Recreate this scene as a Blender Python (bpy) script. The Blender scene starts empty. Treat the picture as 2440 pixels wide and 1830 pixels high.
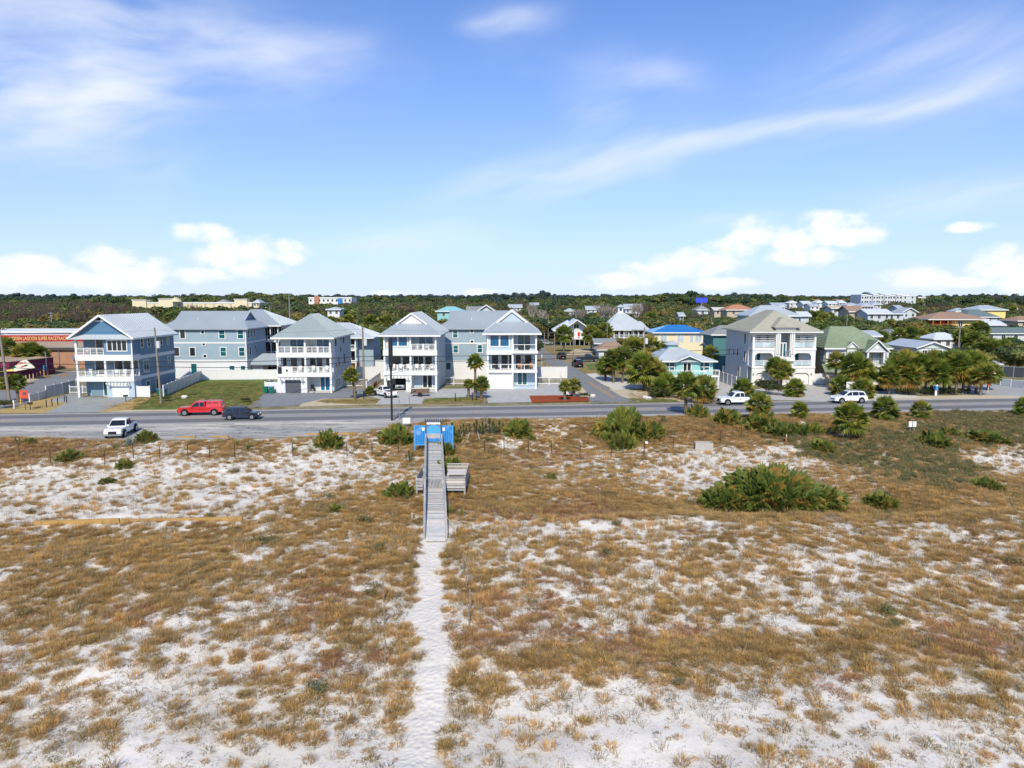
import bpy, math, random
import numpy as np
from mathutils import Vector, Matrix

# ------------------------------------------------------------------ camera, sky, sun, exposure
SC = bpy.context.scene
COL = SC.collection
R = math.radians
F, CX, CY, CAMZ = 1694.0, 1220.0, 915.0, 15.0        # focal length and centre in photograph pixels, drone height
PITCH = math.atan(203.0 / 1694.0)
SP, CP = math.sin(PITCH), math.cos(PITCH)
cam = bpy.data.objects.new('camera', bpy.data.cameras.new('camera'))
COL.objects.link(cam)
cam.location = (0, 0, CAMZ)
cam.rotation_euler = (R(90) - PITCH, 0, 0)
cam.data.sensor_width = 36.0
cam.data.lens = F / 2440.0 * 36.0
cam.data.clip_start, cam.data.clip_end = 0.5, 9000
SC.camera = cam

SUN_EL, SUN_AZ = R(42), R(4)          # the shadows run away from the camera, a little to the right
sd = Vector((math.sin(SUN_AZ) * math.cos(SUN_EL), math.cos(SUN_AZ) * math.cos(SUN_EL), -math.sin(SUN_EL)))
sun = bpy.data.objects.new('sun', bpy.data.lights.new('sun', 'SUN'))
COL.objects.link(sun)
sun.data.energy, sun.data.angle, sun.data.color = 3.6, R(0.5), (1.0, 0.92, 0.77)
sun.rotation_euler = sd.to_track_quat('-Z', 'Y').to_euler()
SC.view_settings.view_transform = 'Standard'
SC.view_settings.look = 'None'
SC.view_settings.exposure, SC.view_settings.gamma = 0.42, 1.0
SC.cycles.max_bounces, SC.cycles.diffuse_bounces, SC.cycles.glossy_bounces = 6, 3, 3
SC.cycles.transparent_max_bounces = 6


def ray(px, py):
    u, v = (px - CX) / F, (py - CY) / F
    return Vector((u, CP - v * SP, -(SP + v * CP)))


def onz(px, py, z=0.0):
    d = ray(px, py)
    t = (CAMZ - z) / -d.z
    return Vector((d.x * t, d.y * t, z))


def aty(px, py, y):
    d = ray(px, py)
    t = y / d.y
    return Vector((d.x * t, y, CAMZ + d.z * t))


def yat(px, x, z):
    """depth at which a wall at world x and height z crosses a picture column"""
    depth = x * F / (px - CX)
    return (depth - (CAMZ - z) * SP) / CP


# ---- node maths: sockets with operators
class S:
    nt = None

    def __init__(self, s): self.s = s

    @staticmethod
    def m(op, *a):
        n = S.nt.nodes.new('ShaderNodeMath'); n.operation = op
        for i, v in enumerate(a):
            if isinstance(v, S): S.nt.links.new(v.s, n.inputs[i])
            else: n.inputs[i].default_value = v
        return S(n.outputs[0])
    def __add__(s, o): return S.m('ADD', s, o)
    def __radd__(s, o): return S.m('ADD', o, s)
    def __sub__(s, o): return S.m('SUBTRACT', s, o)
    def __rsub__(s, o): return S.m('SUBTRACT', o, s)
    def __mul__(s, o): return S.m('MULTIPLY', s, o)
    def __rmul__(s, o): return S.m('MULTIPLY', o, s)
    def __truediv__(s, o): return S.m('DIVIDE', s, o)
    def mn(s, o): return S.m('MINIMUM', s, o)
    def mx(s, o): return S.m('MAXIMUM', s, o)
    def exp(s): return S.m('EXPONENT', s)
    def step(s, a, b):
        n = S.nt.nodes.new('ShaderNodeMapRange'); n.interpolation_type = 'SMOOTHSTEP'
        S.nt.links.new(s.s, n.inputs[0]); n.inputs[1].default_value = a; n.inputs[2].default_value = b
        return S(n.outputs[0])


def vec(x, y, z):
    n = S.nt.nodes.new('ShaderNodeCombineXYZ')
    for i, v in enumerate((x, y, z)):
        if isinstance(v, S): S.nt.links.new(v.s, n.inputs[i])
        else: n.inputs[i].default_value = v
    return n.outputs[0]


def noise(v, scale, detail=4, rough=0.55, dist=0.0):
    n = S.nt.nodes.new('ShaderNodeTexNoise')
    S.nt.links.new(v, n.inputs['Vector'])
    n.inputs['Scale'].default_value, n.inputs['Detail'].default_value = scale, detail
    n.inputs['Roughness'].default_value, n.inputs['Distortion'].default_value = rough, dist
    return S(n.outputs[0])


def mixc(f, a, b, mode='MIX'):
    n = S.nt.nodes.new('ShaderNodeMix'); n.data_type = 'RGBA'; n.blend_type = mode
    if isinstance(f, S): S.nt.links.new(f.s, n.inputs[0])
    else: n.inputs[0].default_value = f
    for i, c in ((6, a), (7, b)):
        if isinstance(c, S): S.nt.links.new(c.s, n.inputs[i])
        else: n.inputs[i].default_value = tuple(c) + (1.0,) if len(c) == 3 else c
    return S(n.outputs[2])


world = bpy.data.worlds.new('World'); SC.world = world; world.use_nodes = True


def build_sky():
    nt = world.node_tree; nt.nodes.clear(); S.nt = nt
    out = nt.nodes.new('ShaderNodeOutputWorld'); bg = nt.nodes.new('ShaderNodeBackground')
    sky = nt.nodes.new('ShaderNodeTexSky'); sky.sky_type = 'NISHITA'; sky.sun_disc = False
    sky.sun_elevation = SUN_EL; sky.sun_rotation = R(180) + SUN_AZ
    sky.altitude = 0; sky.air_density = 1.0; sky.dust_density = 0.7; sky.ozone_density = 2.2
    tc = nt.nodes.new('ShaderNodeTexCoord'); sep = nt.nodes.new('ShaderNodeSeparateXYZ')
    nt.links.new(tc.outputs['Generated'], sep.inputs[0])
    X, Y, Z = (S(sep.outputs[i]) for i in range(3))
    az = S.m('ARCTAN2', X, Y) * (180 / math.pi)
    el = S.m('ARCSINE', Z) * (180 / math.pi)
    # the air itself: a richer blue than the model's, paler towards the horizon all round
    base = mixc(1.0, S(sky.outputs[0]), (0.51, 0.94, 1.58), 'MULTIPLY')
    lowf = (el.mx(0.0) * -0.095).exp() * 0.82
    base = mixc(lowf, base, (7.9, 8.7, 10.5))
    w1 = noise(vec(az * 0.05, el * 0.09, 0.0), 1.0, 3)
    w2 = noise(vec(az * 0.05, el * 0.09, 7.3), 1.0, 3)
    azw = az + (w1 - 0.5) * 9.0
    elw = el + (w2 - 0.5) * 4.5

    def ae(px, py):
        d = ray(px, py).normalized()
        return math.degrees(math.atan2(d.x, d.y)), math.degrees(math.asin(d.z))

    def vm(op, *a):
        n = nt.nodes.new('ShaderNodeVectorMath'); n.operation = op
        for i, v in enumerate(a):
            if isinstance(v, tuple): n.inputs[i].default_value = v
            else: nt.links.new(v, n.inputs[i])
        return n.outputs
    cover = None
    AEW, AE = vec(azw, elw, 1.0), vec(az, el, 1.0)
    nA = noise(vec(azw * 0.12 + elw * 0.05, elw * 0.42 - azw * 0.07, 1.0), 1.0, 5, .5).step(0.16, 0.86)   # streaks of the western wisps
    nB = noise(vec(azw * 0.067 + elw * 0.018, elw * 0.46 - azw * 0.125, 5.0), 1.0, 5, .5).step(0.16, 0.86)   # streaks of the long rising band
    # cirrus: long soft bands, given by their two ends in the sky and their half width (degrees)
    for p, q, wd, amp, n in [((-150, 150), (420, 250), 4.2, .9, nA), ((-100, 270), (330, 270), 1.6, .8, nA),
                           ((100, 30), (760, 165), 2.8, .66, nA), ((620, 170), (860, 120), 1.5, .5, nB),
                           ((-60, 350), (260, 300), 1.6, .45, nA), ((260, 408), (450, 404), .9, .30, nA),
                           ((1080, 480), (1640, 360), 1.6, .60, nB), ((1560, 360), (2560, 110), .85, .72, nB),
                           ((1240, 400), (2200, 210), 3.0, .18, nB),
                           ((1130, 60), (1310, 52), 1.1, .52, nA), ((1400, 175), (1640, 178), 1.3, .46, nA), ((1370, 262), (1500, 246), 1.2, .44, nB),
                           ((820, 575), (1150, 562), 1.1, .50, nA), ((2080, 490), (2560, 450), 1.2, .74, nB), ((1650, 540), (1900, 515), .7, .4, nB),
                           ((1950, 120), (2520, 40), 2.2, .4, nB)]:
        a0, e0 = ae(*p); a1, e1 = ae(*q)
        L = math.hypot(a1 - a0, e1 - e0); ux, uy = (a1 - a0) / L, (e1 - e0) / L
        am, em = (a0 + a1) / 2, (e0 + e1) / 2
        h = L * .56
        t = S(vm('DOT_PRODUCT', AEW, (ux / h, uy / h, -(am * ux + em * uy) / h))[1])
        s = S(vm('DOT_PRODUCT', AEW, (-uy / wd, ux / wd, -(em * ux - am * uy) / wd))[1])
        c = (S.m('MULTIPLY_ADD', s, s, S.m('POWER', S.m('ABSOLUTE', t), 3.0)) * -1.0).exp() * (n * amp)
        cover = (1.0 - c) if cover is None else cover * (1.0 - c)
    veil = noise(vec(azw * 0.025, elw * 0.09, 1.7), 1.0, 5, .6).step(0.5, 0.85) * 0.22 * el.step(3, 14)
    cover = 1.0 - cover * (1.0 - veil)
    col = mixc(cover, base, (8.6, 9.0, 9.9))
    # cumulus low over the horizon: heaps of round puffs with broken edges
    n1 = noise(vec(az * 0.42, el * 0.62, 4.0), 1.0, 7, .56)
    heap = None
    for px, py, rx, ry in [(60, 640, 95, 26), (150, 660, 120, 24), (270, 640, 75, 40), (340, 655, 60, 36), (20, 655, 60, 34),
                           (500, 560, 62, 22), (560, 600, 90, 38), (680, 600, 52, 24), (480, 655, 70, 16), (600, 640, 60, 20),
                           (1790, 555, 46, 30), (1740, 590, 62, 30), (1600, 640, 85, 30), (1480, 672, 90, 18), (1690, 625, 80, 30), (1720, 675, 70, 14),
                           (1980, 545, 72, 34), (1900, 580, 46, 40), (2030, 560, 60, 24), (1920, 610, 76, 22),
                           (2190, 660, 68, 26), (2390, 635, 68, 34), (2450, 655, 70, 34), (2300, 672, 60, 12), (2305, 540, 38, 10),
                           (935, 698, 50, 8), (1150, 696, 44, 9)]:
        a0, e0 = ae(px, py); sx, sy = F / 57.3 / (1.25 * rx), F / 57.3 / (1.3 * ry)
        v = vm('MULTIPLY_ADD', AE, (sx, sy, 0.0), (-a0 * sx, -e0 * sy, 0.0))[0]
        g = S(vm('DOT_PRODUCT', v, v)[1])
        heap = g if heap is None else heap.mn(g)
    heap = (1.0 - heap).mx(-1.0)
    # the same kind of heaps go on round the horizon outside the picture
    ring = noise(vec(az * 0.09, el * 0.3, 2.0), 1.0, 3).step(.5, .75) * (1.0 - el.step(1.5, 8.0)) - .15
    heap = heap.mx(ring * S.m('ABSOLUTE', az).step(40, 48) * 1.0 - (1.0 - S.m('ABSOLUTE', az).step(40, 48)))
    dens = (heap * 0.9 + (n1 - 0.5) * 2.7).step(-0.12, 0.95)
    shade = (heap * 0.5 + (n1 - 0.45) * 1.2).step(-0.2, 0.9)
    ccol = mixc(shade, (7.6, 8.5, 9.9), (10.3, 10.25, 10.1))
    col = mixc(dens * 0.93, col, ccol)
    nt.links.new(col.s, bg.inputs[0]); bg.inputs[1].default_value = 0.083
    nt.links.new(bg.outputs[0], out.inputs[0])


build_sky()
world.cycles.sampling_method = 'MANUAL'
world.cycles.sample_map_resolution = 256

# ------------------------------------------------------------------ materials
MATS = {}


def mat(name, col, rough=.6, spec=.3, metal=0.0, var=.12, scale=1.5, var2=0.0, scale2=.15, bump=0.0, bscale=20, attr=None, rand=0.0, coat=0.0, transl=0.0, wear=None):
    """plain surface with a little wear: broad and fine mottling of its own colour, fine relief"""
    if name in MATS: return MATS[name]
    m = bpy.data.materials.new(name); m.use_nodes = True; MATS[name] = m
    nt = m.node_tree; S.nt = nt; b = nt.nodes['Principled BSDF']
    b.inputs['Roughness'].default_value = rough; b.inputs['Specular IOR Level'].default_value = spec
    b.inputs['Metallic'].default_value = metal; b.inputs['Coat Weight'].default_value = coat
    g = nt.nodes.new('ShaderNodeNewGeometry'); P = g.outputs['Position']
    if attr:
        a = nt.nodes.new('ShaderNodeAttribute'); a.attribute_name = attr; c = S(a.outputs[0])
    else:
        r = nt.nodes.new('ShaderNodeRGB'); r.outputs[0].default_value = tuple(col) + (1,); c = S(r.outputs[0])
    if var:
        f = (noise(P, scale, 5, .6) - .5) * (2.6 * var) + 1.0
        c = mixc(1.0, c, S(vec(f, f, f)), 'MULTIPLY')
    if var2:
        f = (noise(P, scale2, 3, .5) - .5) * (2.6 * var2) + 1.0
        c = mixc(1.0, c, S(vec(f, f, f * .97)), 'MULTIPLY')
    if wear: c = mixc(noise(P, 1.1, 6, .65, .8).step(.50, .66) * .75, c, wear)
    if rand:
        oi = nt.nodes.new('ShaderNodeObjectInfo'); q = (S(oi.outputs['Random']) - .5) * (2 * rand)
        c = mixc(1.0, c, S(vec(q + 1.0, q * .75 + 1.0, q * .4 + 1.0)), 'MULTIPLY')
    nt.links.new(c.s, b.inputs['Base Color'])
    if transl:                                      # thin leaves let light through
        tb = nt.nodes.new('ShaderNodeBsdfTranslucent'); nt.links.new(c.s, tb.inputs[0]); mx = nt.nodes.new('ShaderNodeMixShader'); mx.inputs[0].default_value = transl
        nt.links.new(b.outputs[0], mx.inputs[1]); nt.links.new(tb.outputs[0], mx.inputs[2]); nt.links.new(mx.outputs[0], nt.nodes['Material Output'].inputs[0])
    if bump:
        bn = nt.nodes.new('ShaderNodeBump'); bn.inputs['Strength'].default_value = 1.0; bn.inputs['Distance'].default_value = bump
        nt.links.new(noise(P, bscale, 4).s, bn.inputs['Height']); nt.links.new(bn.outputs[0], b.inputs['Normal'])
    return m


def banded(name, col, pitch, axis, dark=.82, duty=.12, rough=.6, var=.06, depth=.012, var2=.05):
    """boards: lap siding (axis z) or battens (axis x or y); the joints are grooves"""
    if name in MATS: return MATS[name]
    m = bpy.data.materials.new(name); m.use_nodes = True; MATS[name] = m
    nt = m.node_tree; S.nt = nt; b = nt.nodes['Principled BSDF']; b.inputs['Roughness'].default_value = rough
    b.inputs['Specular IOR Level'].default_value = .25
    g = nt.nodes.new('ShaderNodeNewGeometry'); sp = nt.nodes.new('ShaderNodeSeparateXYZ'); nt.links.new(g.outputs['Position'], sp.inputs[0])
    if axis == 'z': u = S(sp.outputs[2])
    else: u = S(sp.outputs[0]) + S(sp.outputs[1])
    fr = S.m('FRACT', u * (1.0 / pitch)); groove = fr.step(0.0, duty)
    idx = S.m('FLOOR', u * (1.0 / pitch)); bv = S.m('FRACT', S.m('SINE', idx * 12.9898) * 43758.5)
    f = (groove * (1 - dark) + dark) * ((noise(g.outputs['Position'], 1.2, 5) - .5) * (2.6 * var) + (bv - .5) * .07 + 1.0) * ((noise(g.outputs['Position'], .18, 2) - .5) * (2.6 * var2) + 1.0)
    c = mixc(1.0, col, S(vec(f, f, f)), 'MULTIPLY'); nt.links.new(c.s, b.inputs['Base Color'])
    bn = nt.nodes.new('ShaderNodeBump'); bn.inputs['Strength'].default_value = 1.0; bn.inputs['Distance'].default_value = depth
    h = fr if axis == 'z' else groove
    nt.links.new(h.s, bn.inputs['Height']); nt.links.new(bn.outputs[0], b.inputs['Normal'])
    return m


def pavers(name, c1, c2, mortar, w, h, rough=.8, var=.18, sandy=None):
    if name in MATS: return MATS[name]
    m = bpy.data.materials.new(name); m.use_nodes = True; MATS[name] = m
    nt = m.node_tree; S.nt = nt; b = nt.nodes['Principled BSDF']; b.inputs['Roughness'].default_value = rough
    g = nt.nodes.new('ShaderNodeNewGeometry'); P = g.outputs['Position']
    t = nt.nodes.new('ShaderNodeTexBrick'); nt.links.new(P, t.inputs['Vector'])
    t.inputs['Color1'].default_value = tuple(c1) + (1,); t.inputs['Color2'].default_value = tuple(c2) + (1,); t.inputs['Mortar'].default_value = tuple(mortar) + (1,)
    t.inputs['Scale'].default_value = 1.0; t.inputs['Brick Width'].default_value = w; t.inputs['Row Height'].default_value = h
    t.inputs['Mortar Size'].default_value = .012; t.inputs['Bias'].default_value = -.1
    f = (noise(P, .9, 6, .65) - .5) * (2.6 * var) + 1.0
    c = mixc(1.0, S(t.outputs[0]), S(vec(f, f, f)), 'MULTIPLY')
    if sandy: c = mixc(noise(P, .35, 6, .7).step(.5, .72) * .7, c, sandy)
    nt.links.new(c.s, b.inputs['Base Color'])
    bn = nt.nodes.new('ShaderNodeBump'); bn.inputs['Distance'].default_value = .01
    nt.links.new(t.outputs[1], bn.inputs['Height']); bn.invert = True; nt.links.new(bn.outputs[0], b.inputs['Normal'])
    return m


def glass(name, col, rough=.06, blotch=None, metal=0.0):
    if name in MATS: return MATS[name]
    m = bpy.data.materials.new(name); m.use_nodes = True; MATS[name] = m
    nt = m.node_tree; S.nt = nt; b = nt.nodes['Principled BSDF']
    b.inputs['Roughness'].default_value = rough; b.inputs['Specular IOR Level'].default_value = .6; b.inputs['Metallic'].default_value = metal
    g = nt.nodes.new('ShaderNodeNewGeometry'); P = g.outputs['Position']
    c = S(nt.nodes.new('ShaderNodeRGB').outputs[0]); c.s.default_value = tuple(col) + (1,)
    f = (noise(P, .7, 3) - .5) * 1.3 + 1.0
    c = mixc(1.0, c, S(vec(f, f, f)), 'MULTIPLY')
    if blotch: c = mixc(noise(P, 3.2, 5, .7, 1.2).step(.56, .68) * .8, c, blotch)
    nt.links.new(c.s, b.inputs['Base Color'])
    bn = nt.nodes.new('ShaderNodeBump'); bn.inputs['Distance'].default_value = .006
    nt.links.new(noise(P, 1.6, 2).s, bn.inputs['Height']); nt.links.new(bn.outputs[0], b.inputs['Normal'])
    return m


WHITE = mat('white_paint', (.71, .705, .69), .5, .3, var=.04, scale=.8, var2=.03)
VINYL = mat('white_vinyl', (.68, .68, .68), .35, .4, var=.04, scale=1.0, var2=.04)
VINYL_SHADE_GREY = mat('grey_and_shaded_vinyl', (.42, .45, .48), .45, .4, var=.05, scale=1.0)  # shade on white fences painted in as grey; also for truly grey panels
ROOFM = mat('grey_metal_roof', (.37, .41, .44), .42, .5, .25, var=.05, scale=.5, var2=.10)
ROOFC = mat('pale_green_metal_roof', (.34, .39, .38), .42, .5, .25, var=.06, scale=.5, var2=.08)
ROOFL = mat('silver_metal_roof', (.47, .51, .54), .45, .5, .2, var=.06, scale=.6, var2=.10)
ROOFW = mat('white_metal_roof', (.62, .65, .69), .45, .4, .1, var=.05, scale=.5, var2=.08)
ROOFB = mat('blue_metal_roof', (.03, .19, .50), .4, .5, .1, var=.06, scale=.5)
TURQR = mat('turquoise_metal_roof', (.28, .55, .56), .4, .5, .1, var=.05, scale=.5)
SHING = mat('grey_shingle', (.24, .25, .26), .85, .2, var=.14, scale=2.0, var2=.12, bump=.01, bscale=8)
SHINB = mat('brown_shingle', (.30, .20, .145), .85, .2, var=.10, scale=2.0, var2=.10)
SHINGR = mat('slate_green_shingle', (.13, .17, .17), .85, .2, var=.10, scale=2.0)
TERRA = mat('terracotta_tile', (.42, .20, .12), .8, .2, var=.14, scale=1.5)
TILEB = mat('buff_roof_tile', (.335, .325, .265), .75, .25, var=.16, scale=1.4, var2=.12, bump=.012, bscale=5)
TILEG = mat('green_roof_tile', (.20, .245, .165), .75, .25, var=.22, scale=1.6, var2=.18, bump=.012, bscale=5)
BLUEB = banded('blue_batten_siding', (.155, .235, .31), .40, 'x', .80, .10)
BLUEL = banded('blue_lap_siding', (.185, .265, .335), .20, 'z', .78)
GBLUE = banded('blue_grey_lap_siding', (.30, .385, .44), .24, 'z', .80)
GABLE = mat('blue_shingle_gable', (.085, .185, .30), .7, .2, var=.10, scale=6, var2=.06, bump=.01, bscale=14)
PALEG = banded('pale_grey_siding', (.52, .56, .57), .20, 'z', .84)
PALEB = banded('pale_blue_siding', (.43, .52, .58), .22, 'z', .82)
WHTS = banded('white_siding', (.69, .69, .68), .22, 'z', .86, var=.04)
GREYS = mat('light_grey_stucco', (.54, .57, .59), .8, .2, var=.05, scale=1.0, var2=.07, bump=.004, bscale=30)
STUC = mat('white_stucco', (.71, .70, .68), .8, .2, var=.04, scale=1.0, var2=.05, bump=.004, bscale=30)
STUC_SHADE = mat('shaded_white_stucco', (.47, .50, .52), .8, .2, var=.05, scale=.8, var2=.06, bump=.004, bscale=30)  # white stucco with the side walls' shade painted in as grey
TAN = mat('tan_stucco', (.50, .42, .31), .8, .2, var=.05, scale=1.0, var2=.06)
CREAM = mat('cream_stucco', (.70, .61, .42), .8, .2, var=.05, scale=.6, var2=.05)
YELLOW = mat('yellow_stucco', (.80, .62, .22), .8, .2, var=.05, scale=.6)
ORANGE = mat('orange_timber', (.50, .16, .055), .7, .2, var=.12, scale=2)
CEDAR = mat('cedar_timber', (.36, .17, .075), .75, .2, var=.18, scale=3)
TURQ = banded('turquoise_lap_siding', (.26, .52, .49), .24, 'z', .82)
BRICK = pavers('red_brick_wall', (.40, .155, .075), (.33, .12, .06), (.38, .20, .12), .4, .14)
PURP = mat('plum_painted_block', (.155, .018, .055), .6, .3, var=.08, scale=1.2, var2=.10, bump=.004)
PINK = mat('pink_paint', (.62, .10, .25), .6, .3)
TEALW = mat('teal_painted_block', (.075, .19, .20), .8, .2, var=.06)
GDARK = glass('dark_glass', (.018, .024, .028))
GSKY = glass('painted_sky_glass', (.003, .095, .20), .07, (.06, .26, .40))  # mirrored sea and sky painted in: blue base with paler blotches
GTEAL = glass('teal_glass', (.010, .10, .12), .05)
GINT = glass('deep_glass', (.020, .03, .035), .05, (.05, .09, .11))
CLEAR = glass('pale_railing_glass', (.42, .50, .53), .08)
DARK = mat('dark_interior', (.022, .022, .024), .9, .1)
BLACK = mat('black_metal', (.014, .014, .016), .45, .5)
GARG = mat('charcoal_door', (.085, .092, .11), .5, .3, var=.04)
GREYM = mat('galvanised_steel', (.36, .38, .40), .45, .5, .6, var=.08)
CONC = mat('concrete', (.40, .38, .35), .9, .2, var=.14, scale=2, var2=.10, bump=.004)
PALEC = mat('pale_concrete', (.56, .53, .48), .9, .2, var=.10, scale=1.6, var2=.12, bump=.004)
WOODG = mat('weathered_grey_timber', (.37, .355, .335), .9, .15, var=.24, scale=2.6, rand=.22, bump=.006, bscale=16)
WOODP = mat('pale_weathered_timber', (.52, .50, .47), .9, .15, var=.20, scale=2.6, rand=.16, bump=.006, bscale=16)
POLE = mat('utility_pole_wood', (.235, .20, .165), .9, .15, var=.20, scale=3, bump=.006, bscale=18)
TIMBY = mat('yellow_timber', (.42, .26, .09), .85, .2, var=.18, scale=2)
POST = mat('rusty_iron', (.045, .032, .026), .8, .2)
BLUEP = mat('bright_blue_paint', (.018, .17, .46), .5, .35, var=.10, scale=1.0, var2=.10, wear=(.30, .46, .62))
BLUEQ = mat('sky_blue_paint', (.07, .34, .72), .5, .35, var=.06, scale=1.0)
GREENB = mat('green_plastic', (.004, .13, .085), .45, .4)
BLUEL2 = mat('blue_plastic_lid', (.03, .22, .50), .45, .4)
REDP = mat('red_paint', (.50, .015, .012), .45, .4)
ORGP = mat('orange_red_paint', (.62, .075, .03), .5, .4)
YELP = mat('yellow_paint', (.70, .43, .05), .6, .3)
MULCH = mat('rust_mulch', (.27, .062, .022), .95, .1, var=.28, scale=5, var2=.15, bump=.03, bscale=9)
LAWN = mat('patchy_lawn', (.13, .16, .045), .95, .1, var=.30, scale=2.0, var2=.35, scale2=.22, bump=.03, bscale=8)
DRYG = mat('dry_lawn', (.24, .19, .075), .95, .1, var=.28, scale=2.2, var2=.25, bump=.03, bscale=8)
SANDY = mat('sandy_verge', (.50, .42, .30), .95, .1, var=.18, scale=1.2, var2=.16, bump=.02, bscale=5)
TRUNK = mat('palm_trunk', (.17, .13, .095), .95, .1, var=.35, scale=5, bump=.03, bscale=9)
BARK = mat('bark', (.115, .09, .07), .95, .1, var=.3, scale=4)
BARKP = mat('bleached_branches', (.32, .28, .235), .95, .1, var=.2, scale=3, rand=.2)
LEAF = mat('broad_leaves', (.05, .07, .02), .6, .25, var=.25, scale=.35, attr='Col', rand=.22, transl=.32)
FROND = mat('palm_leaves', (.1, .13, .03), .45, .35, var=.12, scale=.8, attr='Col', rand=.14, transl=.25)
GRASSM = mat('dry_grass_blades', (.3, .2, .08), .8, .15, var=.25, scale=.35, attr='Col', rand=.25, transl=.45)
TYRE = mat('tyre_rubber', (.018, .018, .019), .85, .2)
RIM = mat('alloy_rim', (.45, .46, .48), .3, .5, .8)
CARGL = glass('car_glass', (.012, .015, .018), .04)
LAMPW = mat('lamp_lens', (.75, .76, .78), .15, .6)
LAMPR = mat('red_lens', (.45, .02, .015), .2, .5)
PAINTS = {k: mat('car_paint_' + k, c, .28, .5, mtl, var=.03, scale=1, coat=.6) for k, c, mtl in
          (('white', (.78, .79, .80), 0), ('red', (.56, .018, .016), .1), ('navy', (.012, .018, .038), .3), ('black', (.012, .013, .016), .2), ('silver', (.45, .46, .47), .5), ('dark_blue', (.02, .03, .055), .3))}

# ------------------------------------------------------------------ builders
MCACHE = {}


def mesh(name, verts, faces, m, smooth=False):
    me = bpy.data.meshes.new(name); me.from_pydata([tuple(v) for v in verts], [], faces)
    for x in (m if isinstance(m, (list, tuple)) else [m]): me.materials.append(x)
    if smooth: me.polygons.foreach_set('use_smooth', [True] * len(me.polygons))
    me.update(); return me


BOXF = [(0, 3, 2, 1), (4, 5, 6, 7), (0, 1, 5, 4), (1, 2, 6, 5), (2, 3, 7, 6), (3, 0, 4, 7)]


def boxmesh(sx, sy, sz, m):
    k = (round(sx, 3), round(sy, 3), round(sz, 3), m.name)
    if k not in MCACHE:
        x, y, z = sx / 2, sy / 2, sz / 2
        MCACHE[k] = mesh('box', [(-x, -y, -z), (x, -y, -z), (x, y, -z), (-x, y, -z), (-x, -y, z), (x, -y, z), (x, y, z), (-x, y, z)], BOXF, m)
    return MCACHE[k]


def tag(o, label=None, cat=None, group=None, kind=None):
    if label: o['label'] = label
    if cat: o['category'] = cat
    if group: o['group'] = group
    if kind: o['kind'] = kind
    return o


CEN = {}


def link(name, me, loc, par=None, org=(0, 0, 0), rot=None):
    o = bpy.data.objects.new(name, me); COL.objects.link(o)
    loc = Vector(loc)
    CEN[o.name] = loc
    if par is not None:
        o.parent = par; o.location = loc - CEN.get(par.name, Vector(org))
    else: o.location = loc
    if rot: o.rotation_euler = rot
    return o


class Th:
    """one thing: an empty at its base; parts are given in the thing's own frame (world axes for buildings)"""
    def __init__(s, name, label, cat, loc=(0, 0, 0), rz=0.0, group=None, local=False, scale=1.0):
        s.o = bpy.data.objects.new(name, None); COL.objects.link(s.o)
        s.o.location = loc; s.o.rotation_euler = (0, 0, rz); s.o.scale = (scale,) * 3
        s.o.empty_display_size = .3
        tag(s.o, label, cat, group)
        CEN[s.o.name] = Vector((0, 0, 0)) if local else Vector(loc)

    def box(s, name, x0, x1, y0, y1, z0, z1, m, par=None, rot=None):
        return link(name, boxmesh(abs(x1 - x0), abs(y1 - y0), abs(z1 - z0), m), ((x0 + x1) / 2, (y0 + y1) / 2, (z0 + z1) / 2), par or s.o, rot=rot)

    def bar(s, name, a, b, w, m, par=None, h=None):
        a, b = Vector(a), Vector(b); d = b - a; L = d.length
        o = link(name, boxmesh(L, w, h or w, m), (a + b) / 2, par or s.o)
        o.rotation_mode = 'QUATERNION'; o.rotation_quaternion = d.to_track_quat('X', 'Z'); return o

    def mesh(s, name, verts, faces, m, par=None, smooth=False, at=None):
        at = Vector(at) if at is not None else Vector(verts[0])
        return link(name, mesh(name, [Vector(v) - at for v in verts], faces, m, smooth), at, par or s.o)

    def tube(s, name, a, b, r0, r1, m, par=None, n=8):
        a, b = Vector(a), Vector(b); d = (b - a); q = d.to_track_quat('Z', 'X')
        vs, fs = [], []
        for p, r in ((Vector((0, 0, 0)), r0), (b - a, r1)):
            for i in range(n):
                t = 2 * math.pi * i / n; vs.append(p + q @ Vector((r * math.cos(t), r * math.sin(t), 0)))
        fs = [(i, (i + 1) % n, n + (i + 1) % n, n + i) for i in range(n)] + [tuple(range(n))[::-1], tuple(range(n, 2 * n))]
        return link(name, mesh(name, vs, fs, m), a, par or s.o)


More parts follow.
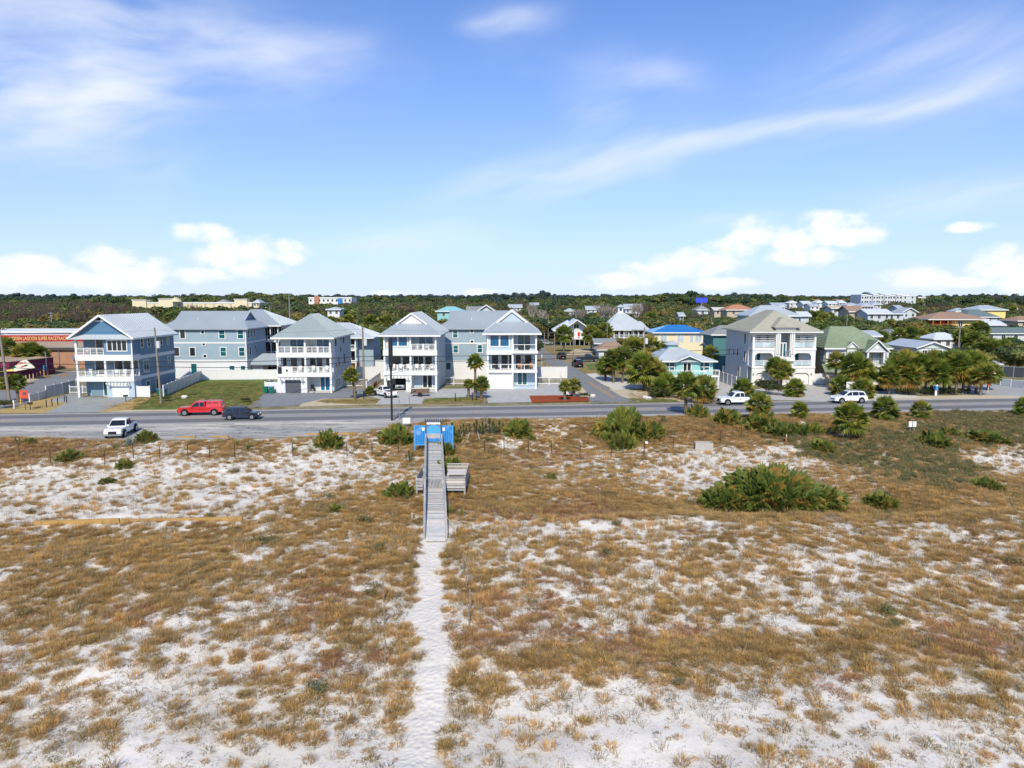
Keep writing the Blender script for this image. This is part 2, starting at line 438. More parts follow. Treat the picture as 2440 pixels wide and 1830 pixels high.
def frame_mesh(w, h, tr, th, m, nx=1, ny=1, bar=.05):
    """window casing: a ring and its glazing bars in the xz plane, facing -y"""
    k = ('fr', round(w, 3), round(h, 3), tr, th, m.name, nx, ny)
    if k in MCACHE: return MCACHE[k]
    vs, fs = [], []
    W, H = w / 2 + tr, h / 2 + tr
    for y in (-th, 0):
        for (a, b) in ((W, H), (w / 2, h / 2)): vs += [(-a, y, -b), (a, y, -b), (a, y, b), (-a, y, b)]
    for i in range(4):
        j = (i + 1) % 4
        fs += [(i, j, 4 + j, 4 + i), (8 + j, 8 + i, 12 + i, 12 + j), (j, i, 8 + i, 8 + j), (4 + i, 4 + j, 12 + j, 12 + i)]

    def b(x0, x1, z0, z1):
        n = len(vs); y0, y1 = -th * .8, -.004
        vs.extend([(x0, y0, z0), (x1, y0, z0), (x1, y1, z0), (x0, y1, z0), (x0, y0, z1), (x1, y0, z1), (x1, y1, z1), (x0, y1, z1)])
        fs.extend([tuple(n + q for q in f) for f in BOXF])
    for i in range(1, nx): b(-w / 2 + w * i / nx - bar / 2, -w / 2 + w * i / nx + bar / 2, -h / 2, h / 2)
    for i in range(1, ny): b(-w / 2, w / 2, -h / 2 + h * i / ny - bar / 2, -h / 2 + h * i / ny + bar / 2)
    MCACHE[k] = mesh('frame', vs, fs, m); return MCACHE[k]


FACE_ROT = {'S': 0.0, 'E': R(90), 'W': R(-90), 'N': R(180)}


def win(th, face, plane, a0, a1, z0, z1, g=None, nx=1, ny=1, tr=.1, m=None, name='window', par=None, bar=.06, pane='pane'):
    """window on a wall: casing (the part) and its panes. face S looks at the camera; a0..a1 run along the wall"""
    g = g or GDARK; m = m or WHITE
    w, h = abs(a1 - a0), abs(z1 - z0); ac, zc = (a0 + a1) / 2, (z0 + z1) / 2
    c = Vector((ac, plane, zc)) if face in 'SN' else Vector((plane, ac, zc))
    o = link(name, frame_mesh(w, h, tr, .07, m, nx, ny, bar), c, par or th.o)
    o.rotation_euler = (0, 0, FACE_ROT[face])
    pw, ph = w / nx, h / ny
    for i in range(nx):
        for j in range(ny):
            p = bpy.data.objects.new(pane, boxmesh(pw - .01, .03, ph - .01, g)); COL.objects.link(p)
            p.parent = o; p.location = (-w / 2 + pw * (i + .5), -.017, -h / 2 + ph * (j + .5))
    return o


def prism(polys, thick):
    vs, fs = [], []
    for P in polys:
        P = [Vector(p) for p in P]; n = len(P); k = len(vs)
        nrm = (P[1] - P[0]).cross(P[2] - P[0])
        if nrm.z < 0 : P = P[::-1]
        vs += P + [p - Vector((0, 0, thick)) for p in P]
        fs.append(tuple(range(k, k + n))); fs.append(tuple(range(k + 2 * n - 1, k + n - 1, -1)))
        for i in range(n):
            j = (i + 1) % n; fs.append((k + j, k + i, k + n + i, k + n + j))
    return vs, fs


def ribs(polys, pitch, w, h, across=False):
    """standing seams running down the slope (or tile courses running across it) on each roof plane"""
    vs, fs = [], []
    for P in polys:
        P = [Vector(p) for p in P]; n = (P[1] - P[0]).cross(P[2] - P[0]).normalized()
        if n.z < 0: n = -n
        e = Vector((0, 0, 1)).cross(n)
        if e.length < 1e-4: continue
        e.normalize(); s = n.cross(e)
        if across: e, s = s, e
        us = [p.dot(e) for p in P]; c = P[0]
        u = math.floor(min(us) / pitch) * pitch + pitch * .5
        while u < max(us):
            hit = []
            for i in range(len(P)):
                a, b = P[i], P[(i + 1) % len(P)]; ua, ub = us[i], us[(i + 1) % len(P)]
                if (ua - u) * (ub - u) < 0: hit.append(a + (b - a) * ((u - ua) / (ub - ua)))
            if len(hit) >= 2:
                hit.sort(key=lambda p: p.dot(s)); a, b = hit[0], hit[-1]
                if (b - a).length > .3:
                    k = len(vs)
                    for p in (a, b):
                        vs += [p - e * (w / 2) + n * .004, p + e * (w / 2) + n * .004, p + e * (w / 2) * .6 + n * h, p - e * (w / 2) * .6 + n * h]
                    fs += [(k, k + 3, k + 7, k + 4), (k + 3, k + 2, k + 6, k + 7), (k + 2, k + 1, k + 5, k + 6), (k, k + 1, k + 2, k + 3), (k + 4, k + 7, k + 6, k + 5)]
            u += pitch
    return vs, fs


def roof(th, polys, m, thick=.2, seam=.6, tiles=None, fascia=None, name='roof', par=None):
    vs, fs = prism(polys, thick)
    o = th.mesh(name, vs, fs, m, par=par)
    sub = None if par else o
    if seam:
        v, f = ribs(polys, seam, .06, .03)
        if v: tag(th.mesh('standing_seam', v, f, m, par=sub or o), kind='stuff')
    if tiles:
        v, f = ribs(polys, tiles, tiles * .8, .06, True)
        if v: tag(th.mesh('tile_course', v, f, m, par=sub or o), kind='stuff')
    for a, b in (fascia or []):
        th.bar('fascia', Vector(a) - Vector((0, 0, thick * .55)), Vector(b) - Vector((0, 0, thick * .55)), .07, WHITE, par=sub or o, h=thick * 1.25)
    return o


def hip(x0, x1, y0, y1, ze, xa, ya, xb, yb, zr):
    """four planes of a hip roof; ridge from a to b (a is the left or the near end)"""
    A, B, C, D = (x0, y0, ze), (x1, y0, ze), (x1, y1, ze), (x0, y1, ze)
    a, b = (xa, ya, zr), (xb, yb, zr)
    if abs(xb - xa) >= abs(yb - ya) and abs(xb - xa) > .01: return [[A, B, b, a], [C, D, a, b], [D, A, a], [B, C, b]]
    if abs(yb - ya) > .01: return [[A, B, a], [C, D, b], [B, C, b, a], [D, A, a, b]]
    return [[A, B, a], [B, C, a], [C, D, a], [D, A, a]]


def eaves(x0, x1, y0, y1, z):
    return [((x0, y0, z), (x1, y0, z)), ((x1, y0, z), (x1, y1, z)), ((x0, y0, z), (x0, y1, z))]


def railing(th, a, b, z, h=1.0, n=3, slats=4, m=None, mode='slat'):
    """balustrade from a to b (world xy) standing on z: frame, and slats, balusters or a glass sheet under it"""
    m = m or WHITE
    a, b = Vector((a[0], a[1], z)), Vector((b[0], b[1], z)); d = b - a
    top = th.bar('railing', a + Vector((0, 0, h)), b + Vector((0, 0, h)), .09, m)
    q = 'railing_post'
    for i in range(n + 1):
        p = a + d * (i / n)
        th.box(q, p.x - .05, p.x + .05, p.y - .05, p.y + .05, z, z + h + (.0), m)
    if mode == 'slat':
        for k in range(slats):
            zz = z + .12 + (h - .22) * k / max(1, slats - 1) * .9
            th.bar('slat', a + Vector((0, 0, zz - z)), b + Vector((0, 0, zz - z)), .035, m, h=.06)
    elif mode == 'glass':
        nrm = d.normalized()
        th.bar('glass_sheet', a + Vector((0, 0, h * .5)), b + Vector((0, 0, h * .5)), .02, CLEAR, h=h * .8)
    elif mode == 'cable':
        for k in range(3):
            zz = .15 + (h - .3) * k / 2
            th.bar('cable', a + Vector((0, 0, zz)), b + Vector((0, 0, zz)), .02, GREYM)
    elif mode == 'baluster':
        th.bar('bottom_rail', a + Vector((0, 0, .12)), b + Vector((0, 0, .12)), .06, m)
        L = d.length; k = max(2, int(L / .28))
        for i in range(1, k):
            p = a + d * (i / k); th.box('baluster', p.x - .025, p.x + .025, p.y - .025, p.y + .025, z + .12, z + h, m)


def garage(th, x0, x1, y, z1, m, z0=.03, n=4):
    d = th.box('garage_door', x0, x1, y - .02, y + .05, z0, z1, m)
    for i in range(n):
        za, zb = z0 + (z1 - z0) * i / n, z0 + (z1 - z0) * (i + 1) / n
        th.box('panel', x0 + .05, x1 - .05, y - .045, y - .021, za + .03, zb - .03, m, par=d)
    return d


def trellis(th, x0, x1, y, z, n=6):
    b = th.box('trellis', x0, x1, y - .75, y - .63, z, z + .16, WHITE)
    for i in range(n):
        x = x0 + .25 + (x1 - x0 - .5) * i / (n - 1); th.box('rafter', x - .05, x + .05, y - 1.0, y, z + .165, z + .30, WHITE, par=b)
    for x in (x0 + .25, x1 - .25): th.bar('bracket', (x, y - .66, z + .02), (x, y - .03, z - .85), .1, WHITE, par=b)

# ------------------------------------------------------------------ terrain
def vnoise(x, y, seed=0):
    """smooth value noise in 0..1"""
    xi, yi = np.floor(x).astype(np.int64), np.floor(y).astype(np.int64); fx, fy = x - xi, y - yi
    fx, fy = fx * fx * (3 - 2 * fx), fy * fy * (3 - 2 * fy)
    def h(a, b):
        n = (a * 374761393 + b * 668265263 + seed * 974634777) & 0xffffffff
        n = ((n ^ (n >> 13)) * 1274126177) & 0xffffffff
        return ((n ^ (n >> 16)) & 0xffff) / 65535.0
    a, b, c, d = h(xi, yi), h(xi + 1, yi), h(xi, yi + 1), h(xi + 1, yi + 1)
    return (a * (1 - fx) + b * fx) * (1 - fy) + (c * (1 - fx) + d * fx) * fy


def fbm(x, y, seed=0, o=4):
    t, a, s = 0, .5, 1.0
    for i in range(o): t = t + a * vnoise(x * s, y * s, seed + i); a *= .5; s *= 2.03
    return t / (1 - .5 ** o)


def sst(x, a, b):
    t = np.clip((x - a) / (b - a), 0, 1); return t * t * (3 - 2 * t)


RCX = np.array([-300, -140, -65, -10, 55, 77, 160, 320.]); RCY = np.array([58, 77.5, 86.4, 93.5, 99.9, 102.2, 111, 128.])
RFIT = np.polyfit(RCX[1:7], RCY[1:7], 3)


def road_y(x): return np.interp(x, RCX, RCY) * .35 + np.polyval(RFIT, np.clip(x, -150, 170)) * .65


EX = np.array([-400, -80, -55, -40, -28, -20, -14, -9.5, 0, 20, 50, 75, 400.]); EY = np.array([46, 75.5, 76.8, 74.6, 75.6, 77, 82.5, 87.6, 88.5, 90.6, 93.4, 96.2, 130.])


def edge_y(x): return np.interp(x, EX, EY)


def height(x, y):
    x, y = np.asarray(x, float), np.asarray(y, float)
    t = edge_y(x) - y
    rt = sst(x, 5, 45)
    z = -(0.15 * sst(t, 0, 1.5) + (1.55 - .35 * rt) * sst(t, 1.5, 15 + 7 * rt) + (.35 + .3 * rt) * sst(t, 12, 27))
    yk = 50.0 + .13 * x + 1.2 * np.sin(x * .13)
    near = sst(y, yk - 16, yk - 1.0) * (1 - sst(y, yk - .4, yk + 2.6))
    z = z + .75 * near * sst(x, -6, 4) + .30 * near * sst(-x, 5, 12)
    und = (fbm(x * .11, y * .11, 3) - .5) * 1.1 + (fbm(x * .4, y * .4, 5) - .5) * .38 + (fbm(x * 1.3, y * 1.3, 8, 2) - .5) * .13
    z = z + und * sst(t, .5, 7) * (1.0)
    # the trodden way down from the boardwalk lies a little lower
    pc = -5.6 + (49.0 - y) * .0 + .5 * np.sin(y * .16)
    z = z - .22 * np.exp(-((x - pc) / 1.5) ** 2) * (1 - sst(y, 46, 50)) * sst(t, 10, 20)
    wz = np.interp(y, [44, 48.6, 52, 58.0, 60.5, 72, 78], [-2.3, -2.2, -1.85, -1.15, -1.0, -.35, -.2]); near_w = np.exp(-((x + 5.45 + (y - 49) * .1135) / 5.5) ** 2) * sst(y, 45, 50) * (1 - sst(y, 73, 79))
    z = z + (wz - z) * .85 * near_w
    z = np.where(t <= 0, -.03, z - .03)
    return z


def project(x, y, z):
    dz = CAMZ - z
    d = y * CP + dz * SP
    return CX + F * x / d, CY + F * (dz * CP - y * SP) / d


def G(px, py):
    """the spot of ground seen at a picture point"""
    z = -1.0
    for _ in range(25):
        p = onz(px, py, z); z = .6 * float(height(p.x, p.y)) + .4 * z
    p = onz(px, py, z); return Vector((p.x, p.y, float(height(p.x, p.y))))


VEG = [(250, 1190, 450, 52, -.66), (420, 1120, 380, 42, -.40), (820, 1125, 130, 40, -.55), (600, 1165, 180, 42, -.5), (150, 1150, 250, 40, -.3), (100, 1232, 220, 22, -.4), (1000, 1100, 60, 60, .1),
       (80, 1082, 160, 35, .25), (760, 1215, 190, 38, .40), (960, 1250, 60, 70, .35), (250, 1310, 330, 50, .22), (120, 1380, 150, 40, .2),
       (300, 1520, 350, 45, -.18), (200, 1600, 160, 30, -.25), (330, 1720, 330, 42, .30), (60, 1760, 120, 60, .3), (600, 1800, 280, 36, -.22), (700, 1650, 180, 60, .12), (840, 1560, 90, 60, .15),
       (700, 1380, 200, 50, .1), (900, 1330, 100, 30, .25), (800, 1305, 220, 14, -.2),
       (1300, 1185, 260, 38, .40), (1150, 1090, 130, 70, .38), (1650, 1125, 170, 58, -.62), (1320, 1125, 120, 30, -.22), (1400, 1254, 420, 15, -.52), (1400, 1205, 420, 16, .30),
       (1500, 1310, 340, 45, -.20), (1980, 1340, 340, 60, -.26), (1250, 1420, 180, 70, .16), (1800, 1545, 650, 48, .40), (1280, 1570, 170, 45, .25),
       (1550, 1720, 320, 70, -.10), (1680, 1800, 260, 60, -.16), (2200, 1660, 300, 60, -.05), (1180, 1640, 120, 60, .1), (2330, 1420, 160, 60, .15),
       (1865, 1085, 85, 30, -.85), (2095, 1112, 75, 24, -.75), (2400, 1095, 80, 34, -.75), (1740, 1150, 90, 40, -.35),
       (2000, 1220, 480, 22, .40), (1900, 1030, 560, 40, .40), (2280, 1180, 220, 45, .45), (1560, 1040, 200, 50, .25), (1400, 1010, 120, 40, .3), (1340, 1010, 40, 40, -.5), (1210, 1058, 50, 18, -.6)]
RUST = [(60, 1085, 130, 40, .8), (300, 1240, 320, 10, .9), (1300, 1090, 130, 24, .7), (1300, 1225, 250, 18, .5), (560, 1080, 200, 25, .3), (1620, 1500, 150, 25, .6), (2300, 1530, 150, 40, .5), (1200, 1500, 150, 60, .4),
        (330, 1470, 60, 30, .9), (760, 1440, 160, 60, .35), (1330, 1400, 160, 60, .45), (850, 1590, 90, 35, .6), (1990, 1650, 60, 40, .6), (1000, 1290, 20, 30, .5)]
SCRUB = [(2050, 1085, 100, 30), (2170, 1105, 120, 46), (2270, 1130, 70, 30), (2330, 1010, 150, 42), (2440, 1020, 100, 50), (1900, 1045, 70, 16), (2130, 1040, 60, 18), (1960, 1075, 70, 18), (640, 1290, 40, 10), (2110, 1190, 26, 16)]
PATH_Y = np.array([1000, 1285, 1360, 1430, 1500, 1560, 1650, 1740, 1830, 2200.]); PATH_X = np.array([1031, 1031, 1020, 1026, 1022, 1036, 1034, 1012, 985, 960.])
PATH_W = np.array([22, 23, 29, 32, 37, 42, 35, 38, 46, 62.])


def blobs(px, py, L):
    t = 0
    for a, b, rx, ry, v in L: t = t + v * np.exp(-(((px - a) / rx) ** 2 + ((py - b) / ry) ** 2))
    return t


def cover(x, y, z=None):
    """plant cover 0..1, rusty share, scrub share and bareness of the path at ground points"""
    z = height(x, y) if z is None else z
    px, py = project(x, np.maximum(y, 14), z)
    v = .445 + blobs(px, py, VEG) + (fbm(x * .22, y * .22, 21) - .5) * .7
    r = blobs(px, py, RUST) + (fbm(x * .16, y * .16, 33) - .5) * 1.1 + .10
    s = blobs(px, py, [b + (1.0,) for b in SCRUB]) + (fbm(x * .5, y * .5, 41) - .5) * .5
    pth = np.abs(px - np.interp(py, PATH_Y, PATH_X)) / np.interp(py, PATH_Y, PATH_W) + (fbm(x * .9, y * .9, 51) - .5) * 1.1
    pth = np.where(py > 1275, 1 - sst(pth, .85, 1.25), 0)
    town = sst(y - edge_y(x), -.6, .4)
    return np.clip(v, 0, 1) * (1 - pth), np.clip(r, 0, 1), np.clip(s, 0, 1) * (1 - pth), pth, town


def ground_material():
    m = bpy.data.materials.new('sand_and_litter'); m.use_nodes = True; nt = m.node_tree; S.nt = nt; b = nt.nodes['Principled BSDF']
    b.inputs['Roughness'].default_value = .95; b.inputs['Specular IOR Level'].default_value = .15
    g = nt.nodes.new('ShaderNodeNewGeometry'); P = g.outputs['Position']

    def at(n):
        a = nt.nodes.new('ShaderNodeAttribute'); a.attribute_name = n; return S(a.outputs['Fac'])
    veg, town, pth, rust = at('veg'), at('town'), at('path'), at('rust')
    big, mid, fine = noise(P, .22, 4), noise(P, 1.6, 5, .65), noise(P, 7.0, 5, .7)
    sand = mixc(big.step(.3, .7), (.61, .565, .49), (.715, .675, .605))
    sand = mixc(mid.step(.45, .75) * .35, sand, (.50, .44, .355))
    lit = (veg * .85 + (mid - .5) * 1.5 + (fine - .5) * 1.3).step(.42, .78)
    litter = mixc(fine.step(.35, .65), (.26, .19, .12), (.48, .38, .26))
    litter = mixc(rust.step(.3, .8) * .5, litter, (.17, .085, .05))
    c = mixc(lit * (1.0 - pth) * .80, sand, litter)
    speck = noise(P, 9.0, 4, .8).step(.56, .66) * noise(P, .8, 3).step(.30, .55) * (1.0 - pth)
    c = mixc(speck * .8, c, (.20, .165, .13))
    soil = mixc(mid.step(.3, .7), (.36, .30, .20), (.19, .165, .075))
    soil = mixc(big.step(.45, .6) * .6, soil, (.10, .115, .035))
    c = mixc(pth * .8, c, mixc(mid.step(.3, .7), (.63, .58, .50), (.71, .665, .585)))
    c = mixc(town, c, soil)
    nt.links.new(c.s, b.inputs['Base Color'])
    vo = nt.nodes.new('ShaderNodeTexVoronoi'); vo.inputs['Scale'].default_value = 4.2; vo.feature = 'SMOOTH_F1'; nt.links.new(P, vo.inputs['Vector'])
    bn = nt.nodes.new('ShaderNodeBump'); bn.inputs['Distance'].default_value = .09; bn.inputs['Strength'].default_value = .8
    hh = S(vo.outputs['Distance']) * (pth * .75 + .25) + mid * .5 + fine * .22
    nt.links.new(hh.s, bn.inputs['Height']); nt.links.new(bn.outputs[0], b.inputs['Normal'])
    return m


def build_ground():
    def axis(lo, hi, st, far0, far1):
        mid = np.arange(lo, hi + st / 2, st); a, b = [], []
        x, d = lo, st
        while x > far0: d *= 1.32; x -= d; a.append(x)
        x, d = hi, st
        while x < far1: d *= 1.32; x += d; b.append(x)
        return np.array(a[::-1] + list(mid) + b)
    gx, gy = axis(-72, 84, .42, -7000, 7000), axis(17, 97, .38, -300, 8500)
    X, Y = np.meshgrid(gx, gy); x, y = X.ravel(), Y.ravel(); z = height(x, y)
    n, mm = len(gx), len(gy)
    i = (np.arange(mm - 1)[:, None] * n + np.arange(n - 1)[None, :]).ravel()
    quads = np.stack([i, i + 1, i + 1 + n, i + n], 1)
    me = bpy.data.meshes.new('ground'); me.vertices.add(len(x)); me.vertices.foreach_set('co', np.stack([x, y, z], 1).ravel())
    me.loops.add(quads.size); me.loops.foreach_set('vertex_index', quads.ravel().astype(np.int32))
    me.polygons.add(len(quads)); me.polygons.foreach_set('loop_start', np.arange(0, quads.size, 4, dtype=np.int32)); me.polygons.foreach_set('loop_total', np.full(len(quads), 4, np.int32))
    me.polygons.foreach_set('use_smooth', np.ones(len(quads), bool)); me.update()
    v, r, s, p, t = cover(x, y, z)
    for nm, a in (('veg', np.clip(v + s, 0, 1)), ('rust', r), ('path', p), ('town', t)):
        at = me.attributes.new(nm, 'FLOAT', 'POINT'); at.data.foreach_set('value', a.astype(np.float32))
    me.materials.append(ground_material())
    o = bpy.data.objects.new('ground', me); COL.objects.link(o); tag(o, kind='structure')


build_ground()


# ------------------------------------------------------------------ road, shoulder, street, drives
def sheet(name, pts, z, m, kind='structure', label=None, cat=None):
    vs = [(p[0], p[1], z) for p in pts]
    c = Vector((sum(v[0] for v in vs) / len(vs), sum(v[1] for v in vs) / len(vs), 0))
    a = sum(vs[i][0] * vs[(i + 1) % len(vs)][1] - vs[(i + 1) % len(vs)][0] * vs[i][1] for i in range(len(vs)))
    idx = tuple(range(len(vs))) if a > 0 else tuple(range(len(vs)))[::-1]
    o = link(name, mesh(name, [Vector(v) - c for v in vs], [idx], m), c); return tag(o, label, cat, kind=kind)


def px_sheet(name, pts, z, m, **k): return sheet(name, [onz(*p) for p in pts], z, m, **k)


def road_material():
    m = bpy.data.materials.new('worn_asphalt_lanes'); m.use_nodes = True; nt = m.node_tree; S.nt = nt; b = nt.nodes['Principled BSDF']
    b.inputs['Roughness'].default_value = .85; b.inputs['Specular IOR Level'].default_value = .25
    g = nt.nodes.new('ShaderNodeNewGeometry'); P = g.outputs['Position']
    a = nt.nodes.new('ShaderNodeAttribute'); a.attribute_name = 'across'; v = S(a.outputs['Fac'])
    sp = nt.nodes.new('ShaderNodeSeparateXYZ'); nt.links.new(P, sp.inputs[0]); x = S(sp.outputs[0]); y = S(sp.outputs[1])
    wob = (noise(P, .08, 3) - .5) * .7
    u = v + wob * .4
    lane = u.step(-4.3, -3.7) * (1.0 - u.step(-1.65, -1.15)) + u.step(1.25, 1.75) * (1.0 - u.step(3.9, 4.4))
    streak = noise(vec(x * .05, v * 1.6, 0.0), 1.0, 5, .6)
    c = mixc(lane * .92, (.285, .277, .268), (.148, .147, .146))
    f = (streak - .5) * .7 + (noise(P, 2.2, 6, .7) - .5) * .4 + 1.0
    c = mixc(1.0, c, S(vec(f, f, f)), 'MULTIPLY')
    cr = noise(vec(x * .35, y * .35, 0.0), 1.0, 6, .75, .6)
    crack = 1.0 - S.m('ABSOLUTE', cr - .5).step(.0, .006)
    c = mixc(crack * .55, c, (.05, .05, .052))
    nt.links.new(c.s, b.inputs['Base Color'])
    bn = nt.nodes.new('ShaderNodeBump'); bn.inputs['Distance'].default_value = .006; nt.links.new(noise(P, 25, 3).s, bn.inputs['Height']); nt.links.new(bn.outputs[0], b.inputs['Normal'])
    return m


def shoulder_material():
    m = bpy.data.materials.new('broken_concrete_shoulder'); m.use_nodes = True; nt = m.node_tree; S.nt = nt; b = nt.nodes['Principled BSDF']
    b.inputs['Roughness'].default_value = .95; b.inputs['Specular IOR Level'].default_value = .15
    g = nt.nodes.new('ShaderNodeNewGeometry'); P = g.outputs['Position']
    sp = nt.nodes.new('ShaderNodeSeparateXYZ'); nt.links.new(P, sp.inputs[0]); x = S(sp.outputs[0]); y = S(sp.outputs[1])
    a = nt.nodes.new('ShaderNodeAttribute'); a.attribute_name = 'across'; v = S(a.outputs['Fac'])
    q = noise(vec(x * .12, y * .5, 2.0), 1.0, 6, .65)
    c = mixc(q.step(.35, .65), (.275, .27, .262), (.42, .395, .35))
    c = mixc((v * .7 + (q - .5) * 1.6).step(.25, .8) * .8, c, (.60, .545, .455))
    f = (noise(P, 3.0, 6, .7) - .5) * .4 + 1.0
    c = mixc(1.0, c, S(vec(f, f, f)), 'MULTIPLY')
    cr = noise(vec(x * .07, y * .45, 0.0), 1.0, 6, .7, .4)
    c = mixc((1.0 - S.m('ABSOLUTE', cr - .5).step(.003, .013)) * .8, c, (.045, .042, .036))
    pt = noise(vec(x * .22, y * .5, 6.0), 1.0, 3).step(.63, .66)
    c = mixc(pt * .7, c, (.15, .145, .14))
    nt.links.new(c.s, b.inputs['Base Color'])
    bn = nt.nodes.new('ShaderNodeBump'); bn.inputs['Distance'].default_value = .02; nt.links.new(noise(P, 6, 4).s, bn.inputs['Height']); nt.links.new(bn.outputs[0], b.inputs['Normal'])
    return m


def strip(name, rows, z, m, across=None, kind='structure'):
    """band of quads between successive rows of points; rows[i] is the polyline i"""
    n = len(rows[0]); vs = [(p[0], p[1], z if len(p) < 3 else p[2]) for r in rows for p in r]
    fs = [(k * n + i, k * n + i + 1, (k + 1) * n + i + 1, (k + 1) * n + i) for k in range(len(rows) - 1) for i in range(n - 1)]
    me = mesh(name, vs, fs, m)
    if across:
        at = me.attributes.new('across', 'FLOAT', 'POINT'); at.data.foreach_set('value', [a for a in across for _ in range(n)])
    o = bpy.data.objects.new(name, me); COL.objects.link(o); tag(o, kind=kind); return o


XS = list(np.arange(-300, 321, 3.0))


def rc(x, off):
    y0, y1 = float(road_y(x - 1)), float(road_y(x + 1)); t = Vector((2, y1 - y0)).normalized()
    return (x - t.y * off, float(road_y(x)) + t.x * off)


road = strip('road', [[rc(x, o) for x in XS] for o in (-5.1, -2.5, 0, 2.5, 5.1)], .012, road_material(), (-5.1, -2.5, 0, 2.5, 5.1))
MARKW = mat('worn_white_line', (.60, .60, .58), .8, .2, var=.2, scale=3)
MARKY = mat('worn_yellow_line', (.52, .32, .07), .8, .2, var=.3, scale=1.5)
for o, nm in ((-4.72, 'edge_line'), (4.72, 'edge_line')):
    e = strip(nm, [[rc(x, o - .09) for x in XS], [rc(x, o + .09) for x in XS]], .018, MARKW); e.parent = road; del e['kind']
for k in range(34):                                    # worn yellow dashes along the middle
    x = -108 + k * 7.35
    d = strip('lane_dash', [[rc(x + i * .8, -.14) for i in range(4)], [rc(x + i * .8, .14) for i in range(4)]], .018, MARKY); d.parent = road; del d['kind']
SHX = list(np.arange(-90, 140, 1.5))
rows = []
for k in range(4):
    rows.append([(lambda a, b: (x, b + (a - b) * k / 3))(rc(x, -5.1)[1] + .02, float(edge_y(x)) - .25 + .5 * float(vnoise(np.array([x * .35]), np.array([1.0]), 7)[0])) for x in SHX])
strip('shoulder', rows[::-1], .004, shoulder_material(), (1.0, .66, .33, 0.0))
for px0, px1, py in ((430, 466, 1044.5), (503, 545, 1044), (730, 770, 1037), (800, 850, 1036)):     # yellow painted kerb stops at the shoulder's edge
    a, b = onz(px0, py, -.1), onz(px1, py, -.1)
    t = Th('parking_stop', {430: 'short yellow parking stop near the white pickup', 503: 'yellow parking stop at the shoulder edge below the dark blue car', 730: 'yellow parking stop half hidden behind a palmetto', 800: 'yellow parking stop nearest the black lamp post'}[px0], 'parking stop', (a + b) / 2, group='yellow parking stops along the shoulder')
    t.box('block', a.x, b.x, a.y - .12, a.y + .12, -.12, .14, TIMBY)

STREET = mat('grey_asphalt', (.205, .207, .212), .85, .25, var=.10, scale=1.5, var2=.10, bump=.005)
sl = [(1410, 962), (1396, 940), (1358, 907), (1322, 877), (1300, 862), (1282, 850), (1271, 838), (1268, 828)]
sr = [(1515, 955), (1480, 944), (1448, 925), (1414, 903), (1375, 880), (1342, 860), (1307, 839), (1295, 828)]
L = [onz(*p) for p in sl]; Rr = [onz(*p) for p in sr]
street = strip('street', [[(p.x, p.y) for p in L], [((p.x + q.x) / 2, (p.y + q.y) / 2) for p, q in zip(L, Rr)], [(p.x, p.y) for p in Rr]], .008, STREET)
for k in range(2):
    a, b = onz(1396, 909), onz(1458, 948)
    s_ = strip('yellow_line', [[(a.x + .12 + k * .35, a.y), (b.x + .12 + k * .35, b.y)], [(a.x + .24 + k * .35, a.y), (b.x + .24 + k * .35, b.y)]], .016, MARKY); s_.parent = street; del s_['kind']

PVA = pavers('grey_green_pavers', (.33, .335, .31), (.26, .27, .255), (.22, .22, .20), .45, .22, sandy=(.40, .38, .32))
PVC = pavers('slate_grey_pavers', (.235, .245, .258), (.19, .20, .212), (.15, .155, .16), .42, .21)
PVD = pavers('pale_grey_pavers', (.47, .465, .445), (.38, .375, .36), (.33, .32, .30), .42, .21, var=.26)
PVS = pavers('shell_grey_pavers', (.50, .47, .42), (.42, .40, .36), (.37, .35, .31), .5, .25, var=.14)
WOODLAND = mat('leaf_litter_soil', (.085, .082, .042), .95, .1, var=.3, scale=.6, var2=.3, scale2=.08)
sheet('woodland_floor', [(-900, 172), (6, 172), (6, 232), (60, 232), (60, 185), (900, 185), (900, 1500), (-900, 1500)], -.018, WOODLAND)
# lane and car park beside the plum building
px_sheet('lane', [(0, 975), (0, 925), (60, 912), (150, 888), (186, 884), (186, 905), (110, 940), (48, 968)], .006, STREET)
px_sheet('verge', [(0, 925), (0, 890), (110, 905), (186, 880), (186, 886), (110, 908), (60, 914)], .002, SANDY)
px_sheet('verge', [(0, 984.5), (0, 972), (48, 962), (120, 945), (165, 950), (175, 962), (105, 984)], .004, mat('straw_verge', (.40, .29, .12), .95, .1, var=.22, scale=1.5, var2=.15, bump=.02, bscale=6))
px_sheet('driveway', [(105, 985), (160, 960), (112, 956), (165, 938), (190, 935), (190, 946), (322, 948), (302, 956), (270, 970), (232, 982)], .010, PVA)
px_sheet('verge', [(232, 982), (270, 970), (305, 955), (330, 948), (386, 945), (376, 976), (300, 981)], .003, MATS['straw_verge'])
px_sheet('lawn', [(310, 977), (340, 960), (392, 930), (478, 905), (640, 905), (630, 938), (600, 960), (588, 971), (480, 976)], .005, LAWN)
px_sheet('verge', [(232, 982.5), (310, 977), (480, 975.5), (588, 971.5), (570, 973), (420, 979.5)], .007, SANDY)
px_sheet('driveway', [(588, 972), (632, 936.5), (800, 936.5), (815, 925), (875, 925), (866, 943), (845, 947), (770, 950), (720, 962), (705, 966.5)], .010, PVC)
px_sheet('sand_patch', [(712, 969), (722, 958), (770, 949.5), (905, 951), (898, 963)], .004, SANDY)
px_sheet('lawn', [(752, 957), (770, 951.5), (905, 951), (897, 962), (840, 963)], .008, DRYG)
px_sheet('driveway', [(893, 964.5), (908, 951), (872, 944), (880, 930), (1160, 925), (1160, 944), (1012, 950), (1005, 962.5)], .011, PVD)
px_sheet('lawn', [(1006, 963), (1013, 950), (1158, 945.5), (1163, 959)], .007, DRYG)
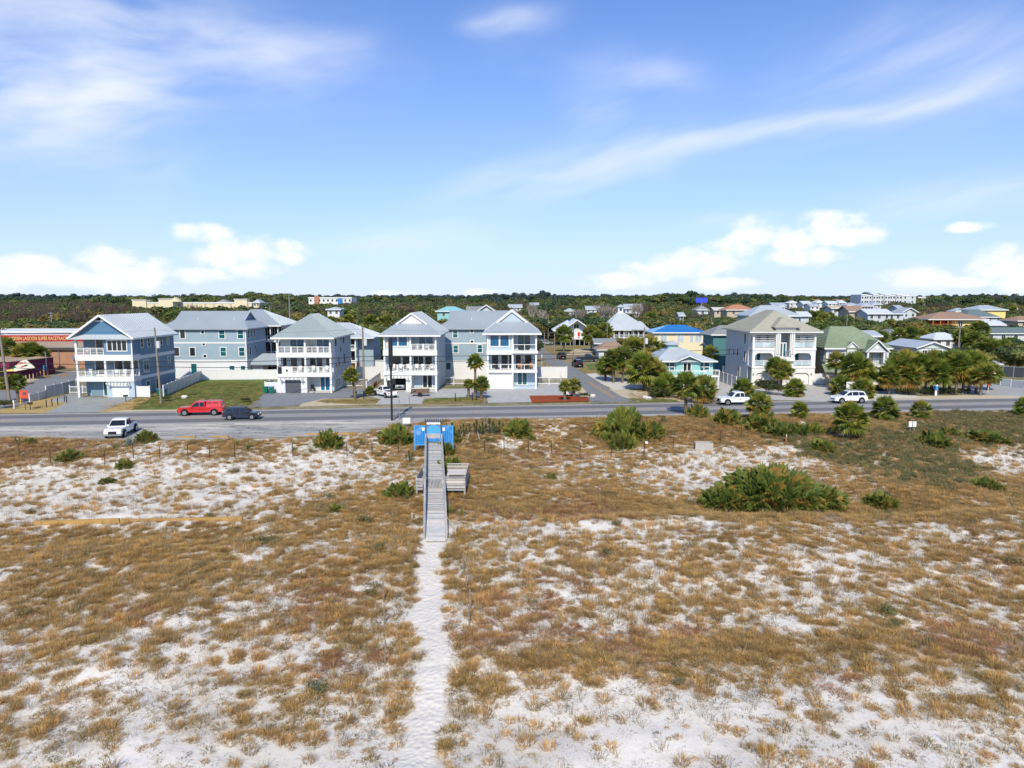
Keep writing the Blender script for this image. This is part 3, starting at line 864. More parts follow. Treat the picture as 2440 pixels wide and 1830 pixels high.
px_sheet('lawn', [(1010, 957), (1016, 950.5), (1125, 946), (1128, 952)], .012, LAWN)
px_sheet('driveway', [(1163, 960.5), (1158, 938), (1162, 926), (1300, 912), (1345, 912), (1349, 943), (1262, 944), (1268, 958)], .013, PVD)
px_sheet('mulch_bed', [(1268, 960.5), (1261, 943.5), (1345, 942.5), (1402, 948), (1403, 957)], .06, MULCH)
px_sheet('sand_patch', [(1350, 942), (1368, 925), (1385, 920), (1404, 942), (1402, 948)], .016, SANDY)
px_sheet('lawn', [(1378, 880), (1415, 902), (1480, 893), (1540, 880), (1500, 862), (1430, 860)], .004, DRYG)
px_sheet('lawn', [(1405, 882), (1470, 874), (1440, 866), (1395, 868)], .009, LAWN)
px_sheet('driveway', [(1396, 891), (1436, 888), (1470, 905), (1432, 913)], .014, PALEC)
px_sheet('driveway', [(1430, 913), (1478, 903), (1530, 925), (1466, 930)], .018, PALEC)
px_sheet('sand_patch', [(1450, 926), (1480, 944), (1520, 957), (1680, 957), (1640, 930), (1530, 915)], .004, SANDY)
px_sheet('lawn', [(1490, 949), (1525, 957), (1620, 957), (1600, 951)], .009, LAWN)
px_sheet('driveway', [(1702, 948), (1700, 905), (1716, 894), (1780, 920), (1762, 950)], .010, PVS)
px_sheet('driveway', [(1765, 951), (1800, 928), (1880, 918), (1985, 918), (2030, 930), (2070, 953), (1960, 956)], .013, PVS)
px_sheet('driveway', [(2075, 951.5), (2060, 932), (2110, 928), (2200, 946)], .010, PALEC)
px_sheet('verge', [(1960, 955), (2060, 948), (2440, 938), (2440, 951), (2200, 952)], .005, SANDY)
px_sheet('car_park', [(2290, 940), (2320, 915), (2440, 905), (2440, 944)], .011, mat('pale_asphalt', (.34, .34, .335), .9, .2, var=.10, scale=1.4, var2=.10))
px_sheet('lawn', [(1262, 832), (1300, 830), (1400, 822), (1400, 836), (1322, 846)], .003, DRYG)
px_sheet('driveway', [(1350, 846), (1368, 832), (1400, 830), (1420, 846)], .008, mat('buff_drive', (.46, .37, .25), .9, .2, var=.14, scale=1.2))

# ------------------------------------------------------------------ the three-storey beach houses
def chair(label, x, y, z, rz, m, group):
    t = Th('deck_chair', label, 'chair', (x, y, z), rz, group, local=True)
    t.box('seat', -.27, .27, -.27, .27, .38, .44, m); t.box('backrest', -.27, .27, .24, .30, .44, 1.05, m)
    for a in (-.24, .24):
        t.box('armrest', a - .04, a + .04, -.27, .27, .60, .64, m)
        for b in (-.24, .24): t.box('leg', a - .03, a + .03, b - .03, b + .03, 0, .38 if b > 0 else .60, m)


def table(label, x, y, z, m, group=None, r=.5):
    t = Th('deck_table', label, 'table', (x, y, z), 0, group, local=True)
    t.tube('table_top', (0, 0, .70), (0, 0, .75), r, r, m, n=16); t.tube('leg', (0, 0, .05), (0, 0, .70), .05, .05, m); t.tube('base', (0, 0, 0), (0, 0, .05), .28, .28, m, n=12)


def french(th, x0, x1, y, z0, z1, g, face='S'):
    return win(th, face, y, x0, x1, z0, z1, g, nx=2, tr=.12, name='french_door', bar=.16)


# ---- blue house with the front gable, far left
Y0, X0, X1, XM, YB = 107.7, -66.3, -57.65, -61.9, 121.1
t = Th('beach_house', 'blue three-storey beach house with a big front gable, beside the plum building', 'house', ((X0 + X1) / 2, Y0, 0))
t.box('wall', X0, X1, Y0 + 2.2, YB, 0, 9.15, BLUEL)
t.box('upper_wall', X1 - .4, X1 + .03, Y0 + 2.25, YB - .01, 6.3, 9.12, BLUEB)
t.box('upper_bay', XM, X1 - .02, Y0, Y0 + 2.2, 6.5, 9.15, mat('blue_panel', (.135, .225, .33), .6, .2, var=.05))
t.box('garage_bay', XM, X1 - .02, Y0 + .06, Y0 + 2.2, 0, 2.5, PALEB)
t.box('ground_porch_wall', X0 + 1.1, XM, Y0 + 1.6, Y0 + 2.2, 0, 2.5, BLUEL)
for z0, z1 in ((2.47, 3.22), (5.66, 6.55)): t.box('floor_band', X0 - .06, X1 + .06, Y0 - .06, Y0 + 2.2, z0, z1, WHITE)
for z0, z1 in ((5.75, 6.28), (2.6, 3.1)): t.box('trim_band', X1 - .1, X1 + .06, Y0 + 2.21, YB + .03, z0, z1, WHITE)
t.box('corner_board', X1 - .12, X1 + .05, Y0 - .04, Y0 + .14, 6.55, 9.1, WHITE)
for x in (X0 + .12, XM, X1 - .12): t.box('post', x - .13, x + .13, Y0 + .02, Y0 + .28, 3.2, 5.7, WHITE)
for x, z0, z1 in ((X0 + .12, 6.5, 9.1), (X0 + .12, 0, 2.5)): t.box('post', x - .16, x + .16, Y0 + .0, Y0 + .32, z0, z1, WHITE)
railing(t, (X0 + .25, Y0 + .12), (XM - .15, Y0 + .12), 6.55, 1.0, 4)
railing(t, (X0 + .25, Y0 + .12), (XM - .15, Y0 + .12), 3.22, 1.0, 4)
railing(t, (XM + .15, Y0 + .12), (X1 - .25, Y0 + .12), 3.22, 1.0, 4)
railing(t, (X1 - .12, Y0 + .3), (X1 - .12, Y0 + 2.1), 3.22, 1.0, 2)
railing(t, (X0 + .12, Y0 + .3), (X0 + .12, Y0 + 2.1), 6.55, 1.0, 2)
win(t, 'S', Y0, -61.3, -58.45, 7.2, 8.7, GDARK, nx=4, tr=.14, bar=.12)
win(t, 'S', Y0 + 2.2, -64.3, -62.2, 6.6, 8.85, GDARK, nx=2, tr=.12, name='sliding_door')
for a, b in ((-64.6, -63.3), (-61.6, -60.4), (-60.2, -59.2), (-58.9, -58.0)): win(t, 'S', Y0 + 2.2, a, b, 3.3, 5.5, GINT, tr=.12, name='glass_door')
win(t, 'S', Y0 + 1.6, -63.2, -62.2, .1, 2.3, GTEAL, nx=2, tr=.12, name='front_door')
garage(t, -61.05, -58.55, Y0 + .05, 1.95, WHITE); trellis(t, -61.6, -58.1, Y0 + .06, 2.12, 7)
for px in (336.8, 353.5, 369, 383, 399): 
    y = yat(px, X1, 8.3); win(t, 'E', X1 + .03, y - .28, y + .28, 7.5, 8.9, GDARK, ny=2)
win(t, 'E', X1, Y0 + 3.1, Y0 + 4.6, 3.6, 5.4, GTEAL, nx=2); y = yat(402, X1, 5); win(t, 'E', X1, y - .35, y + .35, 4.4, 5.4, GDARK)
win(t, 'E', X1, Y0 + 3.6, Y0 + 4.6, .05, 2.1, GTEAL, name='side_door'); y = yat(375, X1, 1.5); win(t, 'E', X1, y - .5, y + .5, .4, 2.2, GDARK)
XR, ZR = (X0 + X1) / 2, 12.62
t.mesh('gable_wall', [(X0 + .1, Y0 + .02, 9.2), (X1 - .1, Y0 + .02, 9.2), (XR, Y0 + .02, 12.45), (X0 + .1, Y0 + .25, 9.2), (X1 - .1, Y0 + .25, 9.2), (XR, Y0 + .25, 12.45)], [(0, 1, 2), (5, 4, 3), (0, 2, 5, 3), (1, 4, 5, 2), (0, 3, 4, 1)], GABLE)
t.bar('gable_trim', (XR - 1.02, Y0 - .02, 11.68), (XR + 1.02, Y0 - .02, 11.68), .1, WHITE, h=.16)
t.bar('king_post', (XR, Y0 - .03, 11.7), (XR, Y0 - .03, 12.4), .1, WHITE)
for s in (-1, 1): t.mesh('louvre', [(XR + s * .1, Y0 - .01, 11.8), (XR + s * .82, Y0 - .01, 11.8), (XR + s * .1, Y0 - .01, 12.3)], [(0, 1, 2) if s > 0 else (0, 2, 1)], DARK)
EL, ER = X0 - .65, X1 + .65
roof(t, [[(EL, Y0 - .7, 9.12), (XR, Y0 - .7, ZR), (XR, YB + .5, ZR), (EL, YB + .5, 9.12)], [(ER, Y0 - .7, 9.12), (ER, YB + .5, 9.12), (XR, YB + .5, ZR), (XR, Y0 - .7, ZR)]], ROOFL, .22, .62,
     fascia=[((EL, Y0 - .72, 9.16), (XR, Y0 - .72, ZR + .03)), ((ER, Y0 - .72, 9.16), (XR, Y0 - .72, ZR + .03)), ((ER, Y0 - .7, 9.12), (ER, YB + .5, 9.12))])
roof(t, [[(EL + .05, Y0 - .68, 9.05), (ER - .05, Y0 - .68, 9.05), (ER - .6, Y0 + .02, 9.62), (EL + .6, Y0 + .02, 9.62)]], ROOFL, .14, .62, name='skirt_roof')
chair('pale chair on the top balcony of the blue gabled house', -65.2, Y0 + 1.0, 6.55, 0, WHITE, 'chairs on the balconies')
for i, x in enumerate((-64.9, -60.9, -59.6)): chair(('white chair by the left post on the middle balcony of the blue gabled house', 'white chair right of the middle post on the blue gabled house', 'white chair near the right corner of the blue gabled house balcony')[i], x, Y0 + 1.0, 3.22, 0, WHITE, 'chairs on the balconies')


def dutch(x0, x1, y0, y1, ze, zg, zr, axis='y', m=None, yg=None, ends=(1, 1)):
    """dutch gable: hip skirt at the ends up to zg, small gable above; returns planes and gable triangles"""
    P, T = [], []
    if axis == 'y':
        xr = (x0 + x1) / 2; k = (zg - ze) / (zr - ze); xa, xb = x0 + (xr - x0) * k, x1 - (x1 - xr) * k
        ya = yg if yg else y0 + 2.8
        P.append([(x0, y0, ze), (x1, y0, ze), (xb, ya, zg), (xa, ya, zg)])
        P.append([(x0, y0, ze), (xa, ya, zg), (xr, ya, zr), (xr, y1, zr), (x0, y1, ze)])
        P.append([(x1, y0, ze), (x1, y1, ze), (xr, y1, zr), (xr, ya, zr), (xb, ya, zg)])
        T.append([(xa + .05, ya + .2, zg - .05), (xb - .05, ya + .2, zg - .05), (xr, ya + .2, zr - .12)])
        F_ = [((xa, ya - .06, zg), (xr, ya - .06, zr)), ((xb, ya - .06, zg), (xr, ya - .06, zr))]
    else:
        yr = (y0 + y1) / 2; k = (zg - ze) / (zr - ze); ya, yb = y0 + (yr - y0) * k, y1 - (y1 - yr) * k
        xa, xb = x0 + 2.2, x1 - 1.6
        P.append([(x0, y0, ze), (x1, y0, ze), (xb, ya, zg), (xb, yr, zr), (xa, yr, zr), (xa, ya, zg)])
        P.append([(x1, y1, ze), (x0, y1, ze), (xa, yb, zg), (xa, yr, zr), (xb, yr, zr), (xb, yb, zg)])
        P.append([(x1, y0, ze), (x1, y1, ze), (xb, yb, zg), (xb, ya, zg)])
        P.append([(x0, y1, ze), (x0, y0, ze), (xa, ya, zg), (xa, yb, zg)])
        T.append([(xb - .2, ya + .05, zg - .05), (xb - .2, yb - .05, zg - .05), (xb - .2, yr, zr - .12)])
        T.append([(xa + .2, yb - .05, zg - .05), (xa + .2, ya + .05, zg - .05), (xa + .2, yr, zr - .12)])
        F_ = [((xb + .06, ya, zg), (xb + .06, yr, zr)), ((xb + .06, yb, zg), (xb + .06, yr, zr))]
    return P, T, F_


def front_house(label, Y0, X0, X1, XM, depth, zs, wallm, roofm, rooffn, levels, porchm):
    """zs = (ceiling 1, floor 2, ceiling 2, floor 3, eave); bays are split at XM"""
    t = Th('beach_house', label, 'house', ((X0 + X1) / 2, Y0, 0)); YB = Y0 + depth
    c1, f2, c2, f3, ze = zs
    t.box('wall', X0, X1, Y0 + 2.0, YB, 0, ze, wallm)
    for z0, z1 in ((c1, f2), (c2, f3)): t.box('floor_band', X0 - .08, X1 + .08, Y0 - .08, Y0 + 2.0, z0, z1, WHITE)
    t.box('porch_ceiling', X0, X1, Y0, Y0 + 2.0, ze - .14, ze - .02, WHITE)
    for lv in levels:
        for x, z0, z1 in lv: t.box('post', x - .14, x + .14, Y0, Y0 + .28, z0, z1, WHITE)
    return t, YB


# ---- pale grey hip-roofed house
Y0, X0, X1 = 113.1, -37.55, -28.85; XM = -33.0; c1, f2, c2, f3, ze = 2.6, 3.22, 5.72, 6.42, 8.9
t, YB = front_house('pale grey three-storey beach house with a grey-green hip roof, between lawn and palm', Y0, X0, X1, XM, 14.0, (c1, f2, c2, f3, ze), PALEG, None, None,
                    [[(x, f2, c2) for x in (X0 + .14, XM, X1 - .14)], [(x, f3, ze) for x in (X0 + .14, XM, X1 - .14)], [(X1 - .14, 0, c1)]], None)
t.box('garage_bay', X0, -32.85, Y0 + .06, Y0 + 2.0, 0, c1, WHTS)
garage(t, -36.35, -33.85, Y0 + .05, 2.12, GARG); trellis(t, -37.1, -33.2, Y0 + .06, 2.26, 6)
t.box('doorstep', -32.7, X1 - .3, Y0 + .3, Y0 + 2.0, 0, .14, PALEC)
french(t, -31.15, -29.75, Y0 + 2.0, .2, 2.35, GSKY)
for s, (a, b) in enumerate(((X0 + .3, XM - .2), (XM + .2, X1 - .3))):
    railing(t, (a, Y0 + .14), (b, Y0 + .14), f2, .98, 4); railing(t, (a, Y0 + .14), (b, Y0 + .14), f3, .98, 4)
    t.box('railing_pier', (a + b) / 2 - .14, (a + b) / 2 + .14, Y0, Y0 + .28, f2, f2 + 1.05, WHITE); t.box('railing_pier', (a + b) / 2 - .14, (a + b) / 2 + .14, Y0, Y0 + .28, f3, f3 + 1.05, WHITE)
for a, b in ((-35.9, -33.7), (-31.6, -29.6)): win(t, 'S', Y0 + 2.0, a, b, f3 + .15, 8.65, GSKY, nx=2, tr=.08, name='sliding_door')
for a, b in ((-37.2, -36.6), (-35.9, -34.9), (-34.2, -33.4), (-32.8, -31.9), (-31.7, -30.8), (-30.2, -29.3)): win(t, 'S', Y0 + 2.0, a, b, f2 + .05, 5.45, GDARK, tr=.07, name='glass_door')
for px, z0, z1, w in ((799, 7.3, 8.9, .5), (811, 8.2, 8.8, .35), (818, 7.4, 8.9, .4), (811, 6.2, 6.9, .35), (801, 3.2, 4.4, .4), (807, 3.7, 5.4, .35), (820, 4.0, 5.6, .4), (802, .6, 2.2, .45), (808, .8, 2.3, .4)):
    y = yat(px, X1, (z0 + z1) / 2); win(t, 'E', X1, y - w, y + w, z0, z1, GDARK, tr=.06, m=PALEG)
e = .65; roof(t, hip(X0 - e, X1 + e, Y0 - e, YB + e, ze, (X0 + X1) / 2, Y0 + 4.4, (X0 + X1) / 2, YB - 4.4, 12.55), ROOFC, .2, .5, fascia=eaves(X0 - e, X1 + e, Y0 - e, YB + e, ze))
t.box('wing_wall', -39.75, X0 - .02, Y0 + .5, Y0 + .66, 0, 1.68, WHTS)
c = Th('draped_banner', 'white printed cloth hung over the balcony rail of the hip-roofed house', 'banner', (-36.2, Y0 - .1, 3.1))
nx, vs, fs = 8, [], []
for j in range(4):
    for i in range(nx + 1):
        x = -36.75 + 1.45 * i / nx; vs.append((x, Y0 - .10 - .05 * math.sin(i * 1.9 + j), 4.25 - .42 * j - .1 * math.sin(i * .9) * (j > 2) - (.25 if j == 3 and i > 5 else 0)))
fs = [(j * (nx + 1) + i, j * (nx + 1) + i + 1, (j + 1) * (nx + 1) + i + 1, (j + 1) * (nx + 1) + i) for j in range(3) for i in range(nx)]
c.mesh('cloth', vs, fs, WHITE, smooth=True); c.box('print', -36.1, -35.8, Y0 - .175, Y0 - .16, 3.5, 3.8, GARG)
c = Th('draped_banner', 'black cloth hung beside the white one on the balcony corner', 'banner', (-37.1, Y0 - .1, 3.1))
c.mesh('cloth', [(-37.4 + .32 * (i % 3) / 1.0, Y0 - .09 - .03 * (i % 2), 4.2 - .55 * (i // 3)) for i in range(9)], [(0, 1, 4, 3), (1, 2, 5, 4), (3, 4, 7, 6), (4, 5, 8, 7)], BLACK)
chair('dark chair by the front door under the hip-roofed house', -32.2, Y0 + 1.0, .14, .5, BLACK, 'chairs on the balconies')
for i, x in enumerate((-36.4, -34.2, -32.1, -29.9)): chair(('white chair behind the hung cloth on the hip-roofed house', 'pale chair left of the middle post of the hip-roofed house', 'white chair right of the middle post of the hip-roofed house', 'white chair by the right corner of the hip-roofed house')[i], x, Y0 + 1.0, f2, 0, WHITE, 'chairs on the balconies')
for i, x in enumerate((-34.4, -32.4)): chair(('dark chair left of the top middle post of the hip-roofed house', 'dark chair right of the top middle post of the hip-roofed house')[i], x, Y0 + 1.4, f3, 0, BLACK, 'chairs on the balconies')

# ---- white and grey house with the open garage
Y0, X0, X1, XM = 114.8, -20.8, -12.2, -16.45; c1, f2, c2, f3, ze = 2.68, 3.36, 5.88, 6.72, 9.2
t, YB = front_house('grey and white three-storey beach house with a white gablet and an open garage', Y0, X0, X1, XM, 15.0, (c1, f2, c2, f3, ze), PALEB, None, None,
                    [[(x, f2, c2) for x in (X0 + .14, XM, X1 - .14)], [(x, f3, ze) for x in (X0 + .14, XM, X1 - .14)], [(X1 - .14, 0, c1)]], None)
t.box('upper_bay', X0 + .02, XM - .1, Y0 + .3, Y0 + 2.0, f3, ze - .15, PALEG)
for a, b in ((X0, -19.75), (-17.25, XM + .1)): t.box('garage_pier', a, b, Y0 + .06, Y0 + 2.0, 0, c1, WHITE)
t.box('garage_lintel', -19.75, -17.25, Y0 + .07, Y0 + .4, 2.15, c1, WHITE)
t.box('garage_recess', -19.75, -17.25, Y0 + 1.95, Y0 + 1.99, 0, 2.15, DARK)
trellis(t, -20.6, -16.6, Y0 + .06, 2.28, 7)
for s, (a, b) in enumerate(((X0 + .3, XM - .2), (XM + .2, X1 - .3))):
    railing(t, (a, Y0 + .14), (b, Y0 + .14), f2, .98, 4)
    t.box('railing_pier', (a + b) / 2 - .14, (a + b) / 2 + .14, Y0, Y0 + .28, f2, f2 + 1.05, WHITE)
railing(t, (XM + .2, Y0 + .14), (X1 - .3, Y0 + .14), f3, .98, 4); t.box('railing_pier', -14.5, -14.2, Y0, Y0 + .28, f3, f3 + 1.05, WHITE)
win(t, 'S', Y0 + .3, -19.95, -17.0, 7.45, 8.85, GSKY, nx=2, tr=.14, bar=.22)
win(t, 'S', Y0 + 2.0, -15.3, -13.0, f3 + .1, 8.9, GSKY, nx=2, tr=.1, name='sliding_door')
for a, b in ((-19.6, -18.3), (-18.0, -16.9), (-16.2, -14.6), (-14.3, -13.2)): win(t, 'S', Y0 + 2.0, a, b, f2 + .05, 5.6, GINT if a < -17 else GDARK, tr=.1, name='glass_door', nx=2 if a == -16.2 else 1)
french(t, -14.7, -13.25, Y0 + 2.0, .45, 2.5, GINT)
t.box('porch_floor', XM + .1, X1 - .02, Y0 + .1, Y0 + 2.0, 0, .40, CONC); t.box('porch_band', XM + .1, X1 - .02, Y0 + .04, Y0 + .1, .40, .56, WHITE)
P, T, FF = dutch(X0 - .75, X1 + .75, Y0 - .7, YB + .5, ze, 10.95, 12.75, 'y')
roof(t, P, ROOFM, .2, .55, fascia=FF + eaves(X0 - .75, X1 + .75, Y0 - .7, YB + .5, ze)[:1])
t.mesh('gablet', T[0], [(0, 1, 2)], WHITE)
for i, (x, lab) in enumerate(((-19.4, 'leftmost'), (-18.2, 'second from the left'), (-17.0, 'third from the left'), (-15.6, 'fourth from the left'), (-14.6, 'fifth from the left'), (-13.1, 'rightmost'))):
    chair('white rocking chair, %s on the middle balcony above the open garage' % lab, x, Y0 + .9, f2, 0, WHITE, 'chairs on the balconies')
for i, (x, lab) in enumerate(((-15.4, 'left'), (-13.9, 'right'))): chair('white chair on the top balcony above the trailer, %s one' % lab, x, Y0 + .9, f3, 0, WHITE, 'chairs on the balconies')

# ---- pale blue house with cable railings, by the street corner
Y0, X0, X1, XM = 118.0, -4.15, 4.12, .1; c1, f2, c2, f3, ze = 2.76, 3.23, 5.78, 6.46, 9.35
t, YB = front_house('pale blue three-storey beach house with thin cable railings, on the street corner', Y0, X0, X1, XM, 16.0, (c1, f2, c2, f3, ze), PALEB, None, None,
                    [[(x, f2, c2) for x in (X0 + .12, XM, X1 - .12)], [(x, f3, ze) for x in (X0 + .12, XM, X1 - .12)], [(x, 0, c1) for x in (X0 + .12, XM, X1 - .12)]], None)
t.box('upper_bay', X0 + .02, XM - .05, Y0 + .2, Y0 + 2.0, f3, ze - .15, PALEB)
t.box('garage_bay', X0 + .02, XM - .05, Y0 + .3, Y0 + 2.0, 0, c1, WHITE)
t.box('balcony_slab', XM - .05, X1 + .2, Y0 - .35, Y0 - .085, f3 - .45, f3 - .02, WHITE)
garage(t, -3.3, -.85, Y0 + .29, 2.0, WHITE)
french(t, 1.0, 2.5, Y0 + 2.0, .55, 2.55, GTEAL); t.box('porch_floor', XM + .1, X1 - .02, Y0 + .1, Y0 + 2.0, 0, .45, PALEB)
win(t, 'S', Y0 + .2, -3.6, -.55, 7.2, 8.95, GSKY, nx=2, tr=.16, bar=.28)
win(t, 'S', Y0 + 2.0, 1.0, 3.1, f3 + .1, 9.0, GTEAL, nx=2, tr=.12, name='sliding_door')
for a, b, n in ((-3.4, -2.3, 1), (-1.8, -.7, 1), (-.5, -.1, 1), (.6, 1.5, 1), (2.2, 3.3, 1)): win(t, 'S', Y0 + 2.0, a, b, f2 + .05, 5.6, GINT, tr=.1, name='glass_door')
railing(t, (X0 + .3, Y0 + .1), (XM - .15, Y0 + .1), f2, .92, 2, mode='cable'); railing(t, (XM + .15, Y0 + .1), (X1 - .25, Y0 + .1), f2, .92, 2, mode='cable'); railing(t, (XM + .15, Y0 - .1), (X1 - .2, Y0 - .1), f3, 1.0, 2, mode='cable')
P, T, FF = dutch(X0 - .75, X1 + .75, Y0 - .7, YB + .5, ze, 11.1, 13.1, 'y')
roof(t, P, ROOFM, .22, .55, fascia=FF + eaves(X0 - .75, X1 + .75, Y0 - .7, YB + .5, ze)[:2])
t.mesh('gablet', T[0], [(0, 1, 2)], PALEB)
table('dark dining table on the middle balcony of the corner house', 2.2, Y0 + 1.0, f2, CEDAR, r=.7); table('dark coffee table on the left of the corner house balcony', -2.5, Y0 + 1.0, f2, BLACK, r=.5)
for i, (x, y) in enumerate(((1.2, .9), (3.2, .9), (2.0, 1.6))): chair(('dark chair left of the dining table on the corner house', 'dark chair right of the dining table on the corner house', 'dark chair behind the dining table on the corner house')[i], x, Y0 + y, f2, 0, CEDAR, 'dark balcony chairs')
table('dark bar table on the top balcony of the corner house', 1.9, Y0 + .9, f3, BLACK, r=.45)
for i, x in enumerate((1.3, 2.6)): chair(('dark chair left of the bar table on the top balcony', 'dark chair right of the bar table on the top balcony')[i], x, Y0 + .9, f3, 0, BLACK, 'dark balcony chairs')


# ---- the two long blue-grey houses seen from the side, behind
def side_house(label, x0, x1, y0, depth, wins, small, ze=9.45, zr=12.65, teal=GTEAL, low=()):
    t = Th('beach_house', label, 'house', ((x0 + x1) / 2, y0, 0)); y1 = y0 + depth
    t.box('wall', x0, x1, y0, y1, 3.45, ze, GBLUE); t.box('lower_wall', x0 + .01, x1 - .01, y0 + .01, y1 - .01, 0, 3.45, WHTS)
    t.box('trim_band', x0 - .03, x1 + .03, y0 - .04, y1 + .03, 6.62, 6.90, WHITE); t.box('trim_band', x0 - .03, x1 + .03, y0 - .04, y1 + .03, 3.30, 3.56, WHITE)
    for x in (x0 + .08, x1 - .08): t.box('corner_board', x - .1, x + .1, y0 - .035, y0 + .1, 3.56, ze, WHITE)
    for x, z, w, h, n in wins: win(t, 'S', y0, x - w / 2, x + w / 2, z, z + h, teal if n == 2 else GDARK, ny=n, tr=.14)
    for x, z in small: win(t, 'S', y0, x - .26, x + .26, z, z + .52, GDARK, tr=.14)
    for x, z, w, h in low: win(t, 'S', y0 + .01, x - w / 2, x + w / 2, z, z + h, teal, tr=.06)
    P, T, FF = dutch(x0 - .6, x1 + .6, y0 - .6, y1 + .6, ze, 10.95, zr, 'x')
    roof(t, P, ROOFM, .2, None, fascia=FF)
    v, f = ribs(P, .55, .05, .02); tag(t.mesh('standing_seam', v, f, ROOFM, par=t.o.children[0]), kind='stuff')
    for q in T: t.mesh('gablet', q, [(0, 1, 2)], BLUEL)
    for x, fz in ((x0 + 6, .55), (x1 - 3, .3)):
        yy = y0 + 2.4; zz = ze + (zr - ze) * (2.4 + .6) / (depth / 2 + .6); t.tube('roof_vent', (x, yy, zz - .1), (x, yy, zz + .35), .06, .06, WHITE)
    return t


t = side_house('long blue-grey house behind the lawn, side wall to the camera, white lower storey', -66.0, -50.1, 134, 10.5,
               [(-62.0, 7.6, .85, 1.6, 1), (-54.6, 7.6, 1.0, 1.5, 2), (-51.1, 7.6, 1.0, 1.5, 2), (-63.3, 4.3, .95, 1.55, 1), (-60.3, 4.3, .95, 1.55, 1), (-54.5, 4.3, 1.0, 1.55, 2), (-51.0, 4.3, 1.0, 1.55, 2)],
               [(-58.2, 8.5), (-58.1, 6.3), (-58.0, 4.0)], low=[(-60.2, .9, 1.0, 1.9), (-53.0, 1.0, .9, 1.4), (-50.9, 1.0, .8, 1.4)])
for y, z in ((135.3, 7.6), (136.9, 7.6), (138.4, 7.6), (135.8, 4.4), (138.8, 4.5)): win(t, 'E', -50.1, y - .35, y + .35, z, z + 1.5, GDARK if z < 5 else GTEAL, ny=2)
side_house('long blue-grey house between the open-garage house and the corner house, side on', -13.6, 1.5, 132.5, 11,
           [(-10.55, 7.85, .8, 1.35, 2), (-10.5, 5.05, .8, 1.3, 2), (-6.0, 5.1, .8, 1.35, 2)], [(-7.5, 8.75), (-7.45, 6.75), (-7.4, 4.05)], ze=9.55, zr=12.75, low=[(-11.9, 1.9, .8, 1.2)])

# ---- porch house behind them, with three tiers of screened porches
Yg = 147.0; a, b = aty(611, 775, Yg), aty(663, 775, Yg)
t = Th('porch_house', 'white house with three tiers of dark screened porches behind the side-on house', 'house', (a.x, Yg, 0))
t.box('wall', a.x - 7, b.x, Yg + 2.2, Yg + 13, 0, a.z, PALEG)
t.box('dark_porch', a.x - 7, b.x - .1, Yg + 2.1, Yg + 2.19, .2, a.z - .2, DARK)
for z in (3.2, 6.4): t.box('floor_band', a.x - 7, b.x + .05, Yg - .05, Yg + 2.2, z - .3, z, WHITE)
t.box('porch_ceiling', a.x - 7, b.x, Yg, Yg + 2.2, a.z - .25, a.z - .05, WHITE)
for i in range(6):
    x = b.x - .15 - i * 1.55; t.box('post', x - .1, x + .1, Yg, Yg + .2, 0, a.z - .2, WHITE)
    if i < 5:
        win(t, 'S', Yg + 2.1, x - 1.3, x - .25, 3.3, 5.6, GSKY if i in (2, 4) else GDARK, tr=.06, name='screen'); win(t, 'S', Yg + 2.1, x - 1.3, x - .25, 6.5, a.z - .5, GSKY if i in (2, 4) else GDARK, tr=.06, name='screen')
for z in (3.2, 6.4): railing(t, (b.x - 8.0, Yg + .1), (b.x - .2, Yg + .1), z, .95, 5, 3)
for px in (672, 678, 684, 689): y = yat(px, b.x, 8); win(t, 'E', b.x, y - .4, y + .4, 6.9, 8.9, GTEAL)
roof(t, hip(a.x - 8, b.x + .7, Yg - .7, Yg + 14, a.z, a.x - 3, Yg + 6, b.x - 5.2, Yg + 6, a.z + 3.2), ROOFM, .2, .6, fascia=eaves(a.x - 8, b.x + .7, Yg - .7, Yg + 14, a.z))
# pool cabana in front of it
t = Th('pool_cabana', 'small hip-roofed cabana behind the white fence beside the side-on house', 'cabana', (-47.5, 137, 0))
t.box('wall', -50.0, -47.9, 136.2, 139, 0, 2.5, WHTS)
for x, y in ((-44.4, 136.2), (-44.4, 139), (-46.2, 136.2)): t.box('post', x - .1, x + .1, y - .1, y + .1, 0, 2.6, BLACK)
roof(t, hip(-50.6, -43.6, 135.2, 139.8, 2.6, -48.3, 137.5, -46.0, 137.5, 4.5), ROOFM, .16, .6)
# small grey two-storey house between the hip house and the open-garage house
Yh = 141.0; a, b = aty(800, 803, Yh), aty(848, 803, Yh)
t = Th('beach_house', 'small silver-roofed house with stacked porches behind the leaning palm', 'house', (a.x, Yh, 0))
t.box('wall', a.x - 3, b.x, Yh + 1.6, Yh + 10, 0, 7.4, PALEB)
for z in (2.6, 5.0): t.box('floor_band', a.x - 3, b.x, Yh - .05, Yh + 1.6, z - .3, z, WHITE)
for x in (b.x - .15, a.x + .2): t.box('post', x - .12, x + .12, Yh, Yh + .24, 0, 7.3, WHITE)
for z in (2.7, 5.1): win(t, 'S', Yh + 1.6, b.x - 2.2, b.x - .6, z, z + 1.9, GDARK, nx=2)
railing(t, (a.x + .3, Yh + .1), (b.x - .3, Yh + .1), 5.0, .9, 2, 3)
roof(t, hip(a.x - 3.6, b.x + 3.6, Yh - .6, Yh + 11, 7.4, a.x - 1.5, Yh + 4.5, a.x + 1.8, Yh + 4.5, 10.2), ROOFL, .18, .6, fascia=eaves(a.x - 3.6, b.x + 3.6, Yh - .6, Yh + 11, 7.4))
t.box('wing_wall', b.x, b.x + 3.0, Yh + 2.0, Yh + 10, 0, 7.35, GBLUE)

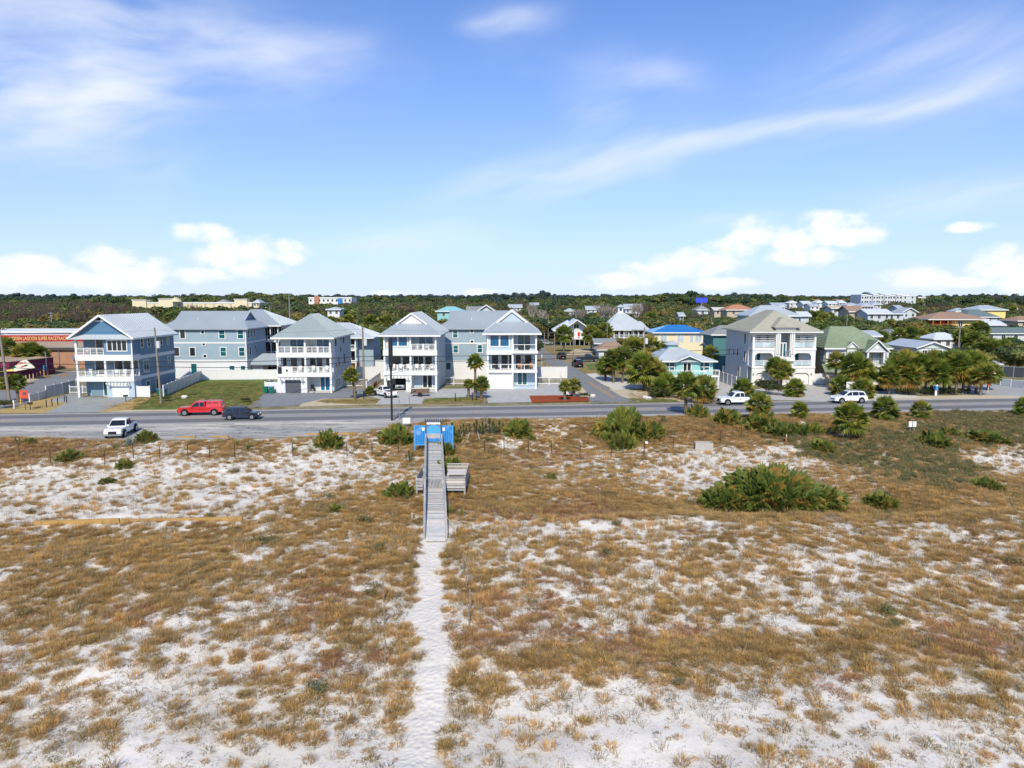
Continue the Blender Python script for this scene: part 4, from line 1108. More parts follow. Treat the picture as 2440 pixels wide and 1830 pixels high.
# ------------------------------------------------------------------ turquoise cottage with the cupola
Y4 = 121.0
t = Th('cottage', 'turquoise two-storey cottage with a square cupola and a white deck', 'house', (30, Y4, 0))
t.box('wall', 25.6, 34.45, Y4 + .3, Y4 + 9.5, 0, 4.4, TURQ)
t.box('front_bay', 27.95, 32.2, Y4, Y4 + .32, 2.1, 4.42, TURQ)
t.box('gable_wall', 28.2, 31.95, Y4 + .02, Y4 + .3, 4.4, 4.55, TURQ)
t.mesh('gable_wall', [(28.1, Y4 + .01, 4.4), (32.05, Y4 + .01, 4.4), (30.08, Y4 + .01, 5.2), (28.1, Y4 + .3, 4.4), (32.05, Y4 + .3, 4.4), (30.08, Y4 + .3, 5.2)], [(0, 1, 2), (5, 4, 3), (0, 2, 5, 3), (1, 4, 5, 2), (0, 3, 4, 1)], TURQ)
roof(t, hip(24.3, 35.0, Y4 - .6, Y4 + 10, 4.5, 28.2, Y4 + 4.0, 28.3, Y4 + 4.01, 7.0), ROOFL, .18, None)
P = [[(30.08, Y4 - .9, 5.42), (32.4, Y4 - .9, 4.45), (32.4, Y4 + 1.4, 4.9), (30.08, Y4 + 3.2, 5.42)], [(30.08, Y4 - .9, 5.42), (30.08, Y4 + 3.2, 5.42), (27.8, Y4 + 1.4, 4.9), (27.8, Y4 - .9, 4.45)]]
roof(t, P, ROOFL, .14, None, name='porch_gable', fascia=[((30.08, Y4 - .92, 5.45), (32.4, Y4 - .92, 4.47)), ((30.08, Y4 - .92, 5.45), (27.8, Y4 - .92, 4.47))])
t.box('fascia', 24.3, 27.8, Y4 - .66, Y4 - .58, 4.3, 4.52, WHITE); t.box('fascia', 32.4, 35.0, Y4 - .66, Y4 - .58, 4.3, 4.52, WHITE)
c = t.box('cupola', 27.3, 29.05, Y4 + 3.2, Y4 + 4.9, 6.3, 7.15, TURQ)
for x in (27.7, 28.2, 28.7): t.box('pane', x - .17, x + .17, Y4 + 3.16, Y4 + 3.198, 6.75, 7.05, CLEAR, par=c)
v, f = prism(hip(26.85, 29.5, Y4 + 2.75, Y4 + 5.35, 7.12, 28.17, Y4 + 4.05, 28.18, Y4 + 4.051, 7.75), .08); t.mesh('cupola_roof', v, f, ROOFL, par=c)
win(t, 'S', Y4, 29.3, 30.55, 2.15, 4.1, GDARK, nx=2, tr=.13, name='glass_door', bar=.14)
for a, b in ((26.1, 27.8), (32.0, 33.75)): win(t, 'S', Y4 + .3, a, b, 2.75, 4.1, GTEAL, nx=2, ny=2, tr=.12, bar=.12)
win(t, 'S', Y4 + .3, 30.2, 31.05, .05, 1.9, GTEAL, tr=.1, name='front_door', m=GARG); win(t, 'S', Y4 + .3, 32.3, 33.9, .3, 1.75, GTEAL, nx=2, ny=2, tr=.12, bar=.12); win(t, 'S', Y4 + .3, 26.6, 28.2, .4, 1.75, GTEAL, nx=2, tr=.12)
t.box('deck', 26.0, 35.05, Y4 - 1.5, Y4 + .3, 1.85, 2.05, WHITE); t.box('deck', 29.0, 32.6, Y4 - 2.6, Y4 - 1.502, 1.85, 2.05, WHITE)
railing(t, (26.0, Y4 - 1.45), (29.0, Y4 - 1.45), 2.05, 1.0, 3, 2); railing(t, (29.05, Y4 - 2.55), (32.55, Y4 - 2.55), 2.05, 1.0, 3, 2); railing(t, (32.6, Y4 - 1.45), (35.0, Y4 - 1.45), 2.05, 1.0, 2, 2)
for x in (26.1, 29.1, 32.5, 34.9): t.box('deck_post', x - .09, x + .09, Y4 - 1.45, Y4 - 1.28, 0, 1.85, WHITE)


# ------------------------------------------------------------------ white stucco villa with arches
Y5, XL, XR_ = 123.6, 41.9, 52.9
t = Th('villa', 'white stucco villa with arched balconies, two garages and a buff tiled roof', 'house', (47.4, Y5, 0))
t.box('wall', XL, XR_, Y5 + 2.4, Y5 + 15.5, 0, 9.2, STUC_SHADE)


def arch_wall(x0, x1, z0, z1, a0, a1, za, zb, r, y, m, nm='arched_wall', d=.4):
    """front wall with one opening a0..a1, za..zb whose upper corners are rounded by r"""
    pts = [(a1, za)]
    for k in range(9):
        q = math.pi / 2 * k / 8; pts.append((a1 - r + r * math.cos(q), zb - r + r * math.sin(q)))
    for k in range(9):
        q = math.pi / 2 + math.pi / 2 * k / 8; pts.append((a0 + r + r * math.cos(q), zb - r + r * math.sin(q)))
    pts.append((a0, za)); n = len(pts)
    outer = []
    for (x, z) in pts:
        if z <= za + 1e-6: outer.append((x1 if x > (a0 + a1) / 2 else x0, za))
        else:
            if z < zb - r + 1e-6: outer.append((x1 if x > (a0 + a1) / 2 else x0, z))
            else:
                s = (x - (a0 + a1) / 2) / ((a1 - a0) / 2); outer.append(((x0 + x1) / 2 + s * (x1 - x0) / 2, z1) if abs(s) < .97 else (x1 if s > 0 else x0, z1 if abs(s) < .995 else z))
    vs, fs = [], []
    for yy in (y, y + d):
        vs += [(x, yy, z) for x, z in pts] + [(x, yy, z) for x, z in outer]
    N = 2 * n
    for i in range(n - 1):
        fs += [(i, i + 1, n + i + 1, n + i), (N + i + 1, N + i, N + n + i, N + n + i + 1), (i + 1, i, N + i, N + i + 1)]
    t.mesh(nm, vs, [f[::-1] for f in fs], m)
    if za > z0 + .01: t.box(nm, x0, x1, y, y + d, z0, za, m)


# lower storey with garages, middle storey arches, top storey open loggia
for x0, x1, a0, a1 in ((XL, 46.3, 42.6, 45.3), (48.4, XR_, 49.2, 51.95)):
    arch_wall(x0, x1, 0, 3.3, a0, a1, .0, 2.15, .6, Y5, STUC)
    t.box('arched_wall', x0, x1, Y5 + .02, Y5 + .38, 3.02, 3.35, STUC)
    d = t.box('garage_door', a0 - .1, a1 + .1, Y5 + .32, Y5 + .36, .02, 2.25, WHITE)
    for k in range(4): t.box('panel', a0 + .05, a1 - .05, Y5 + .295, Y5 + .318, .06 + k * .53, .54 + k * .53, WHITE, par=d)
    b0, b1 = (42.35, 45.55) if x0 < 45 else (49.15, 52.15)
    arch_wall(x0, x1, 3.3, 6.4, b0, b1, 3.35, 5.62, .75, Y5, STUC)
    t.box('balcony_floor', x0, x1, Y5 + .41, Y5 + 2.4, 3.1, 3.33, STUC); t.box('balcony_floor', x0, x1, Y5 + .0, Y5 + 2.4, 6.2, 6.55, STUC)
    t.box('string_course', x0 - .05, x1 + .05, Y5 - .1, Y5 - .005, 6.05, 6.5, WHITE); t.box('string_course', x0 - .05, x1 + .05, Y5 - .08, Y5 - .005, 2.95, 3.25, WHITE)
    railing(t, (b0, Y5 + .2), (b1, Y5 + .2), 3.35, .95, 2, mode='glass')
    u0, u1 = (42.1, 45.7) if x0 < 45 else (49.1, 52.5)
    railing(t, (u0, Y5 + .15), (u1, Y5 + .15), 6.55, 1.0, 2, mode='glass')
    t.box('rear_wall', x0, x1, Y5 + 2.3, Y5 + 2.39, 3.33, 9.1, STUC)
    for a in ((b0 + .15, b0 + .75), (b0 + 1.1, b0 + 1.7)): win(t, 'S', Y5 + 2.3, a[0], a[1], 3.4, 5.4, GTEAL, tr=.06, name='glass_door')
    for a in ((u0 + .3, u0 + .85), (u0 + 1.3, u0 + 1.85), (u0 + 2.9, u0 + 3.35)): win(t, 'S', Y5 + 2.3, a[0], a[1], 6.6, 8.5, GTEAL if x0 > 45 else GDARK, tr=.06, name='glass_door')
    for x in (x0 + .15, x1 - .15): t.box('column', x - .17, x + .17, Y5 + .02, Y5 + .36, 6.55, 8.85, STUC)
    for k in range(3): t.box('louvre_slat', x0 + .1, x1 - .1, Y5 + .3, Y5 + .34, 7.75 + k * .33, 7.84 + k * .33, WHITE)
    t.box('frieze', x0 - .1, x1 + .1, Y5 - .12, Y5 + 2.4, 8.8, 9.35, STUC)
    if x0 < 45: railing(t, (XL + .15, Y5 + .3), (XL + .15, Y5 + 2.2), 6.55, 1.0, 1, mode='glass')
# the tall arched entrance in the middle
t.box('entrance_pier', 45.7, 46.42, Y5 - .5, Y5 + 2.4, 5.0, 9.3, STUC); t.box('entrance_pier', 48.28, 49.0, Y5 - .5, Y5 + 2.4, 5.0, 9.3, STUC)
arch_wall(46.42, 48.28, 5.0, 10.0, 46.55, 48.15, 5.02, 9.55, .78, Y5 - .5, STUC)
t.box('entrance_base', 45.6, 49.1, Y5 - .56, Y5 + 2.4, 4.25, 4.98, STUC); t.box('entrance_head', 45.62, 49.08, Y5 - .52, Y5 + 2.4, 9.52, 10.02, STUC)
t.box('entrance_cornice', 45.4, 49.5, Y5 - .85, Y5 + 1.5, 10.0, 10.18, WHITE)
for x in (46.0, 46.3, 48.4, 48.75): t.tube('column', (x, Y5 - .62, 5.5), (x, Y5 - .62, 9.1), .11, .11, WHITE, n=10)
t.box('entrance_back', 46.42, 48.28, Y5 + 1.6, Y5 + 1.7, 4.98, 9.6, GREYS)
win(t, 'S', Y5 + 1.6, 46.5, 47.3, 7.3, 9.0, GDARK, nx=2, tr=.08); win(t, 'S', Y5 - .2, 46.6, 47.5, 5.05, 7.3, GTEAL, nx=2, tr=.16, name='entrance_door', bar=.2)
railing(t, (47.4, Y5 - .62), (48.35, Y5 - .62), 4.98, 1.0, 1, mode='baluster', m=GREYM)
t.box('entrance_underside', 46.32, 48.38, Y5 + .5, Y5 + 2.4, 0, 4.25, GREYS)
st = t.box('stair', 46.55, 46.62, Y5 - 1.6, Y5 + .5, 0, 1.5, STUC)
for k in range(9): t.box('step', 46.62, 48.1, Y5 - 1.9 + k * .28, Y5 + .5, k * .2, (k + 1) * .2 - .004, STUC, par=st); 
for k in range(9): t.box('nosing', 46.6, 48.12, Y5 - 1.93 + k * .28, Y5 - 1.88 + k * .28, (k + 1) * .2, (k + 1) * .2 + .04, GREYM, par=st)
t.bar('stair_rail', (48.2, Y5 - 1.9, 1.0), (48.2, Y5 + .5, 2.9), .1, STUC)
for px, z0, z1, w in ((1776, 6.9, 8.8, .5), (1738, 4.5, 5.6, .3), (1749, 4.5, 5.6, .3), (1758, 4.5, 5.6, .35), (1775, 3.9, 5.7, .45), (1761, .9, 2.6, .5)):
    y = yat(px, XL, (z0 + z1) / 2); win(t, 'W', XL, y - w, y + w, z0, z1, GDARK, tr=.07)
e = .8; roof(t, hip(XL - e, XR_ + e, Y5 - e, Y5 + 16.3, 9.4, 46.6, Y5 + 6.4, 48.2, Y5 + 9.5, 13.4)[:0] + [[(XL - e, Y5 - e, 9.4), (XR_ + e, Y5 - e, 9.4), (47.4, Y5 + 5.6, 12.9)], [(XL - e, Y5 + 16.3, 9.4), (XL - e, Y5 - e, 9.4), (47.4, Y5 + 5.6, 12.9), (47.4, Y5 + 10, 12.9)], [(XR_ + e, Y5 - e, 9.4), (XR_ + e, Y5 + 16.3, 9.4), (47.4, Y5 + 10, 12.9), (47.4, Y5 + 5.6, 12.9)], [(XR_ + e, Y5 + 16.3, 9.4), (XL - e, Y5 + 16.3, 9.4), (47.4, Y5 + 10, 12.9)]], TILEB, .2, .33, .42, fascia=eaves(XL - e, XR_ + e, Y5 - e, Y5 + 16.3, 9.4))
roof(t, [[(45.2, Y5 - 1.0, 10.2), (49.7, Y5 - 1.0, 10.2), (47.45, Y5 + 1.6, 11.75)], [(45.2, Y5 + 5, 10.2), (45.2, Y5 - 1.0, 10.2), (47.45, Y5 + 1.6, 11.75), (47.45, Y5 + 5, 11.75)], [(49.7, Y5 - 1.0, 10.2), (49.7, Y5 + 5, 10.2), (47.45, Y5 + 5, 11.75), (47.45, Y5 + 1.6, 11.75)]], TILEB, .16, .33, .42, name='portico_roof')
for x0 in (42.15, 45.55, 48.75, 52.3):
    s_ = t.box('wall_lamp', x0 - .1, x0 + .1, Y5 - .12, Y5 - .005, 1.75, 2.15, GREYM)

# ------------------------------------------------------------------ green tiled house with the white porch gable
Y6 = 124.9
t = Th('tiled_house', 'grey house with a mossy green tiled roof and a white gabled porch', 'house', (61, Y6, 0))
t.box('wall', 55.5, 66.2, Y6 + .6, Y6 + 12, 2.9, 6.4, TAN); t.box('front_wall', 55.52, 61.9, Y6 + .5, Y6 + .59, 2.9, 6.4, WHTS)
t.box('right_wall', 65.2, 66.22, Y6 - .3, Y6 + .58, 2.9, 6.3, GREYS)
t.box('lower_wall', 56.0, 66.0, Y6 + .8, Y6 + 11.8, 0, 2.9, TAN)
t.box('garage_bay', 60.6, 64.2, Y6 - 1.0, Y6 + .8, 0, 2.6, WHTS); garage(t, 61.0, 63.8, Y6 - 1.0, 2.1, WHITE)
roof(t, [[(60.2, Y6 - 1.5, 2.55), (64.6, Y6 - 1.5, 2.55), (64.2, Y6 + .75, 3.3), (60.6, Y6 + .75, 3.3)]], TILEG, .14, None, .35, name='garage_roof', fascia=[((60.2, Y6 - 1.5, 2.55), (64.6, Y6 - 1.5, 2.55))])
t.box('porch_floor', 61.9, 65.2, Y6 - 1.2, Y6 + .58, 3.15, 3.5, WHITE)
for x in (62.15, 65.0):
    t.box('post', x - .16, x + .16, Y6 - 1.15, Y6 - .85, 3.5, 5.85, WHITE); t.box('post', x - .16, x + .16, Y6 - 1.15, Y6 - .85, 0, 3.15, WHITE)
railing(t, (62.3, Y6 - 1.0), (64.85, Y6 - 1.0), 3.5, 1.1, 1, mode='baluster', m=GREYM)
for a, b, m_ in ((62.4, 63.2, GDARK), (64.0, 64.8, CLEAR)): win(t, 'S', Y6 + .5, a, b, 3.6, 5.6, m_, tr=.1, name='glass_door')
win(t, 'S', Y6 + .5, 60.6, 61.75, 3.6, 5.6, GDARK, nx=2, tr=.08, name='glass_door')
for x in (56.2, 57.25, 58.25): win(t, 'S', Y6 + .5, x - .32, x + .32, 4.5, 5.85, CLEAR, ny=2, tr=.1)
t.box('dormer_wall', 59.0, 60.6, Y6 + .0, Y6 + .5, 2.95, 6.7, WHITE); win(t, 'S', Y6, 59.3, 60.25, 4.4, 5.9, CLEAR, tr=.08)
t.mesh('dormer_gable', [(58.95, Y6 - .01, 6.6), (60.65, Y6 - .01, 6.6), (59.8, Y6 - .01, 7.4), (58.95, Y6 + 1.5, 6.6), (60.65, Y6 + 1.5, 6.6), (59.8, Y6 + 1.5, 7.4)], [(0, 1, 2), (0, 2, 5, 3), (1, 4, 5, 2)], STUC)
roof(t, [[(58.75, Y6 - .25, 6.55), (59.8, Y6 - .25, 7.5), (59.8, Y6 + 2, 7.5), (58.75, Y6 + 2, 6.55)], [(60.85, Y6 - .25, 6.55), (60.85, Y6 + 2, 6.55), (59.8, Y6 + 2, 7.5), (59.8, Y6 - .25, 7.5)]], TILEG, .1, None, name='dormer_roof', fascia=[((58.75, Y6 - .27, 6.55), (59.8, Y6 - .27, 7.5)), ((60.85, Y6 - .27, 6.55), (59.8, Y6 - .27, 7.5))])
win(t, 'W', 55.5, Y6 + 1.2, Y6 + 2.3, 4.0, 5.7, CLEAR, ny=2)
t.mesh('porch_gable', [(61.8, Y6 - 1.2, 5.9), (65.4, Y6 - 1.2, 5.9), (63.6, Y6 - 1.2, 7.6), (61.8, Y6 - .9, 5.9), (65.4, Y6 - .9, 5.9), (63.6, Y6 - .9, 7.6)], [(0, 1, 2), (5, 4, 3), (0, 3, 4, 1)], GREYS)
t.mesh('diamond', [(63.6, Y6 - 1.23, 6.15), (64.0, Y6 - 1.23, 6.55), (63.6, Y6 - 1.23, 6.95), (63.2, Y6 - 1.23, 6.55)], [(0, 1, 2, 3)], WHITE); t.box('porch_beam', 61.8, 65.4, Y6 - 1.25, Y6 - .85, 5.75, 5.92, WHITE)
roof(t, [[(61.5, Y6 - 1.6, 5.85), (63.6, Y6 - 1.6, 7.85), (63.6, Y6 + 5, 7.85), (61.5, Y6 + 3, 5.85)], [(65.7, Y6 - 1.6, 5.85), (65.7, Y6 + 3, 5.85), (63.6, Y6 + 5, 7.85), (63.6, Y6 - 1.6, 7.85)]], TILEG, .14, None, .35, name='porch_roof', fascia=[((61.5, Y6 - 1.62, 5.87), (63.6, Y6 - 1.62, 7.87)), ((65.7, Y6 - 1.62, 5.87), (63.6, Y6 - 1.62, 7.87))])
roof(t, hip(54.9, 67.0, Y6 - .1, Y6 + 12.6, 6.4, 58.2, Y6 + 5.6, 62.4, Y6 + 5.6, 10.0), TILEG, .2, None, .36, fascia=[((54.9, Y6 - .12, 6.4), (58.7, Y6 - .12, 6.4)), ((65.8, Y6 - .12, 6.4), (67.0, Y6 - .12, 6.4))])
roof(t, [[(54.3, Y6 - 2.0, 2.5), (57.5, Y6 - 2.6, 2.3), (58.0, Y6 + .5, 3.4), (54.8, Y6 + .5, 3.5)]], TILEG, .14, None, .35, name='side_roof')
t.box('side_wall', 54.8, 57.3, Y6 - 1.6, Y6 + .4, 0, 2.3, TAN)


# ------------------------------------------------------------------ plainer houses further back
def block_house(name, label, pxl, pxr, pye, pyr, Y, wallm, roofm, depth=9, kind='hip', over=.6, rl=None, wins=2, tier=None, glassm=None, seam=None, ridge=None, group=None, wh=1.3, thick=.2):
    """house of which mostly the roof shows: eave line pxl..pxr at pye and ridge at pyr, standing at depth Y"""
    a, b = aty(pxl, pye, Y), aty(pxr, pye, Y); zr = aty((pxl + pxr) / 2, pyr, Y + (depth / 2 if kind != 'gable' else 0)).z
    x0, x1, ze = a.x, b.x, max(a.z, 2.4); zr = max(zr, ze + .6)
    t = Th(name, label, 'house', ((x0 + x1) / 2, Y, 0), group=group)
    y1 = Y + depth
    t.box('wall', x0 + over, x1 - over, Y + over, y1 - over, 0, ze - .05, wallm)
    xm, ym = (x0 + x1) / 2, (Y + y1) / 2
    if kind == 'hip':
        k = min(depth / 2, (x1 - x0) * .36)
        if x1 - x0 >= depth * .8: P = hip(x0, x1, Y, y1, ze, x0 + k, ym, x1 - k, ym, zr)
        else: P = hip(x0, x1, Y, y1, ze, xm, Y + (x1 - x0) / 2, xm, max(y1 - (x1 - x0) / 2, Y + (x1 - x0) / 2 + .5), zr)
        FA = eaves(x0, x1, Y, y1, ze)
    elif kind == 'side':
        P = [[(x0, Y, ze), (x1, Y, ze), (x1, ym, zr), (x0, ym, zr)], [(x1, y1, ze), (x0, y1, ze), (x0, ym, zr), (x1, ym, zr)]]; FA = eaves(x0, x1, Y, y1, ze)[:1]
        for x in (x0 + over + .02, x1 - over - .02): t.mesh('gable_wall', [(x, Y + over, ze - .06), (x, y1 - over, ze - .06), (x, ym, zr - .3)], [(0, 1, 2)], wallm)
    else:
        P = [[(x0, Y, ze), (xm, Y, zr), (xm, y1, zr), (x0, y1, ze)], [(x1, Y, ze), (x1, y1, ze), (xm, y1, zr), (xm, Y, zr)]]
        FA = [((x0, Y - .03, ze), (xm, Y - .03, zr)), ((x1, Y - .03, ze), (xm, Y - .03, zr))]
        yy = Y + over; t.mesh('gable_wall', [(x0 + over, yy, ze - .06), (x1 - over, yy, ze - .06), (xm, yy, zr - .25)], [(0, 1, 2)], wallm)
    roof(t, P, roofm, thick, seam, fascia=FA)
    n = wins; w = (x1 - x0 - 2 * over)
    for z in (tier or (ze - .6 - wh,)):
        for i in range(n):
            x = x0 + over + w * (i + .5) / n; win(t, 'S', Y + over, x - .5, x + .5, z, z + wh, glassm or GDARK, tr=.1, nx=2 if wh > 1.2 else 1)
    return t, (x0, x1, ze, zr)


# grey-gabled stilt house up the street
Y1 = 228.9
t = Th('stilt_house', 'white stilt house with a wide grey gable and a red door up the street', 'house', (21, Y1, 0))
t.box('wall', 15.9, 25.8, Y1 + 2, Y1 + 14, 2.1, 5.0, WHTS)
t.mesh('gable_wall', [(16.4, Y1 + 1.99, 4.9), (25.4, Y1 + 1.99, 4.9), (20.9, Y1 + 1.99, 7.9)], [(0, 1, 2)], GREYS)
for x in np.arange(15.8, 26.2, 1.5): t.box('stilt', x - .14, x + .14, Y1, Y1 + .28, 0, 2.0, GREYM)
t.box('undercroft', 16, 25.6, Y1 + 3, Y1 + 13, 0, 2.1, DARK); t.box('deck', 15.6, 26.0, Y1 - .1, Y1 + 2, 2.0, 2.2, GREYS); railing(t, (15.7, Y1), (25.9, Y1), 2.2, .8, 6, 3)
win(t, 'S', Y1 + 2, 19.0, 20.2, 3.0, 4.3, GTEAL); win(t, 'S', Y1 + 2, 23.3, 24.6, 3.0, 4.3, GTEAL); win(t, 'S', Y1 + 2, 21.3, 22.0, 2.3, 4.3, REDP, tr=.14, name='front_door', pane='door_leaf'); win(t, 'S', Y1 + 1.99, 20.0, 21.6, 5.4, 6.8, GDARK, nx=2, tr=.18, bar=.16)
roof(t, [[(15.0, Y1 - .5, 4.3), (20.9, Y1 - .5, 8.4), (20.9, Y1 + 15, 8.4), (15.0, Y1 + 15, 4.3)], [(26.9, Y1 - .5, 4.3), (26.9, Y1 + 15, 4.3), (20.9, Y1 + 15, 8.4), (20.9, Y1 - .5, 8.4)]], ROOFW, .25, None, fascia=[((26.9, Y1 - .55, 4.3), (20.9, Y1 - .55, 8.4)), ((15.0, Y1 - .55, 4.3), (20.9, Y1 - .55, 8.4))])
roof(t, [[(13.2, Y1 + 4, 4.9), (13.2, Y1 + 12, 4.9), (18.5, Y1 + 10, 8.0), (18.5, Y1 + 6, 8.0)], [(13.2, Y1 + 3.6, 4.9), (18.5, Y1 + 5.6, 8.0), (18.5, Y1 + 2, 6.6), (14, Y1 + 2, 4.4)]], ROOFW, .2, None, name='dormer_roof')
# pyramid house with lantern
Y2 = 232.0
t = Th('stilt_house', 'white stilt house under a tall pyramid roof with a square lantern', 'house', (38, Y2, 0))
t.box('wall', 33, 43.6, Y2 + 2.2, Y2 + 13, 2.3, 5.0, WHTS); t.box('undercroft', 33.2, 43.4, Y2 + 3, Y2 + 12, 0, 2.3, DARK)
t.box('deck', 31.5, 44.6, Y2, Y2 + 2.2, 2.2, 2.45, WHITE); railing(t, (31.6, Y2 + .1), (44.5, Y2 + .1), 2.45, .9, 8, 3)
for x in np.arange(31.7, 44.7, 1.6): t.box('post', x - .12, x + .12, Y2 + .05, Y2 + .29, 2.45, 5.0, WHITE); t.box('stilt', x - .12, x + .12, Y2 + .05, Y2 + .29, 0, 2.2, WHITE)
for x in (34.3, 36.4, 38.6, 40.6, 42.4): win(t, 'S', Y2 + 2.2, x - .6, x + .6, 2.6, 4.6, GDARK, nx=2)
roof(t, hip(30.4, 45.2, Y2 - .7, Y2 + 14, 5.05, 35.6, Y2 + 6, 36.4, Y2 + 6.01, 11.0), ROOFL, .25, .8, fascia=eaves(30.4, 45.2, Y2 - .7, Y2 + 14, 5.05))
roof(t, [[(38.9, Y2 - .9, 5.05), (44.6, Y2 - .9, 5.05), (42.2, Y2 + 2.2, 7.7), (41.2, Y2 + 2.2, 7.7)], [(38.9, Y2 - .9, 5.05), (41.2, Y2 + 2.2, 7.7), (39, Y2 + 5, 7.6)], [(44.6, Y2 - .9, 5.05), (43.6, Y2 + 5, 7.0), (42.2, Y2 + 2.2, 7.7)]], ROOFL, .18, .8, name='bay_roof')
c = t.box('lantern', 35.3, 36.9, Y2 + 5.2, Y2 + 6.8, 10.0, 12.4, WHITE); t.box('pane', 35.7, 36.5, Y2 + 5.15, Y2 + 5.19, 11.0, 12.0, GTEAL, par=c)
v, f = prism(hip(34.9, 37.3, Y2 + 4.8, Y2 + 7.2, 12.4, 36.1, Y2 + 6, 36.11, Y2 + 6.01, 13.2), .1); t.mesh('lantern_roof', v, f, ROOFL, par=c)
# blue metal roof over a cream house
t, q = block_house('villa', 'cream house under a bright blue hipped metal roof', 1555, 1690, 792, 774, 165, CREAM, ROOFB, 10, seam=.8, wins=0)
for x, n in ((38.0, 2), (40.6, 1), (42.2, 2), (36.3, 2)): 
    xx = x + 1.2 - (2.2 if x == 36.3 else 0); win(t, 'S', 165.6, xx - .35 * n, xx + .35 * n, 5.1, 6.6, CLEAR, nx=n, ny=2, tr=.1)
# teal shed-roofed house behind the villa
block_house('outbuilding', 'teal walled house with a grey roof peeping behind the white villa', 1695, 1790, 797, 775, 146, TEALW, SHING, 9, wins=1)
block_house('outbuilding', 'low cream garage between the turquoise cottage and the villa', 1684, 1716, 826, 822, 150, TAN, PALEC, 6, kind='side', wins=0)
block_house('cottage', 'low grey cottage with teal gable trim near the parked cars', 1415, 1472, 818, 806, 188, TEALW, SHING, 9, kind='side', wins=2)
block_house('cottage', 'brown-grey roofed cottage behind the palm thicket by the street', 1422, 1500, 833, 814, 176, PALEG, SHINB, 8, kind='hip', wins=2)
block_house('bungalow', 'grey bungalow with white window trim behind the palm hedge', 2183, 2268, 829, 814, 160, GREYS, ROOFL, 14, kind='gable', wins=2, wh=1.4)
block_house('bungalow', 'pale roofed bungalow with a red sign between palms', 2225, 2300, 808, 792, 200, WHTS, ROOFW, 9, wins=3)
block_house('bungalow', 'blue-grey hip-roofed bungalow left of the orange palm', 2112, 2166, 799, 784, 215, GREYS, SHING, 10, wins=3)
block_house('bungalow', 'long green-grey roofed house above the timber deck', 2345, 2475, 794, 780, 205, GREYS, SHINGR, 9, kind='side', wins=4)
t, q = block_house('shed', 'small grey shed beside the dark mesh fence', 2362, 2392, 870, 858, 138, GREYS, SHING, 4, wins=1, wh=.8)
# timber deck of that house
p0, p1 = aty(2323, 815, 190), aty(2375, 815, 190)
t = Th('timber_deck', 'orange-brown raised timber deck behind the palms at right', 'deck', (p0.x, 190, 0))
t.box('deck', p0.x, p1.x, 190, 194, p0.z - .3, p0.z, CEDAR); railing(t, (p0.x, 190.1), (p1.x, 190.1), p0.z, 1.1, 3, mode='baluster', m=CEDAR)
for x in (p0.x + .2, p1.x - .2): t.box('post', x - .15, x + .15, 190.2, 190.5, 0, p0.z - .3, CEDAR)
t.box('green_screen', p0.x + 2.2, p1.x - .4, 190.6, 190.66, .3, p0.z - .5, GTEAL)
# children's slide
p = aty(2350, 850, 172); t = Th('playground_slide', 'green playground slide between the palms at right', 'slide', (p.x, 172, 0), local=True)
t.bar('chute', (0, 0, 2.3), (1.5, -1.5, .3), .6, mat('green_slide', (.02, .30, .24), .4, .4), h=.08); t.bar('rim', (.25, .25, 2.45), (1.75, -1.25, .45), .08, WHITE); t.box('ladder', -.3, .3, .2, .3, 0, 2.4, WHITE)
# orange and yellow house with wrap-round balcony
Yo = 291.0
t = Th('balcony_house', 'yellow house with orange balconies under a wide brown hipped roof', 'house', (182, Yo, 0))
t.box('wall', 179.5, 190.3, Yo, Yo + 12, 0, 6.8, YELLOW); t.box('orange_wall', 173.6, 179.5, Yo + 2.2, Yo + 12, 0, 6.8, ORANGE); t.box('plinth', 172, 190.5, Yo - .06, Yo + .3, 0, 2.6, CREAM)
t.box('balcony', 170, 181, Yo - 1.6, Yo + 2.2, 3.3, 3.7, ORANGE); t.box('balcony_edge', 170, 181, Yo - 1.68, Yo - 1.61, 3.1, 3.4, CREAM)
railing(t, (170.2, Yo - 1.5), (181, Yo - 1.5), 3.7, 1.2, 5, 5, m=ORANGE); railing(t, (170.2, Yo - 1.5), (170.2, Yo + 6), 3.7, 1.2, 3, 5, m=ORANGE)
for x in (171, 174, 177, 180): t.box('post', x - .15, x + .15, Yo - 1.5, Yo - 1.2, 3.7, 6.8, ORANGE)
for x in (174.6, 176.0, 178.4): win(t, 'S', Yo + 2.2, x - .45, x + .45, 3.8, 6.0, GDARK, tr=.1, m=CEDAR)
win(t, 'S', Yo, 182.2, 183.8, 4.0, 5.8, GDARK, nx=2, tr=.16, bar=.3)
roof(t, hip(168.8, 193.8, Yo - 1.8, Yo + 13.5, 6.8, 177.8, Yo + 6, 184.6, Yo + 6, 9.6), SHINB, .3, None, fascia=eaves(168.8, 193.8, Yo - 1.8, Yo + 13.5, 6.8))

